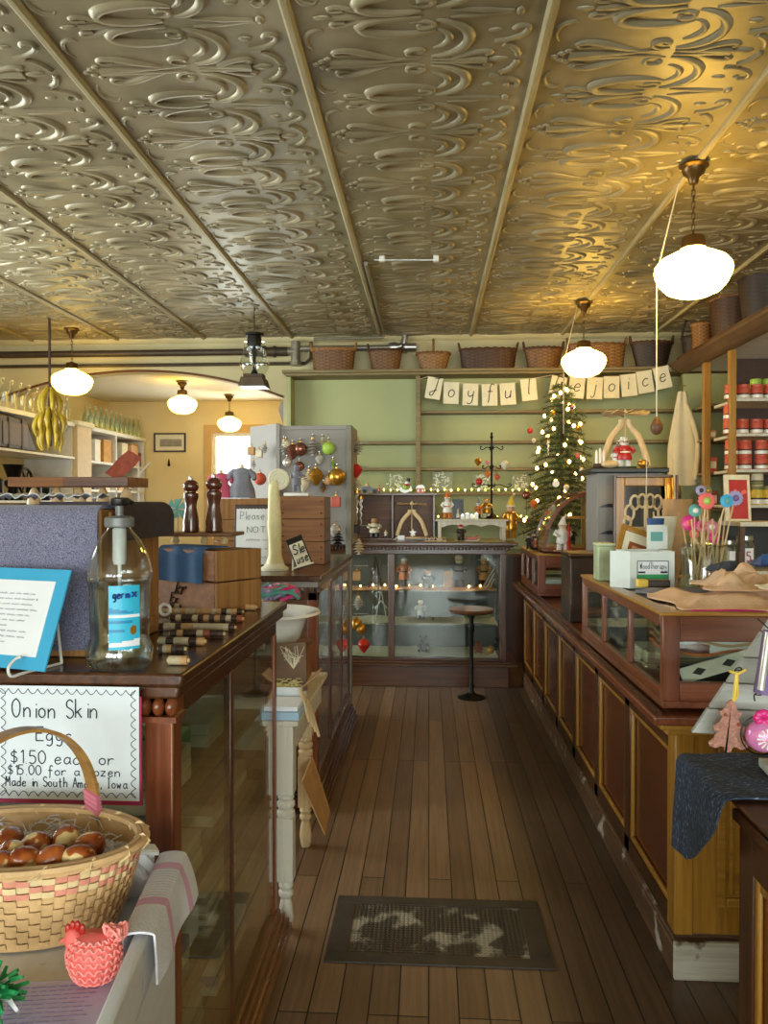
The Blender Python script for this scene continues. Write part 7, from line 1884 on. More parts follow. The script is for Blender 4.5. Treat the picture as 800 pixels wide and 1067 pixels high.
yy_ = 4.66; p = P(700, 545, y=yy_)
ghn = thing('gold_banner_strip', 'gold foil strip hanging at the right edge of the framed mirror', 'decoration', (p.x, yy_, LEDZ))
z0_ = P(697, 550, y=yy_).z; z1_ = P(697, 498, y=yy_).z; xx_ = P(697, 520, y=yy_).x
MB().sheet(lambda u, v: (xx_ - .02 + .05 * u, yy_ + .012 * math.sin(u * 12 + v * 2), z0_ + (z1_ - z0_) * v), 14, 10, .002).build('strip', M['gold'], ghn, smooth=60)
MB().cyl((xx_ + .03, yy_, LEDZ + .0005), (xx_ + .03, yy_, z1_ + .02), .006, n=6).build('rod', M['pale'], ghn)
# candle pyramid with Santa on the grey cabinet
pyramid_arch('tall pale wooden arch pyramid with a propeller on the grey cabinet', 651, 0, 48, 437, 431, 4.98, zb_, M['pale'], wings=10)
fig_at(650, 487, 450, 4.86, zb_ + .001, 'santa_figure', 'red and white glass Santa on a green base under the tall arch pyramid', 'figurine', 'redp', 'silver', 'brim', beard='whitep', base='dkgreen', trim='whitep', wide=1.5)
fig_at(641, 487, 462, 4.87, zb_ + .001, 'santa_figure', 'smaller white glass figure left of the red Santa', 'figurine', 'whitep', 'silver', 'cone', beard='bone', trim='redp')
p = P(625, 487, y=4.86)
cn = thing('candle_cluster', 'three white candles in a little wooden holder on the grey cabinet, left end', 'candles', (p.x, 4.86, zb_))
MB().lathe([(.03, 0), (.035, .01), (.03, .03), (.0001, .032)], (p.x, 4.86, zb_), 16, sx=1.3).build('holder', M['dkbrown'], cn)
for k in range(3): MB().lathe([(.009, .03), (.009, .10 + .012 * (k % 2)), (.004, .112 + .012 * (k % 2)), (.0001, .118 + .012 * (k % 2))], (p.x - .022 + .022 * k, 4.86, zb_), 10).build('candle', M['whitep'], cn)
p = P(634, 487, y=4.84); tag(MB().ell((p.x, 4.80, zb_ + .024), (.055, .030, .024), 14, 8).build('wooden_bowl', M['pale']), 'small pale wooden dish at the left foot of the tall arch pyramid', 'dish')
tag(MB().ell((P(670, 487, y=4.80).x, 4.80, zb_ + .026), (.034, .03, .026), 14, 8).build('gold_ball', M['gold']), 'gold ball at the right foot of the tall arch pyramid', 'ornament')

# curved glass case on the far table-top showcase
y0_, y1_ = 5.82, 6.28
xa = P(566, 580, y=y0_).x; xb = P(622, 580, y=y0_).x; zt_ = P(600, 509, y=y0_).z; zb2 = TZ2 + .0008
cg = thing('curved_glass_case', 'antique case with a curved glass front on the far table-top showcase', 'showcase', ((xa + xb) / 2, 6.05, zb2))
H_ = zt_ - zb2; Rx = (xb - xa) * .92
def qa(n_, e=0): return [(xa + Rx - (Rx - e) * math.cos(PI / 2 * i / n_), zb2 + .03 + (H_ - .05 - e) * math.sin(PI / 2 * i / n_)) for i in range(n_ + 1)]
for y in (y0_, y1_ - .02):
    q = MB(); o_ = qa(18); in_ = qa(18, .028)
    q.prism(o_ + in_[::-1], 'y', y, y + .02); q.build('curved_rail', M['redx'], cg)
MB().box(xa - .01, xb, y0_ - .01, y1_ + .01, zb2, zb2 + .03).build('base', M['redx'], cg, bevel=.004)
q = MB().box(xb - .075, xb, y0_, y0_ + .025, zb2 + .03, zt_ - .04).box(xb - .03, xb, y1_ - .025, y1_, zb2 + .03, zt_ - .04).box(xb - .012, xb, y0_ + .025, y1_ - .025, zb2 + .03, zt_ - .04).build('back_frame', M['oak'], cg, bevel=.003)
MB().box(xa + .13, xb - .076, y0_ + .002, y0_ + .016, zb2 + H_ * .52, zb2 + H_ * .52 + .02).build('mid_rail', M['oak'], cg)
MB().box(xa + Rx - .03, xb, y0_, y1_, zt_ - .04, zt_ - .018).build('top_board', M['redx'], cg, bevel=.003)
q = MB(); pts = qa(18, .006)
q.sheet(lambda u, v: (pts[int(round(u * 18))][0], y0_ + .02 + (y1_ - y0_ - .04) * v, pts[int(round(u * 18))][1]), 18, 1, .002).build('curved_pane', M['glass'], cg, smooth=60)
q = MB(); poly = qa(18, .028) + [(xb - .075, zb2 + .03)]
MB().prism([(xa + .02, zb2 + .03)] + qa(18, .02) + [(xb - .07, zt_ - .04), (xb - .07, zb2 + .03)], 'y', y0_ + .008, y0_ + .011).build('side_pane', M['glass'], cg, smooth=0)
for i, (px, mt) in enumerate(((583, 'dkgreen'), (596, 'iron'))): fig_at(px, 576, 545, 6.05, zb2 + .031, 'carved_figure', '%s figure inside the curved glass case' % ('green' if i == 0 else 'black'), 'figurine', mt, 'greycloth', 'cap')
# pink plate with white Santa and red candlestick
yb_ = 5.62; p = P(592, 575, y=yb_)
pl = thing('display_plate', 'round deep pink plate carrying a white Santa and a red candlestick', 'plate', (p.x, yb_, TZ2))
MB().lathe([(.0001, .003), (.06, .003), (.12, .014), (.125, .018), (.118, .020), (.06, .010), (.0001, .010)], (p.x, yb_, TZ2), 36).build('plate', plain('deep_rose_glaze', '#a8475c', .25), pl)
MB().lathe([(.062, .0102), (.064, .0105), (.064, .0112), (.0001, .0115)], (p.x, yb_, TZ2), 28).build('centre', M['redp'], pl)
fig_at(586, 573, 537, yb_ + .02, TZ2 + .0125, 'santa_figure', 'white Santa standing on the pink plate', 'figurine', 'whitep', 'whitep', 'cone', beard='bone', trim='whitep', wide=1.3)
p2 = P(592.5, 573, y=yb_ - .035)
MB_ = thing('candlestick', 'red candlestick on the front of the pink plate', 'candlestick', (p2.x, yb_ - .035, TZ2 + .0122))
zz = TZ2 + .0122
MB().lathe([(.034, 0), (.030, .012), (.014, .02), (.014, .06), (.018, .07), (.011, .08), (.011, .15), (.016, .155), (.012, .165), (.005, .19), (.0001, .195)], (p2.x, yb_ - .035, zz), 16).build('stick', M['redp'], MB_)
MB().ell((p2.x, yb_ - .035, zz + .202), (.004, .004, .009), 8, 6).build('tip', M['gold'], MB_)
# dark figures at the left end of that showcase
for i, (px, pt_, mt, h_) in enumerate(((551, 545, 'iron', 'dkbrown'), (556, 542, 'dkbrown', 'black'), (558, 548, 'rust', 'iron'))):
    fig_at(px, 572, pt_ + 8, 5.98 - .07 * i, TZ2 + .0005, 'carved_figure', '%s carved figure at the left end of the far showcase top' % ('black', 'dark brown', 'rusty')[i], 'figurine', mt, h_, 'brim', trim='iron')

# ================================================================== JARS ON THE RIGHT SHELVES
def jar_tin(label, x, y, z, r, h, body, lidm, grp, band='whitep'):
    t = thing('preserve_jar', label, 'jar', (x, y, z), grp)
    MB().lathe([(.0001, 0), (r * .96, 0), (r, h * .06), (r, h * .72), (r * .9, h * .80), (r * .88, h * .84), (.0001, h * .84)], (x, y, z), 20).build('jar', M[body], t)
    MB().lathe([(r * 1.006, h * .05), (r * 1.012, h * .06), (r * 1.012, h * .27), (r * 1.006, h * .28)], (x, y, z), 20).build('label', M[band], t)
    MB().lathe([(r * 1.008, h * .29), (r * 1.014, h * .295), (r * 1.014, h * .37), (r * 1.008, h * .375)], (x, y, z), 20).build('stripe', M['dkbrown'], t)
    MB().lathe([(r * .94, h * .80), (r * .97, h * .82), (r * .97, h * .97), (r * .9, h), (.0001, h)], (x, y, z), 20).build('lid', M[lidm], t)
    return t
rows = [(0, [761, 774, 788, 802], 0, 'redc', 'redc'), (1, [760, 773, 788, 802], 0, 'redc', 'redc'), (2, [762, 776, 793], 0, 'redc', 'redc'), (3, [789, 801], 0, 'yellowp', 'olive')]
for s, pxs, lay, bd_, ld_ in rows:
    for k, px in enumerate(pxs):
        p = P(px, 450, y=FY + .07); r = .052 if s != 2 else .054; h = .125 if s != 3 else .16
        jar_tin('red-labelled preserve jar on the %s shelf from the top of the right-hand shelving' % NTH[s] if s != 3 else 'yellow preserve jar on the fourth shelf of the right-hand shelving', p.x, FY + .07, RZ[s] + .0008, r, h, bd_, ld_, 'preserve jars on the %s right shelf' % NTH[s])
for px in (760,): jar_tin('single red-labelled jar stacked on the first jar of the second right shelf', P(px, 450, y=FY + .07).x, FY + .07, RZ[1] + .1265, .052, .125, 'redc', 'redc', None)
for i, px in enumerate((762, 776, 793)): jar_tin('red-labelled jar in the upper layer of the third right shelf, %s from the left' % NTH[i], P(px, 450, y=FY + .07).x, FY + .07, RZ[2] + .1265, .054, .125, 'redc', 'redc', 'upper layer of jars on the third right shelf')
for i, px in enumerate((787, 800)): jar_tin('green-lidded jar behind the red ones on the top right shelf, %s' % ('left' if i == 0 else 'right'), P(px, 450, y=FY + .26).x, FY + .26, RZ[0] + .0008, .05, .20, 'lime', 'lime', 'green jars on the top right shelf')
for i, px in enumerate((789,)): jar_tin('second yellow jar stacked on the fourth right shelf', P(px, 450, y=FY + .07).x, FY + .07, RZ[3] + .161, .05, .13, 'bone', 'olive', None, 'olive')
# side bays
yb_ = 7.55
for px, s, w_, h_, mt, lb2 in ((741, 1, .10, .09, 'tan', 'tan printed carton on the side shelf left of the preserve jars'), (742, 2, .10, .15, 'redc', 'tall red carton on the middle side shelf'), (741, 3, .14, .17, 'rust', 'rust-red stack of cartons on the lower side shelf')):
    p = P(px, 450, y=yb_); x = max(p.x, RFX + .065 + w_ / 2)
    t = thing('carton', lb2, 'box', (x, yb_, RZ2[s]))
    MB().box(x - w_ / 2, x + w_ / 2, yb_, yb_ + .12, RZ2[s] + .0005, RZ2[s] + h_).build('box', M[mt], t, bevel=.003)
    MB().box(x - w_ * .38, x + w_ * .38, yb_ - .002, yb_, RZ2[s] + h_ * .3, RZ2[s] + h_ * .75).build('label', M['bone'], t, smooth=0)
# red picture in a cream frame, standing on the fifth shelf front, glass sweet jars
yb_ = 5.2; a = P(756, 540, y=yb_); b_ = P(783, 540, y=yb_); z1_ = P(770, 494, y=yb_).z; z0_ = P(770, 543, y=yb_).z
sb_ = thing('side_table', 'narrow dark stand against the right shelving holding the red picture and jars', 'table', (2.35, 5.2, 0))
for dz in (-.34, -.03): MB().box(1.98, 2.50, 5.02, 5.40, z0_ + dz, z0_ + dz + (.025 if dz < -.1 else .028)).build('shelf_board', M['whitewood'], sb_, bevel=.003)
for x in (1.985, 2.465):
    for y in (5.03, 5.36): MB().box(x, x + .03, y, y + .03, 0, z0_ - .03).build('leg', M['walnut'], sb_)
MB().box(2.02, 2.46, 5.37, 5.38, .2, z0_ - .03).build('back_board', M['black'], sb_, smooth=0)
rp = thing('framed_picture', 'red picture in a cream frame behind the felt flowers', 'picture', ((a.x + b_.x) / 2, yb_, z0_))
Tr_ = Matrix.Translation((a.x, yb_, z0_)) @ Matrix.Rotation(-.12, 4, 'X')
w_, h_ = b_.x - a.x, z1_ - z0_
q = MB()
for (x0_, x1_, zz0, zz1) in ((0, .03, 0, h_), (w_ - .018, w_, 0, h_), (.03, w_ - .018, 0, .015), (.03, w_ - .018, h_ - .035, h_)): q.box(x0_, x1_, 0, .02, zz0, zz1, Tr_)
q.build('frame', M['cream_paper'], rp, bevel=.003)
MB().box(.028, w_ - .016, .006, .014, .013, h_ - .033, Tr_).build('picture', M['redp'], rp, smooth=0)
q = MB()
for k in range(7): q.ell(Tr_ @ Vector((.06 + .012 * k, .004, h_ * .55 + .03 * math.sin(k * 1.4))), (.012, .003, .014), 8, 5)
q.build('motif', M['coral'], rp)
zq = z0_ - .3145
for i, (px, r, lidm, lb2) in enumerate(((760, .050, 'steel', 'clear sweet jar with a steel lid, left of its neighbour on the stand'), (777, .062, 'steel', 'larger clear sweet jar with a price figure on the stand'))):
    x = P(px, 560, y=5.1).x; t = thing('sweet_jar', lb2, 'jar', (x, 5.12, zq)); h_ = .19 + .03 * i
    MB().lathe([(.0001, 0), (r, 0), (r, h_ * .75), (r * .8, h_ * .85), (r * .78, h_ * .9), (r * .72, h_ * .9), (r * .94, h_ * .74), (r * .94, .006), (.0001, .006)], (x, 5.12, zq), 24).build('jar', M['vessel'], t, smooth=60)
    MB().lathe([(r * .84, h_ * .88), (r * .84, h_), (.0001, h_ * 1.01)], (x, 5.12, zq), 24).build('lid', M['steel'], t)
    MB().lathe([(.0001, .008), (r * .9, .008), (r * .9, h_ * .45), (.0001, h_ * .5)], (x, 5.12, zq), 20).build('contents', M['olive' if i == 0 else 'tan'], t)
    q = MB().sheet(lambda u, v: (x + (r + .001) * math.cos(-PI / 2 - .6 + 1.2 * u), 5.12 + (r + .001) * math.sin(-PI / 2 - .6 + 1.2 * u), zq + h_ * (.2 + .45 * v)), 8, 2); lbj = q.build('label', M['paper'], t)
    if i: 
        q = MB(); write(q, '5', x - .014, zq + h_ * .27, .06, .004, Matrix.Translation((0, 5.12 - r - .003, 0))); q.build('lettering', M['redp'], lbj)
# cream garment hanging at the end of the green shelving
y = 7.78; p = P(712, 400, y=y); zt_ = P(712, 408, y=y).z; zb_ = P(712, 502, y=y).z
gn = thing('hanging_garment', 'long cream cotton garment hanging at the right end of the green shelving', 'garment', (p.x, y, zb_))
def gar(u, v):
    a = 2 * PI * u; w_ = .045 + .115 * min(1, (1 - v) * 1.6) + .02 * math.sin(a * 5) * (1 - v) ** .5
    return (p.x - .01 + w_ * math.cos(a) * .9 + .02 * (1 - v), y + .055 * math.sin(a) * (.35 + .65 * (1 - v)) * (1 + .25 * math.sin(a * 5)), zb_ + (zt_ - zb_) * v + .04 * math.sin(a) * (1 - v))
MB().sheet(gar, 44, 20, .003).build('cloth', plain('unbleached_cotton', '#d2c6a4', .9, var=.08, vs=6), gn, smooth=70)
MB().tube([(p.x - .01, y, zt_ - .01), (p.x - .01, y, zt_ + .05), (p.x + .005, y, zt_ + .065), (p.x + .02, y, zt_ + .05)], .004, 6).build('hook', M['iron'], gn)
MB().tube(smooth_pts([(p.x + .10, y - .05, zb_ + .02), (p.x + .125, y - .055, zb_ + .35), (p.x + .07, y - .04, zb_ + .62), (p.x + .02, y, zt_ - .12)], 4), [.045] * 4 + [.042] * 4 + [.04] * 4 + [.03], 10, flat=.6).build('sleeve', plain('unbleached_cotton_sleeve', '#cdc09c', .9, var=.08, vs=6), gn, smooth=60)

# ================================================================== NEAR RIGHT: CLOTH, SLAT TREE AND ORNAMENTS
tag(MB().box(.66, 1.40, 1.20, 1.98, .8945, .9030).build('display_board', M['walnutx'], bevel=.003), 'thin dark board lying on the near right counter under the denim cloth', 'board')
def denim(u, v):
    # u: from the hanging left hem over the top to the right; v: front to back
    L = .02 + .20 * min(1, v / .75) ** .6
    s = u * (L + .03 + .66)
    y = 1.69 + .30 * v
    if s < L:
        d = L - s
        return (.648 - .010 - .018 * d / L - .008 * math.sin(v * 7), y - .02 * d / L, .904 - d)
    if s < L + .03:
        a = (s - L) / .03 * PI / 2; return (.660 - .016 * math.cos(a) - .006, y, .903 + .006 * math.sin(a))
    return (.654 + s - L - .03, y, .909 + .004 * math.sin(s * 21 + v * 6) * min(1, (s - L) * 8))
def denim_mat():
    m, nt, b = _new('slub_denim'); L = nt.links.new
    tc = nt.nodes.new('ShaderNodeTexCoord'); mp = nt.nodes.new('ShaderNodeMapping'); mp.inputs['Scale'].default_value = (90, 260, 90); L(tc.outputs['Object'], mp.inputs['Vector'])
    n = nt.nodes.new('ShaderNodeTexNoise'); n.inputs['Scale'].default_value = 1; n.inputs['Detail'].default_value = 3; L(mp.outputs['Vector'], n.inputs['Vector'])
    r = nt.nodes.new('ShaderNodeValToRGB'); e = r.color_ramp.elements; e[0].position = .38; e[0].color = col('#232936'); e[1].position = .72; e[1].color = col('#7d8aa3'); k = e.new(.6); k.color = col('#3a4459')
    L(n.outputs['Fac'], r.inputs['Fac']); L(r.outputs['Color'], b.inputs['Base Color']); b.inputs['Roughness'].default_value = .95
    bp = nt.nodes.new('ShaderNodeBump'); bp.inputs['Strength'].default_value = .5; bp.inputs['Distance'].default_value = .003; L(n.outputs['Fac'], bp.inputs['Height']); L(bp.outputs['Normal'], b.inputs['Normal'])
    return m
tag(MB().sheet(denim, 70, 20, -.004).build('denim_cloth', denim_mat(), smooth=70), 'dark slubbed denim cloth with one corner hanging off the near right counter', 'cloth')
# tree of grey-white slats
ys = 1.80
tp = P(872, 560, y=ys); tl = P(726, 758, y=ys); xc = P(880, 700, y=ys).x
zb_ = .915
stt = thing('slat_tree', 'flat Christmas tree of grey-white wooden slats hung with ornaments, far right', 'tree', (xc, ys, zb_))
slat = wood('grey_white_slat', '#b4b4ad', '#97978f', 'x', rough=.7, coat=0)
nsl = 8; zl0 = P(726, 768, y=ys).z; hs = .058
Tt = Matrix.Translation((xc, ys, 0)) @ Matrix.Rotation(-.12, 4, 'Z')
hw0 = xc - tl.x + .002
for k in range(nsl):
    z0_ = zl0 + k * (hs + .003); w0 = hw0 * (1 - k / 8.6); w1 = hw0 * (1 - (k + .92) / 8.6)
    MB().prism([(-w0, z0_), (w0, z0_), (w1, z0_ + hs), (-w1, z0_ + hs)], 'y', -.009, .009, Tt).build('slat', slat, stt, bevel=.002)
MB().box(-.02, .02, .009, .028, zb_, zl0 + nsl * .06, Tt).build('back_batten', slat, stt); MB().box(-.16, .16, -.05, .08, zb_ + .0, zb_ + .02, Tt).build('base_board', slat, stt, bevel=.003)
def hooked(label, px, py_hook, y, build):
    p = P(px, py_hook, y=y); t = thing('tree_ornament', label, 'ornament', p)
    MB().tube(smooth_pts([(p.x + .010, y + .03, p.z), (p.x + .012, y + .0, p.z + .006), (p.x + .004, y - .008, p.z + .014), (p.x - .006, y - .008, p.z + .008), (p.x - .004, y - .006, p.z - .006)], 4), .0016, 6).build('hook', M['iron'], t)
    build(t, p); return t
def ginger(t, p):
    y = p.y - .012
    MB().tube([(p.x - .004, y, p.z), (p.x - .010, y - .003, p.z - .05), (p.x - .012, y, p.z - .062)], .004, 6).tube([(p.x - .004, y, p.z), (p.x - .002, y + .002, p.z - .05), (p.x - .012, y, p.z - .062)], .004, 6).tube([(p.x - .020, y, p.z + .006), (p.x, y, p.z), (p.x + .016, y, p.z + .010)], .003, 6).build('ribbon', M['yellowp'], t)
    cx_, cz_ = p.x - .016, p.z - .062
    pts = [(0, .004), (.010, -.004), (.014, -.018), (.026, -.026), (.022, -.034), (.016, -.036), (.026, -.052), (.036, -.056), (.034, -.068), (.026, -.070), (.034, -.088), (.044, -.094), (.042, -.104), (.026, -.108), (.018, -.102), (.010, -.104), (.006, -.116), (-.010, -.116)]
    full = pts + [(-a, b) for a, b in pts[:-1][::-1]]
    Tg = Matrix.Translation((cx_, y, cz_)) @ Matrix.Rotation(.06, 4, 'Y')
    b_ = MB().prism(full, 'y', -.004, .004, Tg).build('glitter_shape', plain('rose_copper_glitter', '#c08a78', .35, .3, var=.3, vs=160, bump=.6, bs=400), t, bevel=.002)
    MB().ell(Tg @ Vector((.018, -.005, -.05)), .004, 8, 5).ell(Tg @ Vector((-.012, -.005, -.03)), .004, 8, 5).build('beads', M['rust'], b_)
hooked('rose-copper glittered tree-shaped ornament on a yellow ribbon, hung on the slat tree', 767, 701, ys - .02, ginger)
def pinkball(t, p):
    c = Vector((P(793, 766, y=p.y - .03).x, p.y - .035, P(793, 766, y=p.y - .03).z)); r = .036
    MB().ell(c, (r, r * .85, r), 24, 14).build('ball', plain('pearl_pink_glass', '#e68ac0', .2, .2), t)
    q = MB()
    for k in range(12):
        a = 2 * PI * k / 12; q.tube([c + Vector((.006 * math.cos(a), -r * .87, .006 * math.sin(a))), c + Vector((.022 * math.cos(a), -r * .72, .022 * math.sin(a)))], [.001, .003], 5)
    q.build('star_burst', M['whitep'], t)
    q = MB()
    for k in range(8): a = 2 * PI * k / 8; q.ell(c + Vector((.014 * math.cos(a), -.008, .042 + .010 * math.sin(a))), (.010, .008, .010), 8, 6)
    q.build('bow', M['hotpink'], t)
    MB().tube([c + Vector((.044 * math.cos(a), .006, .044 * math.sin(a) * 1.0)) for a in [2 * PI * i / 30 for i in range(30)]], .0018, 5, closed=True).build('ring', M['iron'], t)
hooked('pink glass ball with a hot pink bow in a wire ring, far right', 787, 727, ys - .02, pinkball)
p = P(797, 690, y=ys - .06)
pq = thing('rolled_scroll', 'purple and silver roll hanging at the right edge of the slat tree', 'ornament', (p.x, ys - .06, p.z - .06))
Tq = Matrix.Translation((p.x + .004, ys - .06, p.z)) @ Matrix.Rotation(.12, 4, 'Y')
MB().cyl(Tq @ Vector((0, 0, -.07)), Tq @ Vector((0, 0, .07)), .020, .016, 20).build('roll', M['purple'], pq); MB().cyl(Tq @ Vector((-.012, -.014, -.06)), Tq @ Vector((-.010, -.012, .068)), .008, n=10).build('silver_stripe', M['silver'], pq)
MB().tube([Tq @ Vector((0, 0, .07)), (p.x, ys - .02, p.z + .09)], .0015, 5).build('loop', M['iron'], pq)

# ================================================================== THROUGH THE ARCH: BOTTLES, BOXES, PICTURE
def mk_bottle(label, grp, r, h, mt):
    t = thing('glass_bottle', label, 'bottle', (0, 0, 0), grp)
    MB().lathe([(.0001, .003), (r, .003), (r, h * .52), (r * .85, h * .62), (r * .36, h * .74), (r * .34, h * .95), (r * .44, h * .955), (r * .44, h), (r * .3, h)], n=14).build('bottle', mt, t, smooth=60)
    MB().lathe([(r * .40, h * .99), (r * .42, h * 1.03), (.0001, h * 1.035)], n=10).build('stopper', M['bone'], t)
    return t
b1 = mk_bottle('tall clear bottle in the row on the left shelf top, before the buff pilaster', 'clear bottles before the pilaster', .042, .29, M['vessel'])
ylist = [7.10 + .17 * k for k in range(11)]
for k, y in enumerate(ylist):
    o = b1 if k == 0 else dup(b1)
    place(o, (LFX - .03, y, zl + .001), 0, 1)
b2 = mk_bottle('slim pale green bottle in the long row beyond the buff pilaster', 'green bottles beyond the pilaster', .040, .27, M['bottle'])
for k in range(22):
    o = b2 if k == 0 else dup(b2)
    place(o, (LFX - .03 - (.10 if k % 2 else 0), 9.42 + .08 * k, zl + .001), 0, 1)
lx = LFX - .08
for i, (y, w_, h_, mt, lb2) in enumerate(((9.52, .16, .28, 'whitep', 'white canister on the upper shelf beyond the pilaster'), (9.78, .24, .30, 'gold', 'amber cardboard box on the upper shelf beyond the pilaster'), (10.18, .10, .22, 'greycloth', 'grey book-like box next to the amber box'), (10.38, .20, .30, 'cream_paper', 'cream box in the middle of the upper shelf beyond the arch'), (10.72, .24, .32, 'peach', 'peach box near the far end of the upper shelf beyond the arch'), (10.98, .10, .20, 'rust', 'small rust-red box at the far end of the upper shelf'))):
    t = thing('storage_box', lb2, 'box', (lx, y + w_ / 2, 2.081))
    MB().box(lx - .14, lx + .07, y, y + w_, 2.081, 2.081 + h_ - .03).build('box', plain('amber_card', '#c08a32', .6) if mt == 'gold' else M[mt], t, bevel=.004)
    MB().box(lx - .143, lx + .073, y - .002, y + w_ + .002, 2.081 + h_ - .03, 2.081 + h_).build('lid', M['tan'] if mt in ('gold', 'peach') else M[mt], t, bevel=.004)
for i, y in enumerate((9.6, 9.95, 10.4, 10.7)):
    t = thing('storage_box', ('brown', 'white', 'pink-white', 'grey')[i] + ' low box on the second shelf beyond the pilaster', 'box', (lx, y, 1.721))
    MB().box(lx - .14, lx + .05, y - .08, y + .08, 1.721, 1.85).build('box', M[('dkbrown', 'whitep', 'peach', 'greycloth')[i]], t, bevel=.004); MB().box(lx + .05, lx + .052, y - .05, y + .05, 1.75, 1.82).build('label', M['bone'], t, smooth=0)
a = P(160, 471, y=YF - .03); b_ = P(193, 451, y=YF - .03)
fp = thing('framed_drawing', 'small dark framed pencil drawing on the yellow wall beyond the arch', 'picture', ((a.x + b_.x) / 2, YF - .02, a.z))
q = MB(); rect_frame(q, a.x, b_.x, a.z, b_.z, .022, YF - .026, YF - .001); q.build('frame', M['dkbrown'], fp, smooth=0)
sh = MB().box(a.x + .02, b_.x - .02, YF - .012, YF - .002, a.z + .02, b_.z - .02).build('mount', M['cream_paper'], fp, smooth=0)
q = MB(); q.box(a.x + .09, b_.x - .06, YF - .0135, YF - .012, a.z + .08, b_.z - .09); scribble(q, a.x + .09, b_.x - .07, a.z + .09, .05, .006, Matrix.Translation((0, YF - .014, 0))); scribble(q, a.x + .10, b_.x - .09, a.z + .14, .04, .005, Matrix.Translation((0, YF - .014, 0)))
q.build('drawing', plain('pencil_grey', '#9a9284', .8), sh, smooth=0)
p = P(176, 481, y=YF - .02); q = MB().lathe([(.012, -.07), (.022, -.05), (.014, -.01), (.006, .03), (.0001, .05)], (p.x, YF - .025, p.z), 10); tag(q.build('wall_hook', M['iron']), 'small black hook on the yellow wall under the framed drawing', 'hook')
# dark bag, coffee mill and board nearer on the left shelves
a = P(-6, 468, x=LFX - .05); zsb = zs
bg_ = thing('leather_bag', 'large dark leather bag on the left shelf, cut by the frame', 'bag', (LFX - .15, 7.55, zsb))
y0_, y1_ = 7.25, 8.02
zsh = P(50, 473, x=LFX).z
MB().prism([(y0_, zsh + .001), (y1_, zsh + .001), (y1_ - .22, zsh + .33), (y0_ + .05, zsh + .34)], 'x', LFX - .30, LFX + .02).build('body', plain('oiled_leather', '#3a2a20', .5, var=.2), bg_, bevel=.02)
MB().box(LFX + .0205, LFX + .026, y0_ + .1, y1_ - .2, zsh + .04, zsh + .27).build('pocket', plain('worn_leather', '#5a4534', .5), bg_, bevel=.002)
for s in (.2, .45): MB().box(LFX + .0265, LFX + .030, y0_ + s, y0_ + s + .03, zsh + .012, zsh + .32).build('strap', M['dkbrown'], bg_, smooth=0)
cm = thing('coffee_mill', 'black cast iron coffee mill with a wheel at the left frame edge', 'coffee mill', (LFX - .1, 7.7, 1.576))
cmx, cmy = LFX - .08, 7.72
MB().lathe([(.09, 0), (.10, .02), (.06, .05), (.05, .12), (.085, .16), (.085, .20), (.05, .22), (.10, .36), (.11, .37), (.0001, .372)], (cmx, cmy, 1.576), 20).build('body', M['iron'], cm)
MB().tube([(cmx + .13, cmy + .13 * math.cos(a_), 1.576 + .20 + .13 * math.sin(a_)) for a_ in [2 * PI * i / 28 for i in range(28)]], .014, 8, closed=True).build('wheel', M['iron'], cm)
for k in range(3): MB().cyl((cmx + .13, cmy - .12 * math.cos(k * PI / 3), 1.776 - .12 * math.sin(k * PI / 3)), (cmx + .13, cmy + .12 * math.cos(k * PI / 3), 1.776 + .12 * math.sin(k * PI / 3)), .008, n=6).build('spoke', M['iron'], cm)
MB().cyl((cmx, cmy, 1.776), (cmx + .15, cmy, 1.776), .012, n=8).build('axle', M['iron'], cm)
for i, (y, h_) in enumerate(((7.35, .26), (8.1, .22), (8.3, .18))):
    t = thing('iron_pot', 'black iron canister on the lower left shelf, %s from the frame edge' % NTH[i], 'canister', (LFX - .06, y, 1.576))
    MB().lathe([(.0001, 0), (.075, 0), (.08, h_ * .1), (.08, h_ * .75), (.05, h_ * .84), (.03, h_ * .9), (.0001, h_)], (LFX - .06, y, 1.576), 18).build('body', M['iron'], t)
# long wooden rack standing behind the chest
y0_ = 2.95; a = P(8, 507, y=y0_); b_ = P(133, 507, y=y0_); zt_ = P(70, 497, y=y0_).z
wr = thing('wooden_rack', 'long low wooden rack with a brown front board, beyond the fleece-covered chest', 'rack', ((a.x + b_.x) / 2, y0_ + .1, 1.35))
xm_ = P(66, 500, y=y0_).x
MB().box(a.x, xm_, y0_, y0_ + .014, a.z, zt_).build('front_board', M['crate'], wr, bevel=.002); MB().box(xm_, b_.x, y0_, y0_ + .014, a.z, zt_).build('front_board', wood('rack_red_board', '#6f4029', '#4c2717', 'x', rough=.4), wr, bevel=.002)
MB().box(b_.x - .014, b_.x, y0_ + .014, y0_ + .22, a.z, zt_).box(a.x, a.x + .014, y0_ + .014, y0_ + .22, a.z, zt_).box(a.x + .014, b_.x - .014, y0_ + .21, y0_ + .22, a.z, zt_).build('sides', M['crate'], wr); MB().box(a.x + .014, b_.x - .014, y0_ + .014, y0_ + .21, a.z, a.z + .008).build('bottom', M['crate'], wr)
for i in range(5):
    x = a.x + .05 + (b_.x - a.x - .1) * i / 4
    MB().cyl((x, y0_ + .11, 0), (x, y0_ + .11, a.z - .07), .02, n=10).build('post', M['walnut'], wr) if i in (0, 4) else None
    MB().lathe([(.028, -.07), (.022, -.03), (.008, -.001)], (x, y0_ + .11, a.z), 14).build('foot', M['pale'], wr)
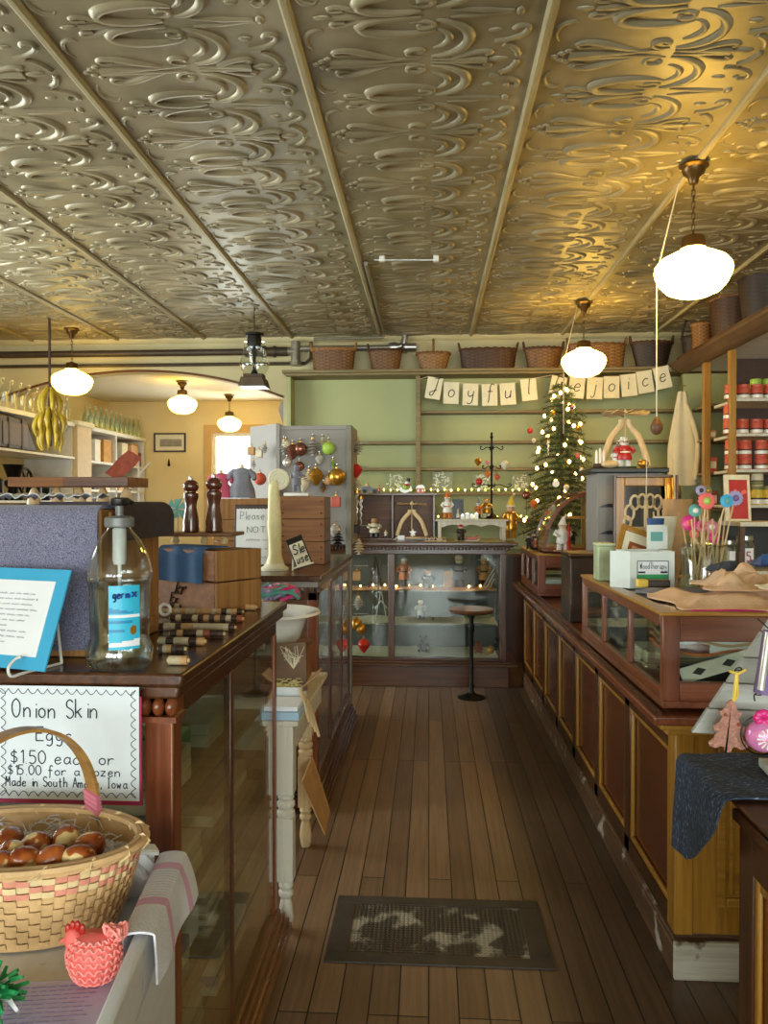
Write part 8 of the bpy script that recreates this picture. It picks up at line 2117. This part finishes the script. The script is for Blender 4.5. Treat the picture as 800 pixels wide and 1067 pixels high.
# striped flag cloth leaning on a stand beyond the pilaster
p = P(132, 484, y=9.0)
fg = thing('striped_cloth', 'red and grey striped cloth slung over a white stand beyond the arch', 'cloth', (p.x, 9.0, 0))
a = P(116, 497, y=9.0); b_ = P(141, 473, y=9.0)
q = MB()
q.sheet(lambda u, v: (a.x + (b_.x - a.x) * u + .17 * (v - .5), 9.0 + .02 * math.sin(u * 7 + v * 4), a.z + (b_.z - a.z) * u - .10 * (v - .5)), 16, 15, .006)
for i in range(16):
    for j in range(15): q.mi[i * 15 + j] = (j // 3) % 2
q.build('cloth', [plain('faded_red_stripe', '#a85b50', .9), plain('grey_stripe', '#9a9a9f', .9)], fg, smooth=60)
MB().cyl((p.x + .12, 9.06, 0), (p.x + .12, 9.06, p.z + .05), .014, n=8).cyl((p.x - .06, 9.06, p.z - .30), (p.x + .26, 9.06, p.z + .02), .012, n=8).lathe([(.14, 0), (.14, .02), (.02, .05)], (p.x + .12, 9.06, 0), 16).build('stand', M['white'], fg)
# ================================================================== LIGHT, SKY, CAMERA
w = bpy.data.worlds.new('sky'); SC.world = w; w.use_nodes = True
bg = w.node_tree.nodes['Background']; bg.inputs['Color'].default_value = (.80, .88, 1.0, 1); bg.inputs['Strength'].default_value = 2.2
def area(name, loc, rot, sx, sy, e, c):
    l = bpy.data.lights.new(name, 'AREA'); l.shape = 'RECTANGLE'; l.size = sx; l.size_y = sy; l.energy = e; l.color = c
    o = bpy.data.objects.new(name, l); COL.objects.link(o); o.location = loc; o.rotation_euler = rot; return o
for (a, b_, z0, z1), e in zip(ops, (235, 105, 235)):
    area('shop_window_daylight', ((a + b_) / 2, Y0 - .25, (z0 + z1) / 2), (PI / 2, 0, 0), b_ - a, z1 - z0, e, (.93, .96, 1.0))
area('added_side_daylight', (XL - .25, (LW[0] + LW[1]) / 2, (LW[2] + LW[3]) / 2), (PI / 2, 0, -PI / 2), LW[1] - LW[0], LW[3] - LW[2], 190, (.95, .97, 1.0))  # added daylight from the left, through the unseen added window
area('far_window_daylight', ((WX0 + WX1) / 2, YF + .2, (WZ0 + WZ1) / 2), (-PI / 2, 0, 0), WX1 - WX0, WZ1 - WZ0, 45, (.97, .98, 1.0))
cam = bpy.data.cameras.new('camera'); co = bpy.data.objects.new('camera', cam); COL.objects.link(co)
cam.sensor_fit = 'VERTICAL'; cam.sensor_height = 24; cam.lens = F / 1067 * 24; cam.clip_start = .05
co.location = (0, 0, EYE)
co.rotation_euler = (PI / 2 - PITCH, 0, YAW)
SC.camera = co
vs_ = SC.view_settings
vs_.view_transform = "Standard"; vs_.look = "None"; vs_.gamma = 1; vs_.use_curve_mapping = False; vs_.exposure = 0.8
SC.cycles.transparent_max_bounces = 24
SC.cycles.max_bounces = 8
SC.cycles.use_denoising = True
